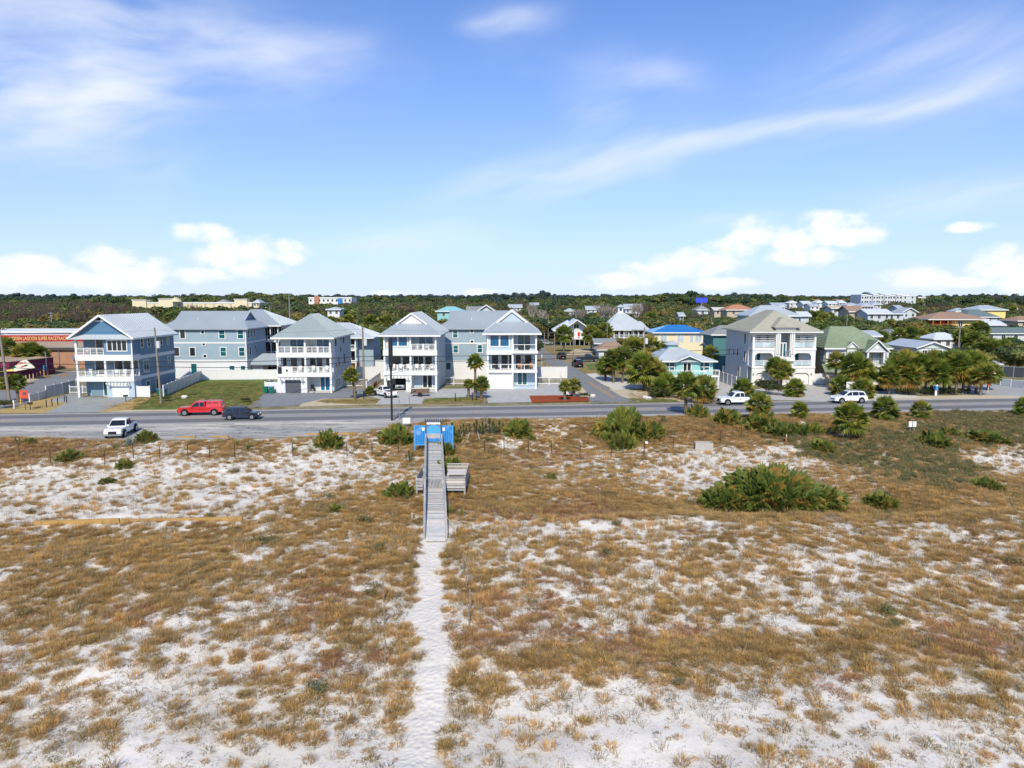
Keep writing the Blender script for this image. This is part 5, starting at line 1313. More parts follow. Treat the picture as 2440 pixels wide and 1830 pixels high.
FAR = [  # label, left, right, eave y, ridge y, distance, wall, roof, depth, kind, windows
    ('silver hip roof on a pale house behind the white villa', 1786, 1912, 752, 727, 240, PALEG, ROOFL, 16, 'hip', 3),
    ('terracotta roofed house left of the silver hip roof', 1730, 1800, 738, 726, 330, TAN, TERRA, 12, 'hip', 2),
    ('turquoise hipped roof above the trees behind the side-on houses', 1037, 1106, 741, 730, 300, TURQ, TURQR, 12, 'hip', 2),
    ('white gabled house behind the corner house roof', 1131, 1186, 744, 726, 280, WHITE, SHING, 10, 'gable', 0),
    ('grey roofed wing beside the white gable', 1110, 1150, 741, 730, 290, GREYS, SHING, 10, 'side', 0),
    ('long pale roofed building behind the lantern house', 1487, 1532, 735, 724, 420, PALEG, ROOFW, 10, 'side', 3),
    ('white barrel-fronted house with an ochre roof', 1980, 2022, 734, 728, 330, WHITE, TAN, 10, 'side', 2),
    ('reddish brown roofed house near the white long roof', 2022, 2066, 742, 728, 300, TAN, SHINB, 12, 'side', 1),
    ('long white metal roofed house right of the brown roof', 2066, 2130, 747, 736, 290, WHITE, ROOFW, 12, 'side', 3),
    ('white porch house under the grey apartments', 2052, 2086, 729, 721, 420, WHITE, ROOFL, 12, 'hip', 4),
    ('white roofed house beside the porch house', 2018, 2052, 727, 721, 450, WHITE, ROOFW, 12, 'hip', 3),
    ('second white house below the apartments', 2078, 2104, 725, 719, 460, WHITE, ROOFL, 12, 'hip', 2),
    ('white hipped house right below the apartment block', 2138, 2156, 734, 727, 380, WHITE, ROOFW, 10, 'side', 2),
    ('white gabled house half hidden by trees left of the brown roofed house', 2150, 2190, 744, 733, 340, WHITE, ROOFW, 10, 'gable', 2),
    ('blue metal roofed low house by the white long roof', 2126, 2160, 747, 742, 300, GREYS, ROOFM, 8, 'side', 1),
    ('big white hipped roof over a yellow wall at the right', 2330, 2404, 738, 727, 330, YELLOW, ROOFW, 14, 'hip', 0),
    ('dark green roofed house left of the yellow wall', 2304, 2385, 755, 737, 300, GREYS, SHINGR, 14, 'hip', 2),
    ('small white roof above the brown roofed house', 2277, 2310, 742, 734, 350, WHITE, ROOFW, 8, 'hip', 1),
    ('buff roofed house at the right edge of the view', 2425, 2490, 764, 753, 280, TAN, SHINB, 12, 'hip', 2),
    ('white roofed house below the buff roof at the right', 2358, 2400, 774, 764, 250, WHITE, ROOFW, 8, 'side', 2),
    ('white roof behind the green tiled house', 2055, 2105, 800, 787, 180, WHTS, ROOFL, 9, 'side', 0),
    ('white chimneyed roof right of the silver hip', 1905, 1935, 752, 742, 255, WHITE, ROOFW, 8, 'side', 0),
    ('pale roof in the trees left of the red roofed row', 1840, 1875, 727, 721, 480, WHITE, ROOFL, 12, 'side', 2),
    ('white roof among trees above the blue roofed house', 1617, 1634, 752, 744, 330, WHITE, ROOFW, 8, 'side', 1),
    ('grey hipped roof right of the blue billboard', 1660, 1692, 738, 728, 380, GREYS, SHING, 10, 'hip', 1),
    ('tan long roof right of the grey hip among trees', 1700, 1740, 738, 732, 360, TAN, PALEC, 10, 'side', 2),
    ('white house with dark windows far up the street', 1395, 1432, 737, 729, 520, WHITE, ROOFL, 12, 'side', 3),
    ('pale house far behind the gabled stilt house', 1345, 1372, 741, 734, 460, WHITE, ROOFW, 10, 'hip', 2),
    ('white cottage far behind the corner house', 1262, 1285, 727, 721, 560, WHITE, ROOFW, 10, 'side', 2),
    ('white roof among the far trees left of the lantern house', 1210, 1245, 732, 725, 500, WHITE, ROOFW, 10, 'side', 2),
    ('pale roofed house below the white hotel', 775, 812, 737, 731, 330, WHTS, ROOFL, 10, 'hip', 2),
    ('cream turreted pavilion at the end of the long mall', 600, 620, 721, 713, 480, CREAM, ROOFL, 10, 'hip', 2),
    ('grey roofed kiosk above the long mall', 515, 540, 720, 713, 520, CREAM, SHING, 10, 'hip', 1),
]
for L_ in FAR:
    lab, a, b, ye, yr, Y, wm, rm, dp, kd, nw = L_
    wm = PALEG if wm is WHITE else wm; rm = ROOFL if rm is ROOFW and Y > 320 else rm
    block_house('far_house', lab, a, b, ye, yr, Y, wm, rm, dp, kd, wins=nw, over=.8, thick=.3, wh=1.5)
for i in range(7):           # row of red roofs far off at right
    a = 1895 + i * 22
    block_house('far_house', 'red roofed terrace house far off, %s of the row below the tree line' % ('first', 'second', 'third', 'fourth', 'fifth', 'sixth', 'last')[i], a, a + 21, 717 + (i % 2), 713 + (i % 2), 700 + 8 * (i % 3), WHITE, TERRA, 14, 'side', wins=2, over=.6, group='red roofed terrace far off', thick=.3)
for i, (a, w, yy, Y, lab) in enumerate(((1880, 26, 722, 560, 'small white house first left below the red roofed row'), (1912, 24, 723, 540, 'small white house second below the red roofed row'), (1945, 22, 721, 570, 'small white house third below the red roofed row'), (1972, 24, 723, 540, 'small white house fourth below the red roofed row'), (1998, 20, 721, 560, 'small white house just left of the apartment block'), (1930, 26, 729, 460, 'silver roofed house below the white row'), (1850, 24, 731, 430, 'silver roofed house left of the white row'))):
    block_house('far_house', lab, a, a + w, yy, yy - 6, Y, WHITE, ROOFL if i > 4 else ROOFW, 12, ('hip', 'side')[i % 2], wins=2, over=.6, group='white houses far off', thick=.3)

# ------------------------------------------------------------------ large buildings in the distance
def slab_block(name, label, pxl, pxr, pyt, Y, m, storeys, cols, depth=18, wmat=None, cat='building', sections=None):
    a, b = aty(pxl, pyt, Y), aty(pxr, pyt, Y); t = Th(name, label, cat, ((a.x + b.x) / 2, Y, 0)); zt = a.z
    n = sections or 1
    for s in range(n):
        x0, x1 = a.x + (b.x - a.x) * s / n, a.x + (b.x - a.x) * (s + 1) / n; up = .8 if s % 2 == 0 and n > 1 else 0; y0 = Y - (1.5 if s % 2 == 0 and n > 1 else 0)
        t.box('wall', x0 + .02, x1 - .02, y0, Y + depth, 0, zt + up, m); t.box('parapet', x0 - .1, x1 + .1, y0 - .3, y0 - .01, zt + up - .7, zt + up + .3, WHITE)
        k = max(1, cols // n)
        for i in range(k):
            for j in range(storeys):
                x = x0 + (x1 - x0) * (i + .5) / k; z = (zt / storeys) * j + .9
                win(t, 'S', y0, x - .7, x + .7, z, z + 1.7, GDARK, tr=.2)
    return t, a, b, zt


slab_block('apartment_block', 'grey and white four-storey apartment block on the right horizon', 2050, 2148, 704, 620, GREYS, 5, 14, sections=7)
t, a, b, zt = slab_block('apartment_block', 'narrow pale end block right of the apartments', 2149, 2183, 704, 618, PALEG, 5, 2)
slab_block('apartment_block', 'small dark brown block right of the apartments', 2187, 2206, 708, 640, mat('brown_block', (.10, .085, .08), .8, .2), 4, 3)
t, a, b, zt = slab_block('hotel', 'white three-storey hotel with a bright blue stair bay among trees', 735, 838, 709, 560, WHITE, 4, 10)
t.box('blue_bay', a.x + 23, a.x + 26.6, 559.2, 559.8, 0, zt - .4, BLUEP); t.box('brick_bay', a.x + 5, a.x + 8.4, 558.6, 559.8, 0, zt + 1.2, TERRA)
t, a, b, zt = slab_block('mall', 'long cream shopping mall beyond the trees behind the blue gabled house', 317, 600, 721, 520, CREAM, 2, 0, 40)
for px0, px1, dz in ((317, 350, 1.6), (380, 425, 2.4), (560, 590, 2.2)):
    p, q = aty(px0, 721, 520), aty(px1, 721, 520); t.box('raised_front', p.x, q.x, 518.8, 524, 0, zt + dz, CREAM); t.box('raised_cap', p.x - .4, q.x + .4, 518.4, 524.4, zt + dz, zt + dz + .5, WHITE)
for i in range(14): x = a.x + (b.x - a.x) * (i + .5) / 14; t.box('pilaster', x - .5, x + .5, 519.6, 519.99, 0, zt - .5, TAN)
p, q = aty(405, 714, 515), aty(428, 714, 515); t.mesh('pediment', [(p.x, 515, p.z - 1.5), (q.x, 515, p.z - 1.5), ((p.x + q.x) / 2, 515, p.z + 1.8), (p.x, 519, p.z - 1.5), (q.x, 519, p.z - 1.5), ((p.x + q.x) / 2, 519, p.z + 1.8)], [(0, 1, 2), (0, 2, 5, 3), (1, 4, 5, 2)], CREAM)
p = aty(1672, 716, 420); t = Th('billboard', 'bright blue billboard above the trees', 'billboard', (p.x, 420, 0))
t.box('panel', p.x - 3.4, p.x + 3.4, 419.8, 420.1, p.z - 1.3, p.z + 1.6, mat('billboard_blue', (.05, .08, .62), .5, .3)); t.tube('post', (p.x, 420.3, 0), (p.x, 420.3, p.z), .3, .3, GREYM)

# ------------------------------------------------------------------ left edge: brick store, race track hoarding, plum bar
Yb = 154.0
t = Th('brick_store', 'long low brick store with a flat tan roof behind the plum bar', 'building', (-105, Yb, 0))
t.box('wall', -125, -92.5, Yb, Yb + 19, 0, 4.15, BRICK)
t.box('fascia_band', -125.2, -92.3, Yb - .5, Yb - .02, 3.95, 4.5, mat('dark_brown_fascia', (.085, .065, .055), .7, .2)); t.box('gutter', -125.2, -92.3, Yb - .62, Yb - .51, 4.46, 4.62, GREYM)
t.box('flat_roof', -125.1, -92.4, Yb - .4, Yb + 19, 4.5, 4.66, mat('tarred_gravel_roof', (.40, .30, .21), .95, .1, var=.22, scale=.4, var2=.2))
t.box('downpipe', -98.4, -98.25, Yb - .16, Yb - .02, 0, 4.4, GREYM); t.box('air_conditioner', -95.3, -94.2, Yb - .6, Yb - .03, 2.0, 2.8, GREYM)
Yk = 176.0; a, b = aty(0, 800, Yk), aty(215, 806, Yk)
t = Th('hoarding', 'long red race track sign with yellow letters above the brick store roof', 'sign', (a.x, Yk, 0))
t.box('panel', a.x - 6, b.x + 3, Yk, Yk + .3, 4.5, 6.0, mat('hoarding_red', (.34, .018, .018), .55, .3, var=.1, scale=1)); t.box('top_edge', a.x - 6, b.x + 3, Yk - .05, Yk + .35, 6.0, 6.14, mat('hoarding_pink', (.62, .22, .22), .6, .3))
for i in range(8): x = a.x - 4 + (b.x - a.x + 6) * i / 7; t.box('post', x - .12, x + .12, Yk + .32, Yk + .56, 0, 6.0, GREYM)


def text(th, s, x, y, z, size, m, rot=(R(90), 0, 0), par=None, extr=.02, name='lettering', width=None):
    cu = bpy.data.curves.new(name, 'FONT'); cu.body = s; cu.size = size; cu.align_x, cu.align_y = 'CENTER', 'CENTER'; cu.extrude = extr
    cu.offset = .012 * size
    o = bpy.data.objects.new(name, cu); COL.objects.link(o); bpy.context.view_layer.update()
    me = bpy.data.meshes.new_from_object(o); bpy.data.objects.remove(o); me.materials.clear(); me.materials.append(m)
    o = link(name, me, (x, y, z), par or th.o); o.rotation_euler = rot
    if width:
        w = max(v.co.x for v in me.vertices) - min(v.co.x for v in me.vertices); o.scale = (width / w, 1, 1)
    return o


LETY = mat('letter_yellow', (.68, .48, .20), .6, .3)
p0, p1 = aty(22, 806, Yk), aty(161, 806, Yk)
text(t, 'HIDDEN LAGOON SUPER RACETRACK', (p0.x + p1.x) / 2, Yk - .03, 5.22, 1.25, LETY, width=p1.x - p0.x)
t = Th('track_building', 'white flat-roofed race track building behind the red sign', 'building', (-118, 182, 0))
t.box('wall', -140, -102, 183, 200, 0, 6.3, WHITE); t.box('roof_edge', -140.2, -101.8, 182.6, 200, 6.3, 6.75, WHITE)
# plum coloured bar
t = Th('bar_building', 'plum coloured block building with a big cream painted awning, left edge', 'building', (-97, 136, 0))
A = [(-112, 131.0), (-93.3, 131.4), (-91.9, 142.0), (-98, 146), (-112, 146)]
vs = [(x, y, 0) for x, y in A] + [(x, y, 3.35) for x, y in A]
t.mesh('wall', vs, [(0, 1, 6, 5), (1, 2, 7, 6), (2, 3, 8, 7), (3, 4, 9, 8), (4, 0, 5, 9)], PURP)
t.mesh('flat_roof', [(x, y, 3.3) for x, y in A], [(0, 1, 2, 3, 4)], MATS['tarred_gravel_roof'])
for i, j in ((0, 1), (1, 2)): t.bar('coping', (A[i][0], A[i][1], 3.4), (A[j][0], A[j][1], 3.4), .3, mat('buff_coping', (.45, .34, .22), .8, .2), h=.14)
AWN = mat('cream_awning', (.62, .58, .45), .7, .2, var=.06, scale=.6)
q = [aty(34, 884, 130.9), aty(83, 875, 131.6), aty(63, 857, 134.2), aty(21, 865, 133.6)]
dn = Vector((0, 0, .1)); qs = q + [v - dn for v in q]
t.mesh('awning', qs, [(0, 1, 2, 3), (7, 6, 5, 4), (0, 4, 5, 1), (1, 5, 6, 2), (2, 6, 7, 3), (3, 7, 4, 0)], AWN)
k_ = [aty(-40, 886, 130.6), aty(33, 884.5, 130.9), aty(20, 866, 133.6), aty(-40, 868, 133.6)]
t.mesh('yellow_awning', k_, [(0, 1, 2, 3)], mat('awning_yellow', (.72, .58, .16), .7, .2, var=.12, scale=.8))
ux = (q[1] - q[0]).normalized(); uz = ux.cross(q[3] - q[0]).normalized(); uy = uz.cross(ux); Mx = Matrix((ux, uy, uz)).transposed().to_euler()
def onaw(a, b, h=.03): return q[0] * (1 - a) * (1 - b) + q[1] * a * (1 - b) + q[2] * a * b + q[3] * (1 - a) * b + uz * h
c_ = onaw(.42, .70); text(t, 'TEQUILA', c_.x, c_.y, c_.z, 1.0, REDP, Mx, width=2.7); c_ = onaw(.5, .3); text(t, '&', c_.x, c_.y, c_.z, .8, REDP, Mx, width=.6)
def blot(nm, a, b, rx, ry, m): t.mesh(nm, [onaw(a, b, .02) + ux * (rx * math.cos(k * math.pi / 5)) + uy * (ry * math.sin(k * math.pi / 5)) for k in range(10)], [tuple(range(10))], m)
blot('green_motif', .06, .38, .42, .55, mat('motif_green', (.02, .14, .07), .7, .2)); blot('black_motif', .68, .35, .42, .3, BLACK)
t.box('doorway', -97.2, -94.2, 130.85, 130.93, 0, 2.3, DARK); t.box('pink_panel', -99.5, -97.8, 130.85, 130.92, .2, 1.6, PINK)
t.tube('standpipe', (-92.05, 140.0, .3), (-92.05, 140.0, 4.6), .07, .07, GREYM); t.box('meter_box', -92.35, -92.0, 139.2, 139.6, 1.0, 2.0, BLUEL2)
for k in range(9):           # timber posts beside the bar
    px, py = 63 + k * 8.5, 909 - k * 2.6; p = onz(px, py)
    o = Th('timber_post', ('pale timber post beside the plum wall, nearest the road', 'second timber post from the road beside the plum wall', 'third timber post beside the plum wall', 'fourth timber post beside the plum wall', 'middle timber post of the row by the plum wall', 'sixth timber post beside the plum wall', 'seventh timber post beside the plum wall', 'eighth timber post, past the plum wall corner', 'last timber post of the row behind the plum wall')[k], 'post', p, group='timber posts beside the plum wall', local=True)
    o.tube('shaft', (0, 0, 0), (0, 0, 1.1), .11, .10, mat('pale_timber', (.45, .31, .17), .9, .1)); o.tube('cap', (0, 0, 1.1), (0, 0, 1.16), .12, .06, MATS['pale_timber'])
for k, (a, b, lab) in enumerate((((62, 917), (80, 914), 'yellow timber kerb near the small palms'), ((95, 902), (120, 899), 'yellow timber kerb along the plum wall'), ((140, 897), (165, 895), 'yellow timber kerb in the sandy car park'), ((0, 930), (18, 926), 'yellow timber kerb at the left edge of the view'))):
    p, q = onz(*a), onz(*b); o = Th('kerb_timber', lab, 'kerb', (p + q) / 2, group='yellow timber kerbs'); o.bar('beam', p + Vector((0, 0, .12)), q + Vector((0, 0, .12)), .25, TIMBY)

# ------------------------------------------------------------------ fences
def panel_fence(label, pts, h, m, group=None, step=2.3, post=True, z=0.0, pm=None, cat='fence', picket=False, name='panel_fence', pz=.12):
    """vinyl fence along a ground line: every panel and every post is a part"""
    pts = [Vector((p[0], p[1], z)) for p in pts]
    t = Th(name, label, cat, pts[0], group=group); k = 0; pm = pm or VINYL
    for a, b in zip(pts, pts[1:]):
        d = b - a; n = max(1, round(d.length / step)); u = d.normalized()
        for i in range(n):
            p, q = a + d * (i / n), a + d * ((i + 1) / n)
            if picket:
                r = t.bar('rail', p + Vector((0, 0, h * .85)), q + Vector((0, 0, h * .85)), .06, m, h=.1); t.bar('rail', p + Vector((0, 0, h * .15)), q + Vector((0, 0, h * .15)), .06, m, h=.1)
                L_ = (q - p).length; c = int(L_ / .2)
                for j in range(1, c):
                    w = p + (q - p) * (j / c); t.bar('picket', w + Vector((0, 0, .08)), w + Vector((0, 0, h * .98)), .075, m, h=.03)
            else:
                t.bar('panel', p + u * .06 + Vector((0, 0, h * .5)), q - u * .06 + Vector((0, 0, h * .5)), .05, m, h=h - .1)
                t.bar('top_rail', p + u * .06 + Vector((0, 0, h - .02)), q - u * .06 + Vector((0, 0, h - .02)), .08, pm, h=.09)
            t.box('post', p.x - .07, p.x + .07, p.y - .07, p.y + .07, z, z + h + pz, pm)
    e = pts[-1]; t.box('post', e.x - .07, e.x + .07, e.y - .07, e.y + .07, z, z + h + pz, pm)
    return t


def gp(*ps): return [onz(*p) for p in ps]


fl = gp((71, 958), (92, 953.5), (111, 948), (130.5, 943), (149, 939), (166, 934), (182, 931))
panel_fence('low grey-shaded end of the vinyl fence beside the small lane palms', fl[:3], 1.15, VINYL_SHADE_GREY, step=3.2)
panel_fence('grey-shaded privacy fence along the lane left of the blue gabled house', fl[2:], 1.75, VINYL_SHADE_GREY, step=3.2)
panel_fence('white picket gate under the blue gabled house', [(-70.6, 112.6), (-66.2, 112.2)], 1.25, VINYL, picket=True)
panel_fence('white picket gate inside the porch of the blue gabled house', [(-65.9, 111.2), (-65.3, 109.6)], 1.2, VINYL, picket=True)
panel_fence('white front screen right of the blue garage bay', [(-57.5, 108.1), (-55.5, 108.0)], 1.7, VINYL, step=2)
panel_fence('grey-shaded privacy fence running back along the lawn', [(-53.7, 108.6), (-57.7, 131.2)], 1.75, VINYL_SHADE_GREY, step=2.4)
panel_fence('long white privacy fence at the back of the lawn', [(-57.6, 131.3), (-41.6, 132.4)], 1.85, VINYL, step=2.6)
panel_fence('white return fence left of the hip-roofed house', [(-41.6, 132.3), (-38.2, 118.0)], 1.7, VINYL, step=2.4)
panel_fence('white side screen behind the green bins', [(-39.8, 113.7), (-39.7, 117.8)], 1.7, VINYL, step=2)
panel_fence('high white wall of panels far behind the leaning palm', [onz(826, 890), onz(925, 888)], 2.6, VINYL, step=3)
panel_fence('white panel fence, middle row behind the leaning palm', [onz(850, 905), onz(922, 903)], 2.4, VINYL, step=3)
panel_fence('white double picket gate behind the leaning palm', [onz(815, 922), onz(866, 922)], 1.5, VINYL, picket=True, step=2.4)
panel_fence('white picket fence running back beside the parked white pickup', [onz(873, 934), onz(906, 908)], 1.7, VINYL, picket=True, step=2.4)
panel_fence('white picket gate between the open-garage house and the corner house', [onz(1049, 917), onz(1114, 917)], 1.5, VINYL, picket=True, step=2.4)
panel_fence('tall white boundary wall right of the corner house', [(4.3, 134.0), (10.4, 134.0)], 2.2, VINYL, step=3)
panel_fence('white picket fence right of the corner house', [(4.4, 123.8), (8.6, 123.8)], 1.5, VINYL, picket=True, step=2.1)
panel_fence('white picket fence along the street corner', [(8.6, 123.8), (9.2, 133.9)], 1.7, VINYL, picket=True, step=2.2)
panel_fence('grey-shaded vinyl fence between the turquoise cottage and the villa', [onz(1705, 905), onz(1754, 923)], 1.8, VINYL_SHADE_GREY, step=2.2)
panel_fence('white fence panel behind the villa side yard', [onz(1722, 894), onz(1752, 893)], 1.8, VINYL, step=2.2)
panel_fence('white gate right of the villa garage', [(53.0, 123.9), (55.0, 124.0)], 1.95, VINYL, step=1.0)
panel_fence('grey and white scalloped fence along the car park at right', gp((2365, 915), (2383, 918), (2408, 921), (2440, 925)), 1.15, VINYL_SHADE_GREY, step=3.0)
DGRN = mat('dark_green_mesh', (.02, .035, .032), .8, .2)
panel_fence('low dark green screen fence left of the palm hedge', [onz(2068, 933), onz(2112, 932)], 1.05, DGRN, pm=BLACK, step=3)
panel_fence('dark mesh enclosure on grey poles at the right edge', gp((2388, 897), (2440, 900)), 2.0, mat('dark_mesh', (.05, .055, .065), .8, .2), pm=GREYM, step=2.2)
panel_fence('dark brown slat fence under the palms at right', gp((2341, 912), (2368, 914)), 1.0, mat('dark_slats', (.045, .04, .038), .8, .2), pm=MATS['dark_slats'], step=2.4)
panel_fence('red-brown timber stair screen behind the leaning palm', [onz(832, 893), onz(858, 890)], 2.2, CEDAR, pm=CEDAR, step=2)
panel_fence('orange gravel edge board beside the parked white pickup', [onz(889, 925), onz(897, 917)], .7, CEDAR, pm=CEDAR, step=2)
# gate pillars by the tiled house
for i, (px, py) in enumerate(((1965, 916), (1980, 922))):
    p = onz(px, py); t = Th('gate_pillar', ('tan stone gate pillar beside the green bins of the villa', 'tan stone gate pillar nearest the palm thicket')[i], 'pillar', p, group='gate pillars', local=True); t.box('shaft', -.3, .3, -.3, .3, 0, 1.9, TAN); t.box('cap', -.38, .38, -.38, .38, 1.9, 2.05, PALEC)


# ------------------------------------------------------------------ wheelie bins
def bin_(label, x, y, m, lid, group, rz=0):
    t = Th('wheelie_bin', label, 'bin', (x, y, .01), rz, group, local=True)
    v = [(-.26, -.28, .05), (.26, -.28, .05), (.26, .28, .05), (-.26, .28, .05), (-.33, -.36, 1.0), (.33, -.36, 1.0), (.33, .36, 1.0), (-.33, .36, 1.0)]
    t.mesh('body', v, BOXF, m, at=(0, 0, 0)); t.box('lid', -.36, .36, -.40, .38, 1.003, 1.09, lid); t.box('handle', -.25, .25, .385, .44, .93, .98, m)
    for s in (-1, 1): t.tube('wheel', (s * .2 - .03, .33, .11), (s * .2 + .03, .33, .11), .11, .11, TYRE, n=10)


for i, (x, y, lab) in enumerate(((-39.3, 112.6, 'left of the two green bins by the hip-roofed house'), (-38.4, 112.6, 'right of the two green bins by the hip-roofed house'), (-55.0, 110.0, 'dark green bin by the side door of the blue gabled house'), (-54.1, 109.6, 'green blue-lidded bin at the fence of the blue gabled house'))): bin_(lab, x, y, GREENB, GREENB if i == 0 else BLUEL2, 'wheelie bins')
bin_('dark green bin left of its neighbour by the villa gate', 55.5, 123.5, GREENB, BLUEL2, 'wheelie bins'); bin_('green blue-lidded bin right of its neighbour by the villa gate', 56.3, 123.2, mat('green_plastic_bright', (.01, .22, .08), .45, .4), BLUEL2, 'wheelie bins')


# ------------------------------------------------------------------ boardwalk and beach gate
def walk_z(y): return float(np.interp(y, [48.6, 52, 58.0, 60.5, 72], [-2.05, -1.6, -.72, -.55, .30]))


def walk_x(y): return -5.45 - (y - 49) * .1135


bw = Th('boardwalk', 'weathered grey timber boardwalk ramp leading up to the blue gate', 'boardwalk', (walk_x(49), 48.8, -2.0))
y = 48.7; k = 0; rng = random.Random(5)
while y < 71.9:
    z = walk_z(y + .07); x = walk_x(y); m_ = WOODP if y < 53.5 and rng.random() < .9 or rng.random() < .25 else WOODG
    if 58.0 < y < 60.3: pass
    else:
        o = bw.box('plank', x - .70 - rng.uniform(0, .03), x + .70 + rng.uniform(0, .03), y, y + .138, z - .04 + rng.uniform(-.006, .006), z, m_); o.rotation_euler = (math.atan(.07) if y > 60 else math.atan(.14), 0, rng.uniform(-.006, .006))
    y += .145
for i in range(10):                                    # landing laid lengthwise
    x = walk_x(59.1) - .66 + i * .145; o = bw.box('landing_plank', x - .06, x + .06, 58.0, 60.3, -.66, -.62, WOODG); o.rotation_euler = (.04, 0, 0)
for s in (-1, 1):
    prev = None; yy = 49.3
    while yy < 72:
        x = walk_x(yy) + s * .80; z = walk_z(yy); gz = float(height(x, yy)) - .3
        bw.box('rail_post', x - .06, x + .06, yy - .06, yy + .06, min(gz, z - .3), z + .95 * min(1, max(.28, (yy - 49) / 5)), WOODG)
        top = Vector((x, yy, z + .95 * min(1, max(.28, (yy - 49) / 5))))
        if prev is not None:
            bw.bar('handrail', prev, top, .16, WOODG, h=.06); bw.bar('mid_rail', prev - Vector((0, 0, .42)) * min(1, (yy - 49) / 5), top - Vector((0, 0, .42)) * min(1, (yy - 49) / 5), .05, WOODG, h=.12)
        prev = top; yy += 2.05
    for y0_, y1_ in ((48.8, 58), (60.3, 71.8)): bw.bar('joist', (walk_x(y0_) + s * .6, y0_, walk_z(y0_) - .14), (walk_x(y1_) + s * .6, y1_, walk_z(y1_) - .14), .08, WOODG, h=.2)
# bench nooks either side of the landing
xr = walk_x(59.5) + .82; zl = -.62
bn = Th('bench_nook', 'slatted timber bench bay on the right of the boardwalk landing', 'bench', (xr, 59.5, zl))
bn.box('floor', xr, xr + 1.85, 58.2, 62.6, zl - .12, zl - .05, WOODG)
for i in range(5): bn.box('front_board', xr, xr + 1.9, 58.1 - .02 * i, 58.14 - .02 * i, zl - .35 + i * .225, zl - .19 + i * .225, WOODP if i % 2 else WOODG)
for i in range(4): bn.box('side_board', xr + 1.86, xr + 1.9, 58.2, 62.6, zl - .3 + i * .28, zl - .1 + i * .28, WOODG)
for i in range(4): bn.box('rear_board', xr, xr + 1.9, 62.6, 62.64, zl - .3 + i * .28, zl - .1 + i * .28, WOODG)
for i in range(6): bn.box('seat_slat', xr + .15, xr + 1.8, 60.6 + i * .3, 60.8 + i * .3, zl + .40, zl + .44, WOODP)
bn.box('top_rail', xr, xr + 1.95, 58.0, 58.16, zl + .80, zl + .85, WOODG); bn.box('top_rail', xr, xr + 1.95, 62.55, 62.7, zl + .86, zl + .91, WOODP)
for yy in (58.2, 60.4, 62.5): bn.box('post', xr + 1.78, xr + 1.92, yy - .07, yy + .07, float(height(xr + 1.8, yy)) - .2, zl + .9, WOODG)
xl = walk_x(59.5) - .82
bn = Th('bench_nook', 'narrow slatted bay on the left of the boardwalk landing', 'bench', (xl, 59.5, zl))
bn.box('floor', xl - .55, xl, 58.2, 62.4, zl - .12, zl - .05, WOODG)
for i in range(4): bn.box('front_board', xl - .6, xl, 58.1, 58.14, zl - .3 + i * .27, zl - .1 + i * .27, WOODG); bn.box('side_board', xl - .6, xl - .56, 58.2, 62.4, zl - .3 + i * .27, zl - .1 + i * .27, WOODG)
for yy in (58.2, 62.3): bn.box('post', xl - .6, xl - .48, yy - .06, yy + .06, float(height(xl, yy)) - .2, zl + .9, WOODG)
# gate
gx, gy, gz = walk_x(72.1), 72.1, .30
g = Th('beach_gate', 'bright blue arched beach gate with pergola top and side panels', 'gate', (gx, gy, gz))
for s in (-1, 1):
    g.box('gate_post', gx + s * .78 - .07, gx + s * .78 + .07, gy - .07, gy + .07, -.6, 2.55, GARG)
    x0, x1 = gx + s * .86, gx + s * 1.98
    pn = g.box('side_panel', x0, x1, gy + .02, gy + .07, .02, 2.05, BLUEP)
    for i in range(6): x = x0 + (x1 - x0) * (i + .5) / 6; g.box('batten', x - .02, x + .02, gy + .0, gy + .019, .08, 2.0, BLUEQ, par=pn)
    for z in (.05, 2.0): g.box('panel_rail', x0, x1, gy - .02, gy + .019, z - .05, z + .05, BLUEQ, par=pn)
    g.box('end_post', x1 - .06 if s > 0 else x1 - .04, x1 + .04 if s > 0 else x1 + .06, gy - .03, gy + .08, -.5, 2.08, BLUEQ)
    g.box('notice', gx + s * 1.05 - .13, gx + s * 1.05 + .13, gy - .035, gy - .022, 1.5, 1.85, WHITE)
g.box('lintel', gx - .8, gx + .8, gy - .03, gy + .03, 2.18, 2.48, WHITE)
for sx in (-1, 1): g.bar('arch_brace', (gx + sx * .72, gy - .04, 1.88), (gx + sx * .36, gy - .04, 2.24), .07, BLUEQ)
g.box('pergola_beam', gx - .98, gx + .98, gy - .14, gy - .05, 2.5, 2.62, GARG); g.box('pergola_beam', gx - .98, gx + .98, gy + .3, gy + .39, 2.5, 2.62, GARG)
for i in range(9): x = gx - .9 + 1.8 * i / 8; g.box('rafter', x - .03, x + .03, gy - .35, gy + .75, 2.63, 2.75, WOODG)
lf = g.box('gate_leaf', gx - .66, gx + .66, gy - .02, gy + .03, 1.22, 1.78, BLUEQ)
g.mesh('arch_panel', [(gx - .66, gy - .02, 1.78), (gx + .66, gy - .02, 1.78), (gx + .36, gy - .02, 2.08), (gx - .36, gy - .02, 2.08), (gx - .66, gy + .03, 1.78), (gx + .66, gy + .03, 1.78), (gx + .36, gy + .03, 2.08), (gx - .36, gy + .03, 2.08)], [(0, 1, 2, 3), (7, 6, 5, 4), (1, 5, 6, 2), (2, 6, 7, 3), (3, 7, 4, 0)], BLUEQ, par=lf)
for i in range(11): x = gx - .6 + 1.2 * i / 10; g.box('gate_baluster', x - .03, x + .03, gy - .02, gy + .02, .72, 1.22, VINYL, par=lf)
g.box('lower_panel', gx - .66, gx + .66, gy - .02, gy + .03, .34, .72, BLUEP, par=lf)
for i in range(4): g.box('lower_slat', gx - .6, gx + .6, gy - .045, gy - .021, .40 + i * .08, .43 + i * .08, BLUEQ, par=lf)
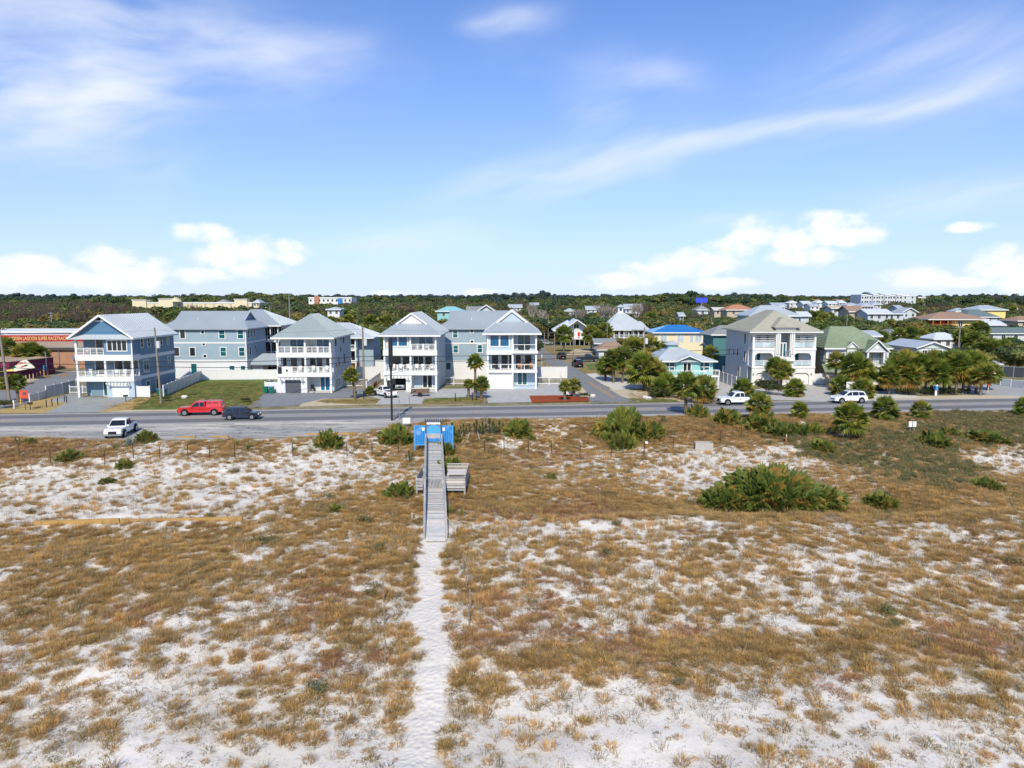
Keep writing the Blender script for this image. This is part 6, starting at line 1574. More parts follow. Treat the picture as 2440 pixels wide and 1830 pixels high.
for sx in (-1, 1): g.box('gate_stile', gx + sx * .66 - .05, gx + sx * .66 + .05, gy - .035, gy + .04, .34, 1.85, BLUEQ, par=lf)
# rope rails at the foot of the ramp
for lab, a, b in (('pale rope from the boardwalk post down to the dune, right side', (walk_x(51.5) + .8, 51.5, -1.1), G(1085, 1272)), ('pale rope from the boardwalk post down to the dune, left side', (walk_x(51.5) - .8, 51.5, -1.2), G(982, 1238))):
    b = Vector(b); t = Th('rope', lab, 'rope', b); t.bar('line', a, b + Vector((0, 0, .5)), .04, mat('rope', (.50, .40, .25), .9, .1)); t.tube('stake', b, b + Vector((0, 0, .55)), .05, .05, WOODP)

# ------------------------------------------------------------------ dune posts, timber, box
rows_ = [(47, 1092), (121, 1107), (250, 1110), (318, 1092), (381, 1095), (448, 1093), (500, 1093), (560, 1092), (698, 1088), (827, 1087), (887, 1084), (949, 1083), (1154, 1081), (1201, 1075), (1259, 1080), (1314, 1080), (1382, 1090), (1456, 1092), (1534, 1085), (1604, 1072), (1717, 1053), (1766, 1045)]
for i, (px, py) in enumerate(rows_):
    p = G(px, py); t = Th('fence_post', 'thin dark iron dune fence post, %s of its line from the left' % 'first second third fourth fifth sixth seventh eighth ninth tenth eleventh twelfth thirteenth fourteenth fifteenth sixteenth seventeenth eighteenth nineteenth twentieth twenty-first last'.split()[i], 'post', p, group='iron posts of the dune fence', local=True)
    t.tube('shaft', (0, 0, -.2), (0, 0, 1.35), .035, .035, POST, n=6); t.tube('cap', (0, 0, 1.35), (0, 0, 1.40), .05, .03, POST, n=6)
for i, (px, py, lab) in enumerate(((915, 1432, 'leaning grey rope post left of the sand path, farthest'), (916, 1490, 'grey rope post left of the sand path, middle'), (917, 1580, 'grey rope post left of the sand path, nearest'), (1106, 1362, 'grey rope post right of the sand path, farthest'), (1112, 1405, 'grey rope post right of the sand path, second'), (1118, 1455, 'grey rope post right of the sand path, third'), (1119, 1492, 'grey rope post right of the sand path, nearest'))):
    p = G(px, py); t = Th('rope_post', lab, 'post', p, group='rope posts along the sand path', local=True)
    t.tube('shaft', (0, 0, -.2), (.05 * ((i % 3) - 1), 0, 1.15), .04, .035, POLE, n=8); t.tube('cap', (.05 * ((i % 3) - 1), 0, 1.15), (.05 * ((i % 3) - 1), 0, 1.19), .04, .02, WOODG, n=8)
for lab, a, b in (('long yellow-brown timber beam lying on the dune, left one', (80, 1251), (285, 1246)), ('long yellow-brown timber beam lying on the dune, right one', (288, 1247), (578, 1242))):
    p, q = G(*a), G(*b); t = Th('timber_beam', lab, 'timber', p, group='timber beams on the dune'); t.bar('beam', p + Vector((0, 0, .12)), q + Vector((0, 0, .18)), .22, TIMBY, h=.36)
    for k in range(5): w = p + (q - p) * ((k + .5) / 5); t.box('stake', w.x - .06, w.x + .06, w.y + .12, w.y + .24, w.z - .3, w.z + .3, WOODG)
p = G(1676, 1072); t = Th('concrete_box', 'open concrete box on the dune slope right of the path', 'box', p + Vector((0, 0, .12)), R(-6), local=True)
t.box('front_wall', -.95, .95, -.55, -.43, -.3, .75, CONC); t.box('rear_wall', -.95, .95, .43, .55, -.3, .75, CONC); t.box('side_wall', -.95, -.83, -.429, .429, -.3, .75, CONC); t.box('side_wall', .83, .95, -.429, .429, -.3, .75, CONC); t.box('dark_floor', -.82, .82, -.428, .428, -.3, .1, DARK)
p = G(2173, 1032); t = Th('notice_board', 'small white double notice on the dune at right', 'sign', p, local=True)
for sx in (-1, 1): t.box('panel', sx * .24 - .2, sx * .24 + .2, -.03, .01, .75, 1.4, WHITE)
for sx in (-1, 1): t.tube('leg', (sx * .24, .03, -.2), (sx * .24, .03, 1.3), .03, .03, WOODG)
p = G(1534, 1085); t = Th('flag_marker', 'small white flag marker on a dune post', 'marker', p + Vector((.1, 0, 0)), local=True); t.tube('staff', (0, 0, -.1), (0, 0, 1.5), .025, .025, POST); t.mesh('flag', [(0, 0, 1.3), (.35, .05, 1.25), (.3, .1, 1.5), (0, 0, 1.55)], [(0, 1, 2, 3)], WHITE)
p = G(1873, 1058); t = Th('marker_post', 'slim orange and white marker post on the dune', 'marker', p, local=True); t.tube('lower_part', (0, 0, -.2), (0, 0, .8), .05, .05, mat('faded_orange', (.55, .16, .08), .7, .2)); t.tube('tip', (0, 0, .8), (0, 0, 1.1), .05, .05, WHITE)


# ------------------------------------------------------------------ utility poles and wires
POLES = {}


def pole(key, label, px, py, top, arm=0, lamp=0, trans=0, lean=0.0, r=.15, m=None, z=0.0, group='utility poles'):
    p = onz(px, py, z); t = Th('utility_pole', label, 'pole', p, group=group, local=True)
    Y = p.y; h = aty(px, top, Y).z
    t.tube('shaft', (0, 0, -.2), (lean, 0, h), r * 1.15, r * .75, m or POLE, n=9)
    for k in range(arm): t.box('crossarm', lean - 1.1, lean + 1.1, -.07, .05, h - .5 - k * .9, h - .38 - k * .9, POLE)
    for k in range(arm):
        for x in (-.95, -.4, .4, .95): t.tube('insulator', (lean + x, -.01, h - .38 - k * .9), (lean + x, -.01, h - .22 - k * .9), .05, .04, WHITE, n=6)
    if lamp:
        t.bar('lamp_arm', (lean, 0, h - 1.4), (lean + lamp, -.3, h - .9), .06, GREYM); t.tube('lamp_head', (lean + lamp, -.3, h - .98), (lean + lamp * 1.3, -.35, h - .92), .12, .07, GREYM)
    if trans: t.tube('transformer', (lean + .38, 0, h - 2.9), (lean + .38, 0, h - 1.9), .26, .26, mat('transformer_grey', (.55, .57, .58), .5, .4), n=12)
    t.tube('pole_cap', (lean, 0, h), (lean, 0, h + .04), r * .75, r * .4, GREYM, n=9)
    POLES[key] = (p, h, lean); return t


pole('a', 'leaning timber pole with crossarm and white lamp at the left edge', 24, 962, 778, arm=1, lamp=1.2, lean=-.7, r=.19)
pole('b', 'timber pole with transformer in front of the blue gabled house', 384, 961, 781, trans=1, lean=-.3)
pole('c', 'timber pole with transformer behind the leaning palm', 868, 940, 779, trans=1, r=.17, lamp=-1.0)
pole('d', 'timber pole with lamp arm between palm thicket and turquoise cottage', 1533, 915, 780, trans=1)
pole('e', 'grey timber pole in front of the white villa', 1808, 905, 772, r=.15)
pole('f', 'timber pole by the parked cars up the side street', 1366, 860, 771, r=.14)
pole('g', 'timber pole behind the low cottage up the street', 1446, 836, 764, r=.13)
pole('h', 'short street pole beside the corner house', 1297, 874, 793, r=.12)
pole('i', 'second short street pole right of the corner house', 1321, 880, 796, r=.10)
pole('j', 'pole with white transformer right of the blue roof', 1693, 826, 756, trans=1, r=.13)
pole('k', 'stout weathered pole above the palm hedge at right', 2282, 856, 776, arm=1, r=.2)
pole('l', 'pole behind the green tiled house', 2014, 842, 748, r=.12)
pole('m', 'tall light pole behind the race track sign', 126, 810, 744, r=.2, m=GREYM, arm=1)
pole('n', 'T-shaped pole in front of the race track sign', 102, 822, 775, r=.2, m=GREYM, arm=1)
pole('o', 'tall pole behind the porch house', 692, 800, 700, r=.22, m=GREYM)
pole('p', 'lamp pole left of the tall pole behind the porch house', 645, 790, 728, r=.16, m=GREYM, lamp=-1.6)
pole('q', 'thin pole between the lamp pole and the tall pole', 656, 788, 733, r=.13)
pole('r', 'lamp pole behind the plain long house', 405, 765, 741, r=.16, m=GREYM, lamp=-1.5)
pole('s', 'pole with white transformer in the trees at right', 2170, 752, 715, trans=1, r=.2)
pole('t', 'pole left of the brown roofed house', 2262, 750, 731, r=.16)
pole('u', 'pole among trees above the blue roof', 1581, 760, 729, trans=1, r=.18)
pole('v', 'pole right of its neighbour above the blue roof', 1597, 762, 730, r=.16)
pole('w', 'pole with lamp in the trees behind the blue roof', 1640, 760, 728, r=.18)
pole('x', 'double pole on the horizon above the villa roof', 1786, 730, 710, r=.25, arm=1)
pole('y', 'pole behind the stilt house in the trees', 1306, 810, 755, trans=1, r=.15)
pole('z', 'pole at the far right edge among palms', 2420, 772, 726, trans=1, r=.2)


def wire(label, pts, sag, r=.022):
    t = Th('overhead_wire', label, 'wire', pts[0], group='overhead wires')
    vs, fs = [], []; path = []
    for a, b in zip(pts, pts[1:]):
        a, b = Vector(a), Vector(b)
        for i in range(14):
            u = i / 14; q = a + (b - a) * u; q.z -= sag * 4 * u * (1 - u); path.append(q)
    path.append(Vector(pts[-1]))
    for i, q in enumerate(path):
        for k in range(4): an = k * math.pi / 2; vs.append(q + Vector((0, r * math.cos(an), r * math.sin(an))))
    fs = [(i * 4 + k, i * 4 + (k + 1) % 4, i * 4 + 4 + (k + 1) % 4, i * 4 + 4 + k) for i in range(len(path) - 1) for k in range(4)]
    t.mesh('cable', vs, fs, BLACK)


def pt(k, z, dx=0): p, h, l = POLES[k]; return Vector((p.x + l * (z / h) + dx, p.y - .16, z))


row = ['a', 'b', 'c', 'd', 'e']
end = Vector((110, 136, 6.0))
wire('upper cable of the pair strung past the beach house balconies', [(-130, 94, 6.4)] + [pt(k, 6.05) for k in row] + [end], .35, .042)
wire('lower cable of the pair strung past the beach house balconies', [(-130, 94, 5.7)] + [pt(k, 5.35) for k in row] + [end + Vector((0, 0, -.7))], .5, .042)
wire('thin power line along the pole tops', [(-130, 94, 10.6)] + [pt(k, POLES[k][1] - .3) for k in row] + [end + Vector((0, 0, 4.6))], .5, .012)
wire('service wire crossing towards the plum bar', [pt('a', 6.6), (-92.3, 141, 4.2)], .3, .015)
wire('wires crossing the side street', [pt('h', 5.2), pt('d', 5.8)], .4, .02)
wire('second wire crossing the side street', [pt('i', 6.0), pt('d', 6.6)], .4, .02)
wire('wire along the side street poles', [pt('i', 6.9), pt('f', 8.0), pt('g', 9.0)], .4, .014)

# tall black post beside the gate
p = onz(934, 1003); t = Th('lamp_post', 'tall black post with a thick drum-like upper section near the gate', 'lamp post', p, local=True)
t.tube('shaft', (0, 0, -.3), (0, 0, 6.4), .13, .12, BLACK, n=12); t.tube('drum', (0, 0, 6.1), (0, 0, 6.9), .10, .27, BLACK, n=14); t.tube('upper_drum', (0, 0, 6.9), (0, 0, 10.2), .27, .27, BLACK, n=14); t.tube('drum_cap', (0, 0, 10.2), (0, 0, 10.3), .27, .15, BLACK, n=14)
for sx in (-1, 1): t.box('control_box', sx * .33 - .17, sx * .33 + .17, -.15, .15, 4.45 + .1 * sx, 5.1 + .1 * sx, BLACK)
t.tube('base_plate', (0, 0, -.05), (0, 0, .05), .35, .35, CONC, n=12)
# road signs near the gate and elsewhere
def sign(label, px, py, h, panels, m=GREYM, z=0.0, name='road_sign', pr=.04, cat='sign'):
    p = onz(px, py, z); t = Th(name, label, cat, p, local=True); t.tube('post', (0, 0, -.2), (0, 0, h), pr, pr, m, n=8)
    for x0, x1, z0, z1, y, mm in panels: t.box('panel', x0, x1, y - .015, y + .015, z0, z1, mm)
    return t


sign('edge-on road sign with several plates on a grey post near the gate', 975.5, 1005, 3.3, [(-.04, .04, 2.5, 3.2, .1, GREYM), (-.05, .05, 1.9, 2.3, .1, GARG), (-.05, .05, 1.2, 1.6, .1, GARG)])
sign('thin grey sign post left of the plated one near the gate', 952, 1000, 2.6, [(-.03, .03, 1.9, 2.5, .1, GREYM)])
sign('thin grey marker post on the near kerb right of the gate', 1154, 1004, 3.0, [(-.03, .03, 2.5, 2.95, .06, GREYM)])
sign('white low notice beside the gate post', 969, 1016, 1.0, [(-.45, .45, .35, 1.05, -.06, WHITE)])
sign('orange-red rounded sign on a dark post by the lane', 61, 977, 2.6, [(-.55, .55, 1.6, 2.7, -.05, ORGP), (-.18, .3, 2.1, 2.45, -.07, GARG)], m=POST)
sign('thin pale post in the paved drive of the blue gabled house', 253, 974, 2.0, [(-.05, .05, 1.9, 2.05, 0, GREYM)], m=mat('tan_post', (.36, .27, .18), .8, .2))
sign('white sale sign with dark lines behind the white car', 2026, 945, 2.4, [(-.72, .72, .3, 2.3, -.05, WHITE), (-.5, .5, 1.1, 1.2, -.07, GARG), (-.5, .5, .8, .9, -.07, GARG), (-.5, .5, .5, .6, -.07, GARG), (-.1, .1, 1.75, 1.95, -.07, GARG)])
sign('white pole with a red plate in the car park', 2354, 936, 1.5, [(-.14, .14, 1.05, 1.65, -.05, ORGP)], m=WHITE)
sign('yellow-footed white guy post near the small palms', 50, 964, 1.7, [(-.06, .06, .05, .8, -.05, YELP)], m=WHITE)
sign('white stub post beside the small palms', 34, 974, 1.2, [(-.09, .09, .9, 1.15, -.05, WHITE)], m=WHITE, pr=.08)
sign('grey electric meter post by the side street', 1291, 868, 2.2, [(-.1, .1, 1.7, 2.3, -.06, WHITE)], m=WHITE)
p = onz(2229, 943); t = Th('mailbox', 'blue and white mailbox on a white post before the palm hedge', 'mailbox', p, local=True); t.box('post', -.14, .14, -.1, .1, 0, 1.0, WHITE); t.box('box', -.24, .16, -.3, .3, 1.0, 1.5, mat('mailbox_blue', (.02, .22, .50), .5, .4)); t.tube('hood', (.12, 0, .9), (.12, 0, 1.75), .2, .16, WHITE)
for i, (px, py, lab) in enumerate(((111, 971, 'first black bollard on the straw verge'), (124.5, 968, 'second black bollard on the straw verge'), (138, 965, 'third black bollard on the straw verge'), (154, 957, 'black bollard on the drive edge, left of a pair'), (159, 959, 'black bollard on the drive edge, right of a pair'), (1085, 956, 'lone black bollard on the lawn strip before the open-garage house'), (1125.5, 954.5, 'black bollard left of the short palm'), (1135, 954.5, 'black bollard at the foot of the tall palm'), (867, 950, 'black bollard in the mulch under the leaning palm'))):
    p = onz(px, py); t = Th('bollard', lab, 'bollard', p, group='black bollards', local=True); t.tube('shaft', (0, 0, -.1), (0, 0, 1.0 if i < 5 else 1.15), .065, .065, BLACK); t.tube('cap', (0, 0, 1.0 if i < 5 else 1.15), (0, 0, 1.05 if i < 5 else 1.2), .075, .05, BLACK)
for i, (px, py, lab) in enumerate(((72.5, 977, 'brown mailbox stand on the straw verge'), (300, 958, 'black mailbox stand beside the blue house drive'), (846, 949, 'black mailbox under the leaning palm'))):
    p = onz(px, py); t = Th('mailbox', lab, 'mailbox', p, local=True); t.tube('post', (0, 0, 0), (0, 0, .8), .05, .05, POST); t.box('box', -.3, .3, -.15, .15, .8, 1.05, POST if i == 0 else BLACK)

# ------------------------------------------------------------------ vehicles
def profile_solid(th, name, pts, hw, m, par=None, ch=.06):
    """side outline (x, z) turned into a body: full width inside, chamfered towards both flanks"""
    n = len(pts); cx = sum(p[0] for p in pts) / n; cz = sum(p[1] for p in pts) / n
    rings = []
    for sgn, inset in ((-1, 1), (-1, 0), (1, 0), (1, 1)):
        r = []
        for x, z in pts:
            w = hw(x, z); y = sgn * (w if inset else w - ch * 1.2)
            k = ch if inset else 0
            d = Vector((cx - x, cz - z)); d = d.normalized() * k if d.length > 0 else d
            r.append((x + d.x, y, z + d.y))
        rings.append(r)
    vs = [v for r in rings for v in r]; fs = []
    for k in range(3):
        for i in range(n): j = (i + 1) % n; fs.append((k * n + i, k * n + j, (k + 1) * n + j, (k + 1) * n + i))
    fs.append(tuple(range(n))); fs.append(tuple(range(3 * n, 4 * n))[::-1])
    o = th.mesh(name, vs, fs, m, par=par, at=(0, 0, 0)); return o


def wheel(th, x, y, r, s, w=.24):
    o = th.tube('wheel', (x, y - w / 2, r), (x, y + w / 2, r), r, r, TYRE, n=18)
    yy = y + s * (w / 2 + .006)
    th.tube('rim', (x, yy - s * .02, r), (x, yy, r), r * .66, r * .60, RIM, par=o, n=14); th.tube('hub', (x, yy, r), (x, yy + s * .015, r), r * .2, r * .16, GARG, par=o, n=8)


def vehicle(name, label, cat, x, y, rz, paint, kind, z=.02, s=1.0):
    t = Th(name, label, cat, (x, y, z), rz, local=True, scale=s); P_ = PAINTS[paint]
    W = .98 if kind in ('pickup', 'capped') else .90
    def bw_(x, z): return W * (1 - .10 * max(0, (z - .75) / .5)) * (1 - .06 * max(0, abs(x) - 1.9) / .6)
    if kind in ('pickup', 'capped'):
        Lf, Lr, R_ = 2.85, -2.85, .40
        low = [(Lr, .55), (Lr, 1.02), (Lr + .06, 1.10), (-.72, 1.12), (.98, 1.12), (2.55, 1.05), (2.80, .92), (Lf, .62), (2.72, .42), (-2.7, .45)]
        cab = [(-.72, 1.08), (-.62, 1.80), (-.40, 1.86), (.30, 1.86), (.62, 1.78), (1.32, 1.10)]
        wins_ = [[(-.62, 1.17), (-.54, 1.70), (-.02, 1.72), (-.02, 1.17)], [(.06, 1.17), (.06, 1.72), (.50, 1.68), (1.05, 1.17)]]; axles = (1.85, -1.80)
    elif kind == 'suv':
        Lf, Lr, R_ = 2.35, -2.35, .37
        low = [(Lr, .55), (Lr + .02, .98), (-2.1, 1.04), (.95, 1.03), (1.95, .94), (2.25, .80), (Lf, .58), (2.2, .36), (-2.2, .38)]
        cab = [(-2.15, 1.0), (-1.92, 1.52), (-1.65, 1.66), (-.2, 1.70), (.30, 1.64), (1.25, 1.02)]
        wins_ = [[(-1.95, 1.10), (-1.72, 1.50), (-1.05, 1.57), (-1.05, 1.08)], [(-.98, 1.08), (-.98, 1.58), (-.12, 1.59), (-.12, 1.08)], [(-.04, 1.08), (-.04, 1.59), (.28, 1.54), (.98, 1.07)]]; axles = (1.45, -1.42)
    else:
        Lf, Lr, R_ = 2.2, -2.2, .34
        low = [(Lr, .50), (Lr + .03, .86), (-1.9, .95), (.85, .93), (1.8, .82), (2.1, .70), (Lf, .52), (2.08, .32), (-2.08, .34)]
        cab = [(-1.85, .92), (-1.30, 1.36), (-.95, 1.45), (.05, 1.46), (.40, 1.40), (1.20, .92)]
        wins_ = [[(-1.50, .98), (-1.12, 1.32), (-.55, 1.38), (-.55, .98)], [(-.48, .98), (-.48, 1.38), (.10, 1.38), (.35, 1.33), (.88, .98)]]; axles = (1.35, -1.32)
    zb, zt = cab[0][1], max(p[1] for p in cab)
    def cw(x, z): return W * .93 - (W * .20) * max(0, (z - zb) / (zt - zb))
    body = profile_solid(t, 'body', low, bw_, P_)
    cabin = profile_solid(t, 'cabin', cab, cw, P_, ch=.05)
    for sgn in (-1, 1):
        for w in wins_:
            vs = [(x, sgn * (cw(x, z) + .012), z) for x, z in w]; t.mesh('side_window', vs, [tuple(range(len(w)))[::sgn]], CARGL, par=cabin)
        for ax in axles:
            t.tube('wheel_arch', (ax, sgn * (W - .10), R_ + .02), (ax, sgn * (W + .004), R_ + .02), R_ + .09, R_ + .09, DARK, n=18); wheel(t, ax, sgn * (W - .08), R_, sgn)
        t.box('door_handle', -.1, .1, sgn * (W * .96) - .01, sgn * (W * .96) + .03 * sgn, .86, .90, GARG, par=body); t.box('mirror', cab[-1][0] - .45, cab[-1][0] - .30, sgn * (W + .02) - .1, sgn * (W + .02) + .1, zb + .02, zb + .18, P_)
        t.box('headlight', Lf - .14, Lf - .02, sgn * W * .62 - .16, sgn * W * .62 + .16, low[-3][1] + .06 if kind not in ('pickup', 'capped') else .74, low[-3][1] + .24 if kind not in ('pickup', 'capped') else .92, LAMPW, par=body)
        t.box('tail_light', Lr - .012, Lr + .08, sgn * W * .80 - .07, sgn * W * .80 + .07, .72, 1.0 if kind != 'car' else .84, LAMPR, par=body)
    (x0, z0), (x1, z1) = cab[-1], cab[-2]; n_ = Vector((z1 - z0, 0, x0 - x1)).normalized() * .012
    def glaze(nm, a, b, k0=.12, k1=.10):
        a, b = Vector((a[0], 0, a[1])), Vector((b[0], 0, b[1])); d = b - a; p, q = a + d * k0, b - d * k1; nn = Vector((d.z, 0, -d.x)).normalized() * .015
        if nn.x * (p.x) < 0: nn = -nn
        wa, wb = cw(p.x, p.z) - .08, cw(q.x, q.z) - .08
        t.mesh(nm, [p + nn + Vector((0, -wa, 0)), p + nn + Vector((0, wa, 0)), q + nn + Vector((0, wb, 0)), q + nn + Vector((0, -wb, 0))], [(0, 1, 2, 3)], CARGL, par=cabin)
    glaze('windscreen', cab[-1], cab[-2]); glaze('rear_window', cab[0], cab[1], .25, .1)
    t.box('grille', Lf - .06, Lf + .012, -W * .42, W * .42, .52, .84 if kind in ('pickup', 'capped') else .66, BLACK, par=body)
    bm = GREYM if kind in ('pickup', 'capped') else P_
    t.box('front_bumper', Lf - .10, Lf + .05, -W * .9, W * .9, .36, .52, bm, par=body); t.box('rear_bumper', Lr - .06, Lr + .08, -W * .9, W * .9, .40, .55, bm, par=body); t.box('number_plate', Lr - .075, Lr - .062, -.16, .16, .44, .53, WHITE, par=body)
    if kind == 'pickup': t.box('load_bed', -2.74, -.80, -W * .80, W * .80, 1.112, 1.128, BLACK, par=body)
    if kind == 'capped':
        cp = profile_solid(t, 'bed_cap', [(-2.80, 1.09), (-2.62, 1.78), (-2.45, 1.84), (-.80, 1.88), (-.74, 1.09)], cw, P_, ch=.05)
        for sgn in (-1, 1):
            for a, b in ((-2.35, -1.65), (-1.55, -.92)): t.mesh('cap_window', [(a, sgn * (cw(a, 1.4) - .0), 1.32), (b, sgn * (cw(b, 1.4) - .0), 1.32), (b, sgn * (cw(b, 1.68) + .01), 1.68), (a, sgn * (cw(a, 1.68) + .01), 1.68)], [(0, 1, 2, 3)[::sgn]], CARGL, par=cp)
    if kind == 'suv':
        for sgn in (-1, 1): t.box('roof_rail', -1.5, .1, sgn * W * .66 - .02, sgn * W * .66 + .02, 1.68, 1.74, GARG, par=cabin)
    return t


def rdir(x): return math.atan2(float(road_y(x + 1) - road_y(x - 1)), 2.0)


def place(px, py): p = onz(px, py); return p.x, p.y


vehicle('pickup_truck', 'white pickup parked on the near shoulder, nose to the camera', 'pickup', -43.5, 78.0, math.atan2(-.98, .19), 'white', 'pickup', z=.0)
x, y = -40.4, float(road_y(-40.4)) + 1.9; vehicle('pickup_truck', 'red pickup with a windowed bed cap driving left', 'pickup', x, y, rdir(x) + math.pi, 'red', 'capped')
x, y = -33.9, float(road_y(-33.9)) - 2.2; vehicle('car', 'dark navy hatchback driving right on the near lane', 'car', x, y, rdir(x), 'navy', 'suv', s=.93)
x = 32.3; y = float(road_y(x)) + 3.1; vehicle('pickup_truck', 'white pickup driving left behind the roadside palms', 'pickup', x, y, rdir(x) + math.pi, 'white', 'pickup')
x = 48.9; y = float(road_y(x)) + 3.0; vehicle('car', 'white estate car driving left in front of the tiled house', 'car', x, y, rdir(x) + math.pi, 'white', 'suv', s=1.05)
vehicle('pickup_truck', 'white pickup parked in the drive before the open garage', 'pickup', -19.6, 109.0, math.atan2(.80, -.60), 'white', 'pickup', s=.93)
vehicle('pickup_truck', 'white truck standing inside the open garage', 'pickup', -18.5, 118.6, -math.pi / 2, 'white', 'pickup', s=.85)
x, y = place(1339, 857); vehicle('car', 'black car parked on the street, farther of the two', 'car', x, y + 2, R(96), 'black', 'suv')
x, y = place(1378, 876); vehicle('car', 'black car parked on the street, nearer of the two', 'car', x, y + 2.2, R(97), 'black', 'suv')
x, y = place(1401, 862); vehicle('pickup_truck', 'dark blue pickup parked across the drive up the street', 'pickup', x, y + .6, R(2), 'dark_blue', 'pickup')
x, y = place(1300, 822); vehicle('car', 'silver car under the trees at the top of the street', 'car', x, y, R(10), 'silver', 'suv')
x, y = place(1284, 812); vehicle('car', 'white car half hidden behind the corner house', 'car', x, y, R(20), 'white', 'suv')
x, y = place(2262, 797); vehicle('car', 'dark car under the carport before the yellow house', 'car', x, y, R(5), 'black', 'suv')
x, y = place(1357, 946); t = Th('utility_cart', 'small white cart behind the corner palms', 'cart', (x, y + .6, .02), R(15), local=True)
t.box('tub', -.7, .7, -.4, .4, .35, .85, WHITE); t.box('hood', -.5, .2, -.38, .38, .853, 1.15, WHITE)
for a in (-.45, .45):
    for b in (-.42, .42): t.tube('wheel', (a, b - .06, .2), (a, b + .06, .2), .2, .2, TYRE, n=12)
# trailer in front of the open-garage house
x, y = place(1000, 945); t = Th('trailer', 'rusty mesh-sided utility trailer before the grey porch', 'trailer', (x, y + .6, .02), R(4), local=True)
RUSTM = mat('rusty_trailer', (.16, .10, .07), .8, .2, var=.25, scale=3)
t.box('bed', -1.35, 1.35, -.75, .75, .45, .55, RUSTM); t.box('side', -1.35, 1.35, -.78, -.751, .551, 1.05, RUSTM); t.box('side', -1.35, 1.35, .751, .78, .551, 1.05, RUSTM)
for a in (-1.38, 1.36): t.box('corner_post', a, a + .04, -.8, -.74, .3, 1.5, BLACK); t.box('corner_post', a, a + .04, .74, .8, .3, 1.5, BLACK)
t.box('rear_rail', -1.38, -1.34, -.74, .74, 1.40, 1.46, BLACK); t.bar('ramp', (-1.5, -.5, .5), (-.6, -.9, 1.1), .5, GREYM, h=.05); t.bar('drawbar', (1.35, 0, .5), (2.3, 0, .4), .08, BLACK)
for b in (-.85, .85): t.tube('wheel', (0, b - .09, .33), (0, b + .09, .33), .33, .33, TYRE, n=14)

# ------------------------------------------------------------------ plants: meshes
def cmesh(name, vs, fs, cols, m, smooth=False):
    me = bpy.data.meshes.new(name); me.from_pydata([tuple(v) for v in vs], [], fs); me.materials.append(m)
    a = me.color_attributes.new('Col', 'FLOAT_COLOR', 'POINT'); a.data.foreach_set('color', np.concatenate([np.asarray(cols, np.float32), np.ones((len(vs), 1), np.float32)], 1).ravel())
    me.update(); return me


def frond(vs, fs, cs, base, az, elv, pet, fan, col, rng, nl=15, width=.085, droop=.35):
    """one fan leaf: stalk, then narrow leaflets spread like a hand and hanging at the tips"""
    d = Vector((math.cos(az) * math.cos(elv), math.sin(az) * math.cos(elv), math.sin(elv)))
    side = Vector((-math.sin(az), math.cos(az), 0)); up = d.cross(side) * -1
    if up.z < 0: up = -up
    tw = rng.uniform(-.75, .75); side, up = side * math.cos(tw) + up * math.sin(tw), up * math.cos(tw) - side * math.sin(tw)
    tip = base + d * pet; tip.z -= .10 * pet * pet
    k = len(vs); w = side * .02
    vs += [base - w, base + w, tip + w, tip - w]; cs += [[c * .8 for c in col]] * 4; fs.append((k, k + 1, k + 2, k + 3))
    for i in range(nl):
        a = -1.75 + 3.5 * i / (nl - 1) + rng.uniform(-.05, .05); L = fan * (1 - .22 * abs(a) / 1.75) * rng.uniform(.88, 1.06)
        ld = d * math.cos(a) + side * math.sin(a); fold = up * (.10 * (1 if i % 2 else -1) * fan * .3)
        m1 = tip + ld * (L * .55) + up * (.05 * L) + fold * .3; m2 = tip + ld * L + up * (.04 * L) - Vector((0, 0, droop * L * (.35 + .5 * abs(a) / 1.75)))
        q = ld.cross(up).normalized() * (width * fan)
        k = len(vs); vs += [tip, m1 - q, m1 + q, m2]; t_ = rng.uniform(.85, 1.15)
        c1 = [c * t_ for c in col]; c2 = [min(1, c * t_ * 1.12) + (.02 if j == 0 else 0) for j, c in enumerate(col)]
        cs += [c1, c1, c1, c2]; fs += [(k, k + 1, k + 3), (k, k + 3, k + 2)]


GREENP = [(.115, .160, .030), (.150, .190, .038), (.090, .132, .026), (.20, .215, .044)]
GREENS = [(.135, .185, .026), (.185, .225, .034), (.100, .150, .022), (.255, .255, .044)]
YEL = [(.30, .22, .045), (.26, .20, .05), (.34, .21, .05)]


def palm_crown(seed, nf=34, r=1.0, yel=.15, skirt=.2):
    rng = random.Random(seed); vs, fs, cs = [], [], []
    for i in range(nf):
        u = i / nf; az = i * 2.39996 + rng.uniform(-.2, .2); elv = R(80) - u * R(135) + rng.uniform(-.12, .12)
        col = rng.choice(GREENS)
        if u > .86 and rng.random() < yel * 2.2: col = rng.choice(YEL)
        elif rng.random() < .05: col = YEL[0]
        frond(vs, fs, cs, Vector((0, 0, .05 * (1 - u))), az, elv, .88 * r * rng.uniform(.8, 1.1), .88 * r * rng.uniform(.9, 1.1), col, rng, nl=15, width=.07, droop=.14 + .30 * u)
    return cmesh('palm_crown', vs, fs, cs, FROND)


def skirt_mesh(seed, n=14, r=1.0):
    rng = random.Random(seed); vs, fs, cs = [], [], []
    for i in range(n): frond(vs, fs, cs, Vector((0, 0, -.1 - .05 * i / n)), i * 2.4, R(-62) + rng.uniform(-.2, .15), .45 * r, .75 * r, rng.choice([(.20, .15, .085), (.26, .20, .11), (.15, .11, .065)]), rng, nl=9, droop=.5)
    return cmesh('palm_skirt', vs, fs, cs, FROND)


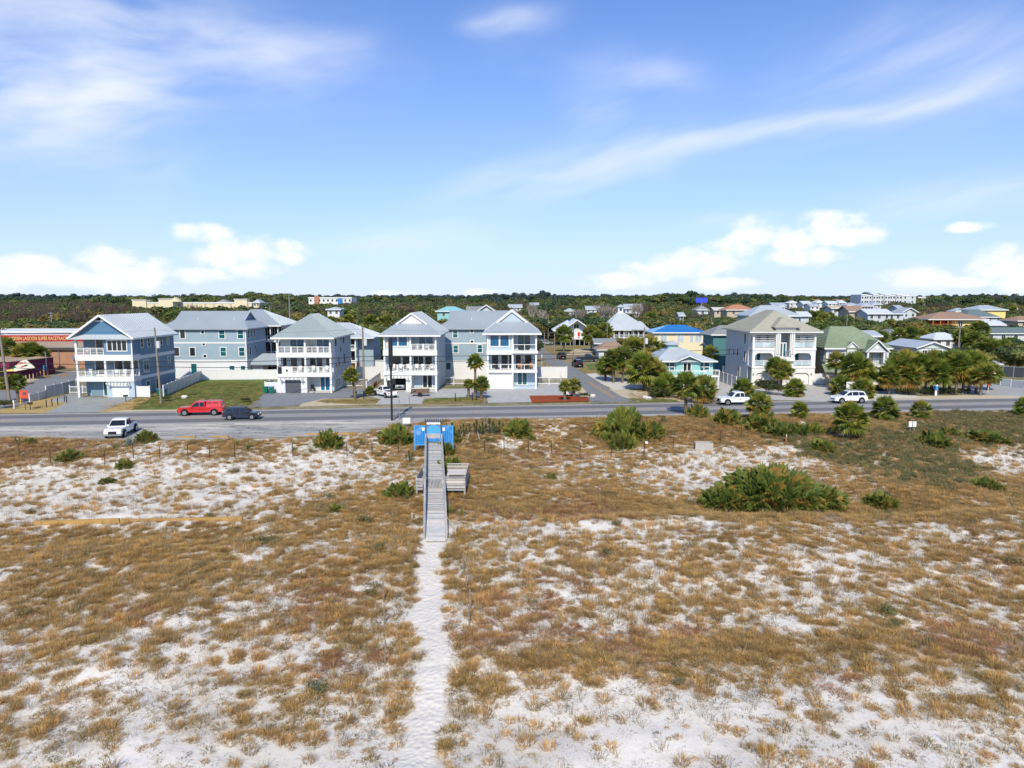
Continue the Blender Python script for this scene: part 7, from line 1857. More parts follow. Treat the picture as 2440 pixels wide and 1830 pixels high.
def palmetto(seed, n=60, spread=.55, yel=.06, hgt=1.0):
    """trunkless clump, unit radius: fan leaves rising from a broad base"""
    rng = random.Random(seed); vs, fs, cs = [], [], []
    for i in range(n):
        a = rng.uniform(0, 2 * math.pi); rr = spread * math.sqrt(rng.random()); out = rr / spread
        elv = R(80) - R(78) * out * rng.uniform(.65, 1.2); col = rng.choice(GREENP)
        if rng.random() < yel + .10 * (out > .8): col = rng.choice(YEL)
        frond(vs, fs, cs, Vector((rr * math.cos(a), rr * math.sin(a), 0)), a + rng.uniform(-.5, .5), elv, .46 * hgt * rng.uniform(.45, 1.15), .38 * rng.uniform(.8, 1.15), col, rng, nl=12, width=.13, droop=.55)
    return cmesh('palmetto_leaves', vs, fs, cs, FROND)


def spiky(seed, n=46, col=(.10, .15, .05), L=.8, up=1.0):
    rng = random.Random(seed); vs, fs, cs = [], [], []
    for i in range(n):
        a = i * 2.4; e = R(85) * up - R(80) * (i / n) + rng.uniform(-.1, .1); d = Vector((math.cos(a) * math.cos(e), math.sin(a) * math.cos(e), math.sin(e))); s = Vector((-math.sin(a), math.cos(a), 0)) * .045 * L
        k = len(vs); ll = L * rng.uniform(.8, 1.1); vs += [Vector((0, 0, 0)), d * ll * .4 - s, d * ll * .4 + s, d * ll]; c = [x * rng.uniform(.7, 1.25) for x in col]; cs += [c] * 4; fs += [(k, k + 1, k + 3), (k, k + 3, k + 2)]
    return cmesh('spiky_leaves', vs, fs, cs, FROND)


def yucca_stem(seed, h=1.3):
    """upright stem clothed in short stiff leaves"""
    rng = random.Random(seed); vs, fs, cs = [], [], []
    for i in range(110):
        z = h * (i / 110) ** .8; a = i * 2.4; e = R(-10) + R(75) * (i / 110); L = .34 * (1.0 if i < 80 else .9)
        d = Vector((math.cos(a) * math.cos(e), math.sin(a) * math.cos(e), math.sin(e))); s = Vector((-math.sin(a), math.cos(a), 0)) * .03; b = Vector((0, 0, z)); k = len(vs)
        vs += [b, b + d * L * .4 - s, b + d * L * .4 + s, b + d * L]; c = (.22, .19, .13) if i < 22 else [x * rng.uniform(.7, 1.3) for x in (.13, .17, .045)]; cs += [c] * 4; fs += [(k, k + 1, k + 3), (k, k + 3, k + 2)]
    return cmesh('yucca_leaves', vs, fs, cs, FROND)


def leaf_crown(seed, n=1500, size=.30, lobes=14, flat=.75, cols=((.110, .140, .042), (.150, .175, .052), (.190, .190, .066), (.085, .110, .036))):
    """broadleaf crown, unit radius: leaf-sized faces gathered in clumps through an uneven volume"""
    rng = np.random.RandomState(seed); L = []
    for i in range(lobes):
        v = rng.normal(size=3); v /= np.linalg.norm(v); v[2] = abs(v[2]) * .9 - .15; rr = rng.uniform(.30, .72); L.append((v * rr * np.array([1, 1, flat]), rng.uniform(.26, .42)))
    vs, fs, cs = [], [], []
    per = n // lobes
    for c, r in L:
        base = np.array(cols[rng.randint(len(cols))]) * rng.uniform(.8, 1.25)
        for i in range(per):
            v = rng.normal(size=3); v /= np.linalg.norm(v); p = c + v * r * rng.uniform(.62, 1.06) * np.array([1, 1, .8]); nrm = v + rng.normal(size=3) * .34; nrm /= np.linalg.norm(nrm)
            a = np.cross(nrm, rng.normal(size=3)); a /= np.linalg.norm(a) + 1e-9; b = np.cross(nrm, a); s = size * .32 * rng.uniform(.6, 1.2)
            k = len(vs); vs += [p - a * s, p + b * s * .6, p + a * s, p - b * s * .6]; cc = base * rng.uniform(.75, 1.25); cs += [cc] * 4; fs.append((k, k + 1, k + 2, k + 3))
    return cmesh('leaf_crown', vs, fs, cs, LEAF)


def branch_mesh(seed, m, levels=4, spread=.55, n0=5, r0=.05, up=.8):
    """bare branching crown, unit height"""
    rng = random.Random(seed); vs, fs = [], []
    def seg(a, b, ra, rb):
        d = (b - a); q = d.to_track_quat('Z', 'X'); k = len(vs)
        for p, r in ((a, ra), (b, rb)):
            for i in range(4): t_ = math.pi / 2 * i; vs.append(p + q @ Vector((r * math.cos(t_), r * math.sin(t_), 0)))
        fs.extend([(k + i, k + (i + 1) % 4, k + 4 + (i + 1) % 4, k + 4 + i) for i in range(4)])
    def grow(a, d, L, r, lv):
        b = a + d * L; seg(a, b, r, r * .62)
        if lv == 0: return
        for i in range(rng.choice((2, 3, 3))):
            nd = (d + Vector((rng.uniform(-1, 1), rng.uniform(-1, 1), rng.uniform(-.2, .8) * up)) * spread).normalized(); grow(b, nd, L * rng.uniform(.6, .85), r * .6, lv - 1)
    for i in range(n0):
        a = 2 * math.pi * i / n0; grow(Vector((0, 0, 0)), Vector((math.cos(a) * .5, math.sin(a) * .5, 1)).normalized(), .30, r0, levels)
    return mesh('bare_branches', vs, fs, m)


def trunk_mesh(h, r0, r1, m, bend=0.0, boots=False):
    vs, fs = [], []; n, k = 8, 7
    for j in range(k):
        u = j / (k - 1); r = (r0 + (r1 - r0) * u) * (1.0 + (.22 if boots and j % 2 else 0))
        for i in range(n): a = 2 * math.pi * i / n; vs.append((r * math.cos(a) + bend * u * u, r * math.sin(a), h * u))
    fs = [(j * n + i, j * n + (i + 1) % n, (j + 1) * n + (i + 1) % n, (j + 1) * n + i) for j in range(k - 1) for i in range(n)]
    return mesh('trunk', vs, fs, m, True)


PC = [palm_crown(i, 56, 1.0, (.1, .3, .2, .55)[i]) for i in range(4)]
PCO = palm_crown(9, 30, 1.0, 1.0)
SK = [skirt_mesh(i) for i in range(2)]
PM = [palmetto(20, 110), palmetto(21, 100, yel=.16), palmetto(22, 120, .7)]
PMB = palmetto(25, 420, .86, .06, .75)
LC = [leaf_crown(40 + i, 1600, .36, 16) for i in range(4)]
LCY = [leaf_crown(50, 1500, .30, 14, cols=((.18, .16, .045), (.23, .18, .055), (.14, .14, .04))), leaf_crown(51, 1500, .3, 14, cols=((.10, .145, .035), (.13, .17, .042), (.15, .18, .05)))]
LCP = leaf_crown(55, 1300, .28, 18, 1.1, cols=((.062, .10, .042), (.08, .125, .052)))
SHRB = [leaf_crown(60 + i, 900, .22, 10, .8, cols=((.055, .070, .018), (.075, .085, .022), (.10, .095, .03))) for i in range(2)]
BB = [branch_mesh(70, BARKP, 5), branch_mesh(71, BARKP, 5, .7, 6), branch_mesh(72, BARK, 5, .6, 6)]
TRUNKS = {}


def sub(name, me, root, loc=(0, 0, 0), s=1.0, rz=0.0):
    o = bpy.data.objects.new(name, me); COL.objects.link(o); o.parent = root; o.location = loc; o.scale = s if isinstance(s, tuple) else (s,) * 3; o.rotation_euler = (0, 0, rz); return o


RG = random.Random(11)


def palm(label, x, y, z, h, r, v=None, bend=0.0, skirt=True, group=None, orange=False, name='palm_tree'):
    t = Th(name, label, 'palm', (x, y, z), RG.uniform(0, 6.28), group, local=True)
    k = (round(h * 2) / 2, bend > .3); hh = max(.4, k[0])
    if k not in TRUNKS: TRUNKS[k] = trunk_mesh(hh, .20, .17, TRUNK, .5 if k[1] else 0.0, True)
    sub('trunk', TRUNKS[k], t.o, s=(1.0, 1.0, h / hh))
    top = (.5 if k[1] else 0, 0, h - .05); sub('crown', PCO if orange else PC[RG.randrange(4) if v is None else v], t.o, top, r / 1.72, RG.uniform(0, 6))
    if skirt: sub('dead_skirt', SK[RG.randrange(2)], t.o, (top[0], 0, h - .2), r / 2.4, RG.uniform(0, 6))
    return t


def clump(label, p, w, h=None, v=None, group=None, name='saw_palmetto', big=False):
    t = Th(name, label, 'shrub', p, RG.uniform(0, 6.28), group, local=True); r = w / 2; h = h or w * .7
    sub('leaves', PMB if big else PM[RG.randrange(3) if v is None else v], t.o, (0, 0, -.05), (r, r, h / (.68 if big else .88))); sub('stump', TRUNKS.setdefault('st', trunk_mesh(.25, .12, .08, TRUNK)), t.o, (0, 0, -.1), max(.6, r))
    return t


def tree(label, x, y, h, r, me, group=None, tr=.3, name='oak_tree', z=0.0, sq=.8, trm=None):
    t = Th(name, label, 'tree', (x, y, z), RG.uniform(0, 6.28), group, local=True)
    k = ('t', trm.name if trm else ''); TRUNKS.setdefault(k, trunk_mesh(1.0, 1.0, .55, trm or BARK, .1))
    sub('trunk', TRUNKS[k], t.o, (0, 0, -.05), (tr, tr, h * .62)); sub('crown', me, t.o, (0, 0, h - r * sq), (r, r, r * sq), RG.uniform(0, 6)); return t


def bare(label, x, y, h, r, me, group=None, name='bare_tree', m=None):
    t = Th(name, label, 'tree', (x, y, 0), RG.uniform(0, 6.28), group, local=True); k = ('b', (m or BARKP).name); TRUNKS.setdefault(k, trunk_mesh(1.0, 1.0, .7, m or BARKP, .08))
    sub('trunk', TRUNKS[k], t.o, (0, 0, -.05), (.22, .22, h * .35)); sub('branches', me, t.o, (0, 0, h * .32), (r * 1.1, r * 1.1, h * .62), RG.uniform(0, 6)); return t


def bush(label, x, y, z, w, h, group=None, v=0, name='bush'):
    t = Th(name, label, 'bush', (x, y, z), RG.uniform(0, 6.28), group, local=True); sub('foliage', SHRB[v], t.o, (0, 0, h * .42), (w / 2, w / 2, h * .62)); sub('stem', TRUNKS.setdefault('st', trunk_mesh(.25, .12, .08, TRUNK)), t.o, (0, 0, -.05), max(.5, h * .5)); return t

LMK = [(0, 'the race track sign'), (190, 'the blue gabled house'), (420, 'the side-on house by the lawn'), (620, 'the porch house'), (700, 'the hip-roofed house'), (810, 'the transformer pole'), (900, 'the open-garage house'), (1050, 'the corner house'), (1260, 'the gabled stilt house'), (1430, 'the lantern house'), (1555, 'the blue roof'), (1700, 'the villa'), (1940, 'the green tiled house'), (2120, 'the grey bungalow'), (2270, 'the timber deck'), (99999, '')]


def whereabouts(px, Y):
    nm = [a for a in LMK if a[0] <= max(px, 0)][-1][1]
    return ('close behind ' if Y < 185 else 'well behind ' if Y < 235 else 'far behind ') + nm


# ------------------------------------------------------------------ palms and shrubs where the picture shows them
def palm_px(label, bx, by, cx, cy, r, **k):
    """trunk foot seen at (bx, by), middle of the crown at (cx, cy)"""
    p = onz(bx, by); c = aty(cx, cy, p.y); return palm(label, p.x + (c.x - p.x) * .5, p.y, 0, max(.5, c.z), r, **k)


for a in [('left of two small palms on the verge by the lane', 22, 956, 16, 912, 1.9), ('right of two small palms on the verge by the lane', 40, 959, 43, 909, 2.0),
          ('leaning orange-trunked palm between the hip-roofed house and the pickup', 849, 951, 842, 893, 2.0), ('knee-high palm in mulch beside the parked pickup', 881, 944, 881, 930, 1.2),
          ('tallest palm on the lawn strip before the corner house', 1134, 949, 1131, 861, 2.0), ('broad palm at the foot of the tallest palm', 1147, 950, 1147, 914, 2.0), ('slim short palm left of the tallest palm', 1118, 948, 1115, 914, 1.3),
          ('little palm standing in the red mulch', 1345, 955, 1347, 920, 1.5), ('short palm behind the red mulch at the street corner', 1366, 946, 1370, 917, 1.8)]:
    palm_px(*a[:5], a[5] * .74, bend=.4 if 'leaning' in a[0] else 0)
TH = [('palm at the street edge of the thicket, trunk in shade', 1464, 912, 1461, 858, 2.6), ('palm second from the street in the thicket', 1482, 912, 1486, 852, 2.5), ('tall palm behind the thicket by the cottage roof', 1508, 897, 1507, 828, 2.8),
      ('tall palm beside the lamp pole in the thicket', 1546, 893, 1544, 826, 2.8), ('biggest round palm in the middle of the thicket', 1532, 930, 1536, 880, 3.6), ('yellowing palm right of the biggest round palm', 1556, 928, 1562, 890, 2.9),
      ('low palm before the turquoise cottage deck, left one', 1592, 940, 1588, 914, 2.2), ('low palm at the foot of the thicket', 1575, 944, 1572, 924, 2.0), ('palm at the left of the thicket near the pale drive', 1440, 905, 1446, 872, 2.2)]
for a in TH: palm_px(*a, group='palms in the thicket by the side street')
for a in [('palm behind the cottage roof, left of the cupola', 1582, 868, 1579, 832, 2.3), ('palm behind the cottage roof, just right of the cupola', 1648, 862, 1640, 822, 2.4), ('palm behind the cottage roof, far right', 1672, 862, 1664, 826, 2.5), ('palm between cottage and villa', 1697, 885, 1690, 842, 2.2), ('palm behind the cottage beside the cream wall', 1622, 850, 1618, 815, 2.0)]: palm_px(*a, group='palms behind the turquoise cottage')
for a in [('tall trunked palm on the near roadside, left of the driving pickup', 1635, 988, 1634, 917, 2.2), ('palm on the far verge beside the driving pickup', 1673, 960, 1677, 925, 2.5), ('palm before the villa garage, left of a pair', 1848, 921, 1846, 872, 2.0), ('palm before the villa garage, right of a pair', 1859, 930, 1864, 881, 2.2),
          ('small palm on the villa drive', 1893, 945, 1894, 925, 1.9), ('small palm left of the villa shrubbery', 1771, 941, 1772, 925, 2.0),
          ('slim palm before the tiled house windows', 1990, 928, 1992, 860, 2.0), ('thick leaning palm before the tiled house garage', 2040, 938, 2032, 872, 2.8), ('palm right of the leaning one before the garage', 2052, 938, 2062, 884, 2.4), ('low palm left of the sale sign', 2004, 942, 2004, 920, 2.2), ('low palm right of the sale sign', 2056, 948, 2058, 928, 2.1)]: palm_px(*a)
HEDGE = [(2121, 940, 2117, 895, 2.4), (2138, 938, 2140, 880, 2.8), (2152, 938, 2158, 868, 2.9), (2165, 940, 2170, 892, 2.7), (2186, 936, 2186, 872, 2.7), (2205, 938, 2207, 878, 2.6), (2220, 936, 2222, 866, 2.6), (2232, 940, 2236, 888, 2.7), (2250, 938, 2252, 876, 2.7), (2262, 936, 2266, 866, 2.7), (2278, 940, 2282, 868, 2.7), (2294, 938, 2298, 884, 2.6), (2309, 938, 2312, 868, 2.7), (2326, 938, 2330, 872, 2.7), (2334, 942, 2342, 890, 2.5), (2350, 930, 2362, 888, 2.3)]
ORD = 'first second third fourth fifth sixth seventh eighth ninth tenth eleventh twelfth thirteenth fourteenth fifteenth sixteenth seventeenth eighteenth nineteenth twentieth twenty-first twenty-second'.split()
for i, a in enumerate(HEDGE): palm_px('%s palm from the left in the dense roadside palm hedge' % ORD[i], *a, group='palms of the roadside hedge')
for a in [('tall slim palm above the grey bungalow', 2257, 823, 2258, 793, 2.6), ('shaggy palm behind the stout pole', 2300, 832, 2300, 806, 3.0), ('broad palm right of the stout pole', 2318, 850, 2322, 812, 3.2), ('tallest shaggy palm left of the timber deck', 2330, 845, 2336, 786, 3.0), ('broad palm below the timber deck', 2352, 868, 2358, 832, 3.4), ('palm right of the broad palm below the deck', 2385, 868, 2388, 835, 3.2), ('palm behind the slide', 2340, 866, 2330, 838, 2.8), ('small palm beside the timber deck', 2405, 850, 2410, 822, 2.6), ('palm over the mesh enclosure', 2425, 880, 2428, 850, 2.8)]: palm_px(*a, group='palms on the slope at right')
for a in [('orange-fronded palm right of the green tiled roof', 2117, 812, 2116, 774, 2.6), ('pair palm with orange fronds, right trunk', 2122, 812, 2124, 772, 2.4), ('palm with orange dead fronds behind the bungalow', 2158, 822, 2158, 786, 3.0)]: palm_px(*a, orange=True)
BK = [(790, 810, 787, 766, 2.4), (831, 806, 832, 760, 2.6), (885, 830, 883, 768, 3.0), (920, 815, 921, 765, 3.0), (1344, 838, 1343, 796, 3.2), (1408, 836, 1410, 796, 3.4), (1425, 838, 1428, 806, 3.0), (1440, 832, 1440, 790, 3.4), (1945, 790, 1945, 756, 3.6), (1962, 795, 1961, 760, 3.6), (1975, 792, 1978, 758, 3.4), (1998, 780, 1998, 752, 3.8), (2060, 776, 2062, 756, 3.8), (1930, 782, 1930, 752, 3.4), (1908, 770, 1908, 748, 3.8), (2394, 742, 2394, 712, 4.2), (2412, 770, 2412, 742, 4.2), (2090, 795, 2092, 772, 3.2), (2140, 800, 2142, 778, 3.2), (1552, 796, 1550, 762, 4.2), (1566, 790, 1565, 772, 3.8), (1310, 800, 1308, 770, 3.6), (780, 860, 778, 815, 2.8), (862, 862, 868, 806, 4.0), (886, 862, 892, 815, 3.6), (876, 868, 878, 836, 3.0), (84, 886, 74, 838, 2.6), (62, 888, 50, 842, 2.6), (20, 886, 16, 828, 2.6), (96, 884, 98, 846, 2.3)]
for i, a in enumerate(BK):
    lab = ('slender palm standing among the houses and trees behind the front row', 'palms behind the front row of houses')
    if i == 0: lab = ('left of two tall yellow-green palms behind the hip-roofed house', None)
    if i == 1: lab = ('right of two tall yellow palms behind the hip-roofed house', None)
    if i >= 26: lab = ('palm growing against the brick store wall, %s' % ('tallest one', 'middle one', 'one at the view edge', 'smallest one')[i - 26], 'palms by the brick store')
    if 23 <= i <= 25: lab = ('bushy palm behind the white fences near the transformer pole', 'palms behind the white fences')
    if lab[0].startswith('slender'): lab = ('slender palm %s, %s of the palms behind the front row' % (whereabouts(a[2], onz(a[0], a[1]).y), ORD[i - 2]), lab[1])
    palm_px(lab[0], *a, group=lab[1], v=3 if i < 2 else None, skirt=i > 1)

for i, a in enumerate([(2078, 842, 2078, 800, 2.6), (2098, 846, 2100, 806, 2.6), (2140, 842, 2142, 800, 2.8), (2168, 838, 2170, 796, 2.8), (2196, 832, 2196, 800, 2.6), (2212, 828, 2214, 796, 2.8), (2232, 826, 2232, 790, 2.6), (2292, 846, 2290, 800, 2.8), (2310, 842, 2312, 796, 3.0), (1950, 812, 1950, 770, 3.0), (1986, 806, 1986, 768, 3.2), (2020, 800, 2022, 766, 3.2), (2044, 802, 2046, 772, 3.2)]):
    palm_px('%s from the left of the palms between the tiled house and the timber deck' % ORD[sum(b < a[0] for b in (2078, 2098, 2140, 2168, 2196, 2212, 2232, 2292, 2310, 1950, 1986, 2020, 2044))], *a, group='palms between the tiled house and the timber deck')
# shrubs of the dune and verges: (label, foot x, foot y, width px, height px)
SH = [('round palmetto on the shoulder edge right of the white pickup', 350, 1050, 48, 40), ('tall palmetto on the dune edge left of the lamp post', 782, 1062, 58, 58), ('big palmetto at the foot of the black lamp post', 941, 1052, 76, 64),
      ('palmetto bush in the dry grass at far left', 167, 1095, 56, 36), ('small yellow-green palmetto on the white sand at left', 297, 1112, 40, 28), ('flat palmetto sprig on the white sand', 255, 1148, 36, 16), ('palmetto on the sand left of the boardwalk', 955, 1180, 62, 48), ('palmetto leaning over the boardwalk bench', 1070, 1122, 62, 52),
      ('dark low palmetto in brown grass left of the boardwalk', 797, 1216, 44, 22), ('tiny palmetto by the shoulder at far left', 72, 1056, 26, 20), ('small palmetto on the slope behind the boardwalk', 1080, 1052, 34, 30), ('green palmetto hugging the right rail below the gate', 1062, 1082, 44, 44),
      ('palmetto beside the dark yucca row', 1232, 1034, 66, 56), ('largest palmetto on the road edge, right of the bare slope', 1480, 1038, 104, 106), ('palmetto low in front of the largest one', 1484, 1062, 58, 54), ('palmetto at the left foot of the largest one', 1433, 1034, 44, 40), ('palmetto right of the largest one', 1552, 1040, 66, 60), ('small palmetto sprig on the rusty dune', 1312, 1140, 26, 20), ('yellow palmetto sprig below the road right of the gate', 1266, 1048, 22, 20),
      ('palmetto at the foot of the tall roadside palm', 1662, 992, 48, 48), ('round palmetto before the driving pickup', 1733, 1006, 66, 52), ('dense palmetto under the crown-shaped roadside palm', 1813, 1020, 76, 62), ('row palmetto right of the twin roadside palms', 1862, 1036, 70, 46), ('row palmetto, middle of the low row below the road', 1900, 1036, 62, 44), ('row palmetto, right end of the low row below the road', 1936, 1030, 50, 36), ('yellow palmetto in the dark scrub', 1958, 1072, 60, 40),
      ('ragged palmetto among scrub by the white notice', 2222, 1060, 66, 50), ('dark palmetto right of the white notice', 2262, 1040, 52, 36), ('yellow-green palmetto in the scrub at far right', 2350, 1050, 86, 40), ('palmetto on the sand at far right', 2348, 1165, 60, 42), ('domed palmetto in the straw right of the giant clump', 2100, 1205, 76, 50), ('agave-like palmetto beside the villa wall', 1756, 942, 40, 24)]
for lab, px, py, w, h in SH:
    p = G(px, py); d = p.y * CP + (CAMZ - p.z) * SP; clump(lab, p, w * d / F, h * d / F)
for i, (lab, px, py, w, h) in enumerate((('giant palmetto thicket on the dune, highest middle part', 1850, 1208, 190, 112), ('giant palmetto thicket, low left wing', 1750, 1213, 110, 62), ('giant palmetto thicket, right wing', 1950, 1206, 120, 60))):
    p = G(px, py); d = p.y * CP + (CAMZ - p.z) * SP; clump(lab, p + Vector((0, 1.2, 0)), w * d / F, h * d / F, big=True, group='giant palmetto thicket')
for lab, bx, by, cx, cy, r in (('stout palm on the dune edge with a shaggy dead skirt', 2024, 1046, 2022, 996, 2.3), ('round-headed palm on the road edge at right', 2108, 1000, 2110, 972, 1.9), ('short round palm on the road edge near the right', 2193, 998, 2193, 976, 1.5), ('small palm on the road edge before the villa drive', 1905, 998, 1904, 975, 1.3), ('crown-shaped palm standing above the palmettos by the road', 1808, 1008, 1806, 962, 1.9), ('palm cut by the right edge of the view', 2440, 992, 2441, 968, 1.5)):
    p = G(bx, by); c = aty(cx, cy, p.y); palm(lab, p.x, p.y, p.z, c.z - p.z, r)
# yuccas along the kerb right of the gate
YU = [yucca_stem(80 + i, 1.3) for i in range(3)]
YG = [(1077, 1050, 1.9, 'tallest dark yucca right of the blue panel'), (1070, 1068, 1.5, 'dark yucca hugging the blue panel'), (1094, 1052, 1.3, 'yucca right of the tallest one'), (1104, 1036, 1.2, 'yucca between bleached stumps'), (1118, 1034, 1.1, 'yucca above the bleached stumps'), (1136, 1034, 1.5, 'bushy yucca left of the middle of the row'), (1150, 1036, 1.4, 'yucca in the middle of the row'), (1166, 1034, 1.7, 'tall yucca in the middle of the row'), (1178, 1036, 1.2, 'yucca near the right end of the row'), (1190, 1034, 1.4, 'last yucca of the row by the palmetto'), (975, 1102, 1.1, 'lone dark yucca left of the boardwalk'), (38, 1062, .8, 'tiny dark yucca by the left shoulder')]
for px, py, h, lab in YG:
    p = G(px, py); t = Th('yucca', lab, 'yucca', p, RG.uniform(0, 6), 'yuccas by the gate', local=True)
    for k in range(4):
        a = k * 1.9 + RG.random(); q = sub('stem_leaves', YU[k % 3], t.o, (.25 * math.cos(a) * (k > 0), .25 * math.sin(a) * (k > 0), 0), h / 1.3 * (1 - .16 * k), a); q.rotation_euler = (.18 * math.sin(a) * (k > 0), -.18 * math.cos(a) * (k > 0), a)
for i, (px, py, lab) in enumerate(((1100, 1046, 'bleached twisted stump left of its pair'), (1114, 1048, 'bleached leaning stump in the yucca row'), (1143, 1048, 'short bleached stump in the yucca row'), (1196, 1046, 'bleached stump at the right end of the yucca row'))):
    p = G(px, py); t = Th('dead_stump', lab, 'stump', p, RG.uniform(0, 6), 'bleached stumps', local=True)
    t.tube('trunk', (0, 0, -.1), (.15, .1, .55), .11, .08, BARKP, n=7); t.tube('limb', (.15, .1, .5), (.45, .15, .85), .08, .04, BARKP, n=6); t.tube('limb', (.1, .05, .35), (-.25, 0, .7), .06, .03, BARKP, n=6)
AG = spiky(90, 40, (.20, .27, .20), .9)
p = G(308, 1064); t = Th('agave', 'blue-grey agave rosette before the white pickup', 'agave', p, local=True); sub('leaves', AG, t.o, (0, 0, 0), 1.5); sub('stump', TRUNKS['st'], t.o, (0, 0, -.1), .9)
PR = spiky(92, 26, (.17, .20, .05), .5, .9)
for i, (px, py, s) in enumerate(((740, 1078, 1.6), (806, 1072, 1.3), (590, 1072, 1.8), (700, 1076, 1.4), (900, 1088, 1.1), (1312, 1066, 1.0), (1294, 1216, 1.0), (1265, 1118, 1.0), (205, 1325, .9), (565, 1242, .9), (1072, 1225, 1.8), (860, 1060, 1.8), (565, 1062, 1.6), (1098, 1228, 1.4), (970, 1190, 1.4), (910, 1180, 1.0))):
    p = G(px, py); t = Th('succulent', 'small yellow-green succulent on the dune, %s' % ('below the shoulder edge', 'left of the lamp post palmetto', 'among cactus-like sprigs under the shoulder', 'under the tall palmetto', 'left of the gate', 'on the rusty slope right of the gate', 'in brown grass below the sand crest', 'on the slope near the dune posts', 'alone in the grass at left', 'above the end of the timber beam', 'right of the boardwalk foot, nearer one', 'near the parking stop', 'below the dark blue car', 'right of the boardwalk foot, farther one', 'under the palmetto left of the boardwalk', 'left of the boardwalk landing')[i], 'succulent', p, RG.uniform(0, 6), 'yellow-green succulents on the dune', local=True); sub('leaves', PR, t.o, (0, 0, 0), s * 1.1); sub('stump', TRUNKS['st'], t.o, (0, 0, -.1), .4)
# garden bushes
for lab, px, py, w, h, v in [('dense shrubbery before the villa stairs, left half', 1822, 938, 5.2, 3.4, 1), ('dense shrubbery before the villa stairs, right half', 1848, 941, 4.2, 2.6, 0), ('low clipped bush under the palm hedge, left', 2166, 941, 4.6, 1.7, 0), ('low bush under the palm hedge beside the mailbox', 2215, 940, 3.4, 1.5, 1), ('low bush under the palm hedge, right of the mailbox', 2262, 939, 3.6, 1.4, 0), ('bush at the palm hedge end', 2300, 938, 2.4, 1.2, 1), ('ragged bush under the thicket by the road', 1560, 948, 4.4, 2.4, 1), ('bush before the turquoise cottage', 1602, 948, 4.0, 2.2, 0), ('small bush beside the road at the thicket end', 1625, 952, 2.6, 1.6, 1), ('bush at the foot of the timber pole on the lawn', 394, 955, 2.0, 1.0, 1), ('low bush on the lawn near the paved drive', 585, 958, 2.2, .9, 1), ('bush under the small palms by the lane', 12, 972, 3.0, 1.6, 0), ('orange-leaved bush at the end of the red mulch', 1392, 948, 2.2, 1.2, 1), ('palm-like bush by the sale sign', 2014, 950, 2.6, 1.6, 0), ('hedge bush behind the villa shed', 1716, 880, 4, 3.0, 0), ('green bush before the low cottage', 1425, 850, 3.2, 1.6, 1)]:
    p = onz(px, py); bush(lab, p.x, p.y, 0, w, h, v=v)
for i, (px, py, lab) in enumerate(((1412, 946, 'pale boulder beside the side street kerb'), (1538, 950, 'pale rock under the thicket, left of two'), (1545, 952, 'pale rock under the thicket, right of two'), (440, 949, 'white stone on the lawn'))):
    p = onz(px, py); vs = []; rr = random.Random(i); nn = 7
    t = Th('rock', lab, 'rock', p, local=True)
    for zz, q in ((0, .42), (.25, .5), (.45, .28)): vs += [(q * rr.uniform(.8, 1.2) * math.cos(2 * math.pi * k / nn), q * .8 * rr.uniform(.8, 1.2) * math.sin(2 * math.pi * k / nn), zz) for k in range(nn)]
    t.mesh('body', vs, [(j * nn + k, j * nn + (k + 1) % nn, (j + 1) * nn + (k + 1) % nn, (j + 1) * nn + k) for j in range(2) for k in range(nn)] + [tuple(range(2 * nn, 3 * nn))], PALEC, at=(0, 0, 0))

# ------------------------------------------------------------------ trees behind the houses
for lab, px, py, top, r, me in [('bare pale tree behind the gabled stilt house', 1378, 800, 730, 6.5, BB[0]), ('largest bare pale tree left of the lantern house', 1445, 805, 718, 9.5, BB[1]), ('bare white-limbed tree right of the lantern house', 1515, 800, 716, 6.0, BB[0]), ('tall bare tree right of the corner house', 1268, 800, 714, 4.5, BB[1]), ('bare tree at the side street top', 1290, 805, 730, 5.0, BB[0]), ('bare brown tree on the right horizon', 2372, 745, 700, 9.0, BB[2]), ('bare brown tree among roofs above the long bungalow', 2230, 760, 716, 11.0, BB[2]), ('bare grey tree behind the lantern house', 1530, 790, 712, 8.0, BB[2])]:
    p = onz(px, py); bare(lab, p.x, p.y, aty(px, top, p.y).z, r, me, m=BARK if me is BB[2] else BARKP)
BLD = []          # ground taken by buildings: trees keep off
for o in list(COL.objects):
    if o.get('category') in ('house', 'building', 'cabana', 'deck') and o.type == 'EMPTY':
        xs, ys = [], []
        for c in o.children:
            if c.type != 'MESH': continue
            for v in c.data.vertices if len(c.data.vertices) < 60 else list(c.data.vertices)[::7]:
                q = o.location + c.location + (v.co if not c.rotation_euler.z and c.rotation_mode != 'QUATERNION' else Vector((0, 0, 0))); xs.append(q.x); ys.append(q.y)
        wt = [c.location.z + max(v.co.z for v in c.data.vertices) for c in o.children if c.name.split('.')[0] == 'wall']
        if xs: BLD.append((min(xs), max(xs), min(ys), max(ys), max(wt) if wt else 3.0))


def sight_free(x, y, h, r):
    """False where a crown would stand in front of a building the photograph shows clear"""
    for a, b, c, d, e in BLD:
        if a - r * .7 < x < b + r * .7 and c - r * .7 < y < d + r * .7: return False
    px, py = project(x, y, h * .97)
    rp = r * F / y
    for a, b, c, d, e in BLD:
        if c > y and c - y < 170:
            pa, pb = CX + F * a / c, CX + F * b / c
            lf = .8 if c < 160 else .35
            if px + rp * lf > pa and px - rp * lf < pb:
                _, pe = project(0.0, c, 1.6 if c < 160 else max(2.2, e - .6))
                if py < pe: return False
    return True


def keep_out(x, y):
    if 5 < x < 16 and y < 215: return True                      # the side street
    if x < -88 and y < 205: return True                         # race track and bar
    if 8 < x < 32 and y < 240: return True
    return False


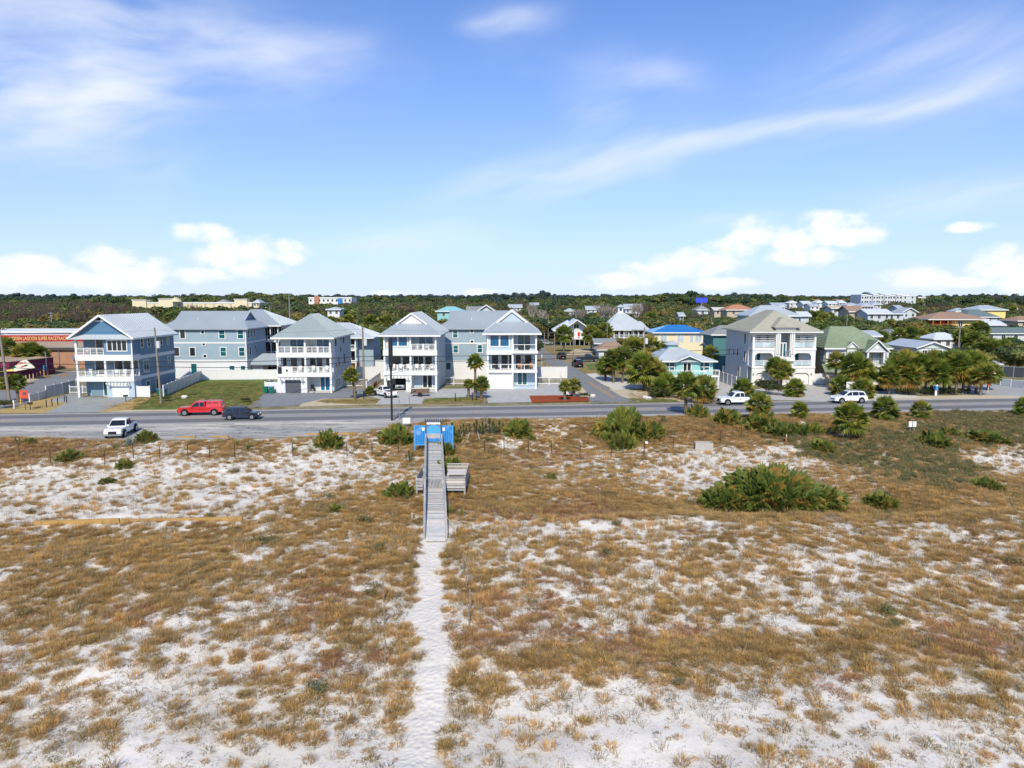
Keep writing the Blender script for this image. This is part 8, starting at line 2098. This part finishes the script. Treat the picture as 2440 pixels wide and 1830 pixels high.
rng = np.random.RandomState(4); cand = []
for Y in np.arange(150, 300, 7.0):
    hw = Y * .76 + 12
    for X in np.arange(-hw, hw, 8.2): cand.append((X + rng.uniform(-3, 3), Y + rng.uniform(-3, 3)))
made, extra = 0, []
for X, Y in sorted(cand, key=lambda c: c[1]):
    if keep_out(X, Y): continue
    px = CX + F * X / Y
    town = px > 1250
    h = rng.uniform(4.6, 7.8) if town else rng.uniform(6.0, 9.4)
    if not town and Y < 175: h *= .85
    r = h * rng.uniform(.52, .70)
    if px < 300 and Y > 200: pass
    if town and rng.random() < .12: continue
    hs = [9.8, 8.4, h, h * .75] if town and Y > 205 else [h, h * .8]
    for h in hs:
        r = h * .5 + rng.uniform(.2, 1.4)
        if sight_free(X, Y, h, r): break
    else: continue
    kind = rng.random(); gr = 'trees of the wood behind the houses'
    if kind < .68: me, lab, nm = LC[rng.randint(4)], 'dark green oak in the wood behind the houses', 'oak_tree'
    elif kind < .82: me, lab, nm = LCY[0], 'yellow-olive tree in the wood behind the houses', 'oak_tree'
    elif kind < .93: me, lab, nm = LCY[1], 'fresh green tree in the wood behind the houses', 'oak_tree'
    else: me, lab, nm = LCP, 'dark conical evergreen in the wood behind the houses', 'evergreen_tree'
    lab = lab.replace('in the wood behind the houses', whereabouts(px, Y))
    if made < 285: tree(lab, X, Y, h, r, me, gr, name=nm); made += 1
    else: extra.append((X, Y, h, r, int(kind * 100) % 6))

# ------------------------------------------------------------------ far woods and the dune grass: masses nobody could count
def scatter(name, pts, variants, label=None, cat=None):
    """one object: variant meshes set on points; pts rows are x y z rot scale_xy scale_z variant"""
    pts = np.asarray(pts, np.float32); src = bpy.data.collections.new(name + '_kinds')
    for i, v in enumerate(variants): src.objects.link(bpy.data.objects.new('%s_kind_%02d' % (name, i), v))
    me = bpy.data.meshes.new(name); me.vertices.add(len(pts)); me.vertices.foreach_set('co', pts[:, :3].ravel())
    for nm, ty, d in (('rz', 'FLOAT', pts[:, 3]), ('sxy', 'FLOAT', pts[:, 4]), ('sz', 'FLOAT', pts[:, 5])):
        a = me.attributes.new(nm, ty, 'POINT'); a.data.foreach_set('value', np.ascontiguousarray(d))
    a = me.attributes.new('kind_index', 'INT', 'POINT'); a.data.foreach_set('value', pts[:, 6].astype(np.int32))
    o = bpy.data.objects.new(name, me); COL.objects.link(o); tag(o, label, cat, kind='stuff')
    ng = bpy.data.node_groups.new(name, 'GeometryNodeTree'); ng.interface.new_socket('Geometry', in_out='INPUT', socket_type='NodeSocketGeometry'); ng.interface.new_socket('Geometry', in_out='OUTPUT', socket_type='NodeSocketGeometry')
    N, K = ng.nodes, ng.links; gi, go = N.new('NodeGroupInput'), N.new('NodeGroupOutput'); ci = N.new('GeometryNodeCollectionInfo'); ci.inputs[0].default_value = src; ci.inputs[1].default_value = True; ci.inputs[2].default_value = True
    ip = N.new('GeometryNodeInstanceOnPoints'); ip.inputs['Pick Instance'].default_value = True

    def na(n, t='FLOAT'):
        q = N.new('GeometryNodeInputNamedAttribute'); q.data_type = t; q.inputs[0].default_value = n; return q.outputs[0]
    rc_, sc_ = N.new('ShaderNodeCombineXYZ'), N.new('ShaderNodeCombineXYZ'); e2 = N.new('FunctionNodeEulerToRotation')
    K.new(na('rz'), rc_.inputs[2]); K.new(rc_.outputs[0], e2.inputs[0]); s1 = na('sxy'); K.new(s1, sc_.inputs[0]); K.new(s1, sc_.inputs[1]); K.new(na('sz'), sc_.inputs[2])
    K.new(gi.outputs[0], ip.inputs['Points']); K.new(ci.outputs[0], ip.inputs['Instance']); K.new(na('kind_index', 'INT'), ip.inputs['Instance Index']); K.new(e2.outputs[0], ip.inputs['Rotation']); K.new(sc_.outputs[0], ip.inputs['Scale']); K.new(ip.outputs[0], go.inputs[0])
    md = o.modifiers.new('scatter', 'NODES'); md.node_group = ng; return o


FW = LC[:3] + LCY + [LCP, BB[2], leaf_crown(57, 1200, .28, 18, .9, cols=((.064, .094, .080), (.076, .106, .086), (.056, .084, .072)))]  # last crown, for the farthest rows: distance haze put into its bluish leaf colours
pts = []
rng = np.random.RandomState(8)
for X, Y, h, r, k in extra: pts.append((X, Y, h - r * .8, rng.uniform(0, 6), r, r * .8, k))
for Y in np.concatenate([np.arange(298, 620, 10.5), np.arange(620, 1500, 22), np.arange(1500, 2600, 60)]):
    st = 9.5 if Y < 620 else (15 if Y < 1500 else 26)
    hw = Y * .80 + 30
    for X in np.arange(-hw, hw, st):
        x, y = X + rng.uniform(-4, 4), Y + rng.uniform(-4, 4); px = CX + F * x / y
        f = float(fbm(np.array([x * .006]), np.array([y * .004]), 77)[0])
        if px > 1300 and Y < 560 and rng.random() < .12: continue
        lim = (7.2 if Y < 400 else 8.6) if px > 1300 and Y < 600 else (8.2 if Y < 340 else 10.2)
        h = rng.uniform(.75, 1.1) * lim if Y < 620 else rng.uniform(10.5, 16.5) + (f - .5) * 20 + (float(vnoise(np.array([x * .022]), np.array([y * .01]), 5)[0]) - .5) * 9 + (Y - 620) * .0062
        r = h * rng.uniform(.5, .66) if Y < 620 else rng.uniform(8.0, 13.0) * (1 if Y < 1500 else 1.7)
        if Y < 620:
            for h in (h * 1.35, h * 1.1, h * .85, h * .65):
                r = h * rng.uniform(.5, .66)
                if sight_free(x, y, h, r): break
            else: continue
        k = rng.choice(7, p=[.18, .18, .16, .17, .16, .08, .07]) if Y < 620 else (rng.choice([0, 1, 2, 5, 4], p=[.2, .2, .2, .3, .1]) if Y < 900 else 7)
        if Y > 620 and rng.random() < .07: h *= 1.10
        if px < 330 and 240 < Y < 420 and rng.random() < .55: k = 6
        if k == 6: pts.append((x, y, 0, rng.uniform(0, 6), r * 1.4, h, 6))
        else: pts.append((x, y, max(h - r * .8, r * .45), rng.uniform(0, 6), r, r * .8, k))
scatter('far_woods', pts, FW, 'dark green wood stretching to the horizon', 'wood')


def tuft(seed, n, L, spread, cols, lean=.75, width=.008):
    rng = random.Random(seed); vs, fs, cs = [], [], []
    for i in range(n):
        a = rng.uniform(0, 6.283); rr = spread * math.sqrt(rng.random()); b = Vector((rr * math.cos(a), rr * math.sin(a), -.04)); a2 = a + rng.uniform(-1, 1); l = L * rng.uniform(.55, 1.15); e = rng.uniform(.2, 1.0) * lean
        d = Vector((math.cos(a2) * e, math.sin(a2) * e, 1)).normalized(); s = Vector((-math.sin(a2), math.cos(a2), 0)) * width * rng.uniform(.7, 1.3)
        m_ = b + d * l * .55; t_ = b + d * l * .9 + Vector((math.cos(a2), math.sin(a2), 0)) * l * e * .5 - Vector((0, 0, l * e * .18)); k = len(vs)
        vs += [b - s, b + s, m_ + s * .9, m_ - s * .9, t_]; c = rng.choice(cols); q = rng.uniform(.75, 1.2); c = [x * q * 1.33 for x in c]; cs += [[x * .92 for x in c]] * 2 + [c] * 3; fs += [(k, k + 1, k + 2, k + 3), (k + 3, k + 2, k + 4)]
    return cmesh('grass_tuft', vs, fs, cs, GRASSM)


OCH = [(.47, .295, .105), (.54, .36, .150), (.41, .245, .090), (.48, .33, .150), (.38, .265, .100)]
STR = [(.42, .31, .14), (.36, .25, .10), (.30, .205, .09)]
RUS = [(.30, .155, .080), (.36, .20, .105), (.26, .14, .085), (.42, .25, .13)]
GRY = [(.25, .195, .13), (.18, .14, .095), (.32, .24, .155), (.14, .11, .075)]
OLV = [(.15, .145, .045), (.20, .17, .06), (.12, .12, .04)]
TV = [tuft(1, 95, .46, .26, OCH), tuft(2, 105, .50, .30, OCH + OLV[:1]), tuft(3, 85, .42, .24, OCH + STR), tuft(4, 110, .28, .36, RUS, 1.1), tuft(5, 100, .32, .34, RUS + OCH[:1], 1.0), tuft(6, 46, .20, .34, GRY, 1.6, .008), tuft(7, 40, .15, .30, GRY, 1.8, .008), tuft(8, 90, .38, .30, OLV + OCH[:2], 1.0), tuft(9, 16, .70, .22, STR + GRY[:1], .5, .006)]
SV = [leaf_crown(95, 420, .2, 8, .7, cols=((.17, .175, .068), (.21, .20, .08), (.25, .215, .10), (.14, .15, .06))), leaf_crown(96, 420, .2, 8, .7, cols=((.27, .21, .09), (.33, .25, .11), (.20, .185, .08)))]
rng = np.random.RandomState(3); N_ = 640000
yy = 19 + (94 - 19) * np.sqrt(rng.random(N_)) ** .9; xx = (rng.random(N_) - .5) * 2 * (yy * .76 + 8)
zz = height(xx, yy); v, r_, s_, pth, town = cover(xx, yy, zz)
patch = fbm(xx * .8, yy * .8, 61, 4); fine = fbm(xx * 2.6, yy * 2.6, 63, 3)
prob = sst(v * 1.05 + (patch - .5) * 1.15 + (fine - .5) * 1.9, .24, 1.12)
dist = np.hypot(xx, yy)
prob = prob * (1 - .30 * sst(dist, 42, 78))
u = rng.random(N_); keep = (u < prob * .60) & (town < .3) & (pth < .35) & (s_ < .8)
bxw = np.abs(xx - (-5.45 - (yy - 49) * .1135)); keep &= ~((bxw < .95) & (yy > 47.5) & (yy < 73))
keep2 = (~keep) & (rng.random(N_) < (.10 + .34 * v) * (1 - .4 * sst(dist, 40, 75))) & (town < .3) & (pth < .2) & (fine > .34) & ~((bxw < .95) & (yy > 47.5) & (yy < 73))
P = []
for i in np.nonzero(keep)[0]:
    q = rng.random(); rr = r_[i] + (rng.random() - .5) * .25
    k = rng.choice((3, 4)) if rr > .36 else (7 if q < .14 else (8 if q < .20 else (rng.choice((5, 6)) if q < .34 else rng.choice((0, 1, 2)))))
    s = rng.uniform(.36, .90) * (.7 + .5 * prob[i]); P.append((xx[i], yy[i], zz[i], rng.uniform(0, 6.28), s, s * rng.uniform(.7, 1.1) * (.66 if k < 3 else .9), k))
for i in np.nonzero(keep2)[0]: s = rng.uniform(.6, 1.2); P.append((xx[i], yy[i], zz[i], rng.uniform(0, 6.28), s, s, rng.choice((5, 6, 6, 8)) if rng.random() < .85 else 0))
scatter('dune_grass', P, TV, 'tufts of dry golden and rusty grass over the white dunes', 'grass')
keep = (s_ + (fine - .5) * 1.6 + (patch - .5) * .8 > .62) & (town < .3) & (rng.random(N_) < .035)
P = [(xx[i], yy[i], zz[i] + .12, rng.uniform(0, 6.28), rng.uniform(.40, 1.05), rng.uniform(.25, .85), rng.randint(2)) for i in np.nonzero(keep)[0]]
scatter('dune_scrub', P, SV, 'low olive scrub spreading over the dune at right', 'scrub')
N2 = 26000; P = []                                       # grass of the lawns and verges on the house side
yy = rng.uniform(96, 132, N2); xx = rng.uniform(-72, 80, N2); px, py = project(xx, yy, 0 * xx)
for (x0, x1, y0, y1, kk, pr) in ((320, 620, 912, 974, (7, 2, 7), .8), (770, 900, 951, 962, (2, 7), .6), (1010, 1160, 948, 960, (7, 2), .6), (1400, 1500, 862, 900, (2, 7), .6), (1500, 1690, 930, 957, (2, 4, 7), .5), (1395, 1440, 955, 962, (2, 7), .3), (20, 110, 962, 982, (2,), .35), (240, 330, 960, 978, (2,), .3), (1262, 1402, 944, 958, (3,), .0)):
    m_ = (px > x0) & (px < x1) & (py > y0) & (py < y1) & (rng.random(N2) < pr)
    for i in np.nonzero(m_)[0]: s = rng.uniform(.5, 1.0); P.append((xx[i], yy[i], .0, rng.uniform(0, 6.28), s, s * .30, rng.choice(kk)))
LWN = [(.085, .13, .025), (.11, .15, .03), (.15, .16, .045), (.20, .17, .06)]
TL = [TV[0], TV[1], tuft(31, 50, .6, .4, OCH + STR), TV[3], TV[4], TV[5], TV[6], tuft(33, 56, .5, .42, LWN)]
scatter('lawn_grass', P, TL, 'short green and straw grass on the lawns before the houses', 'grass')
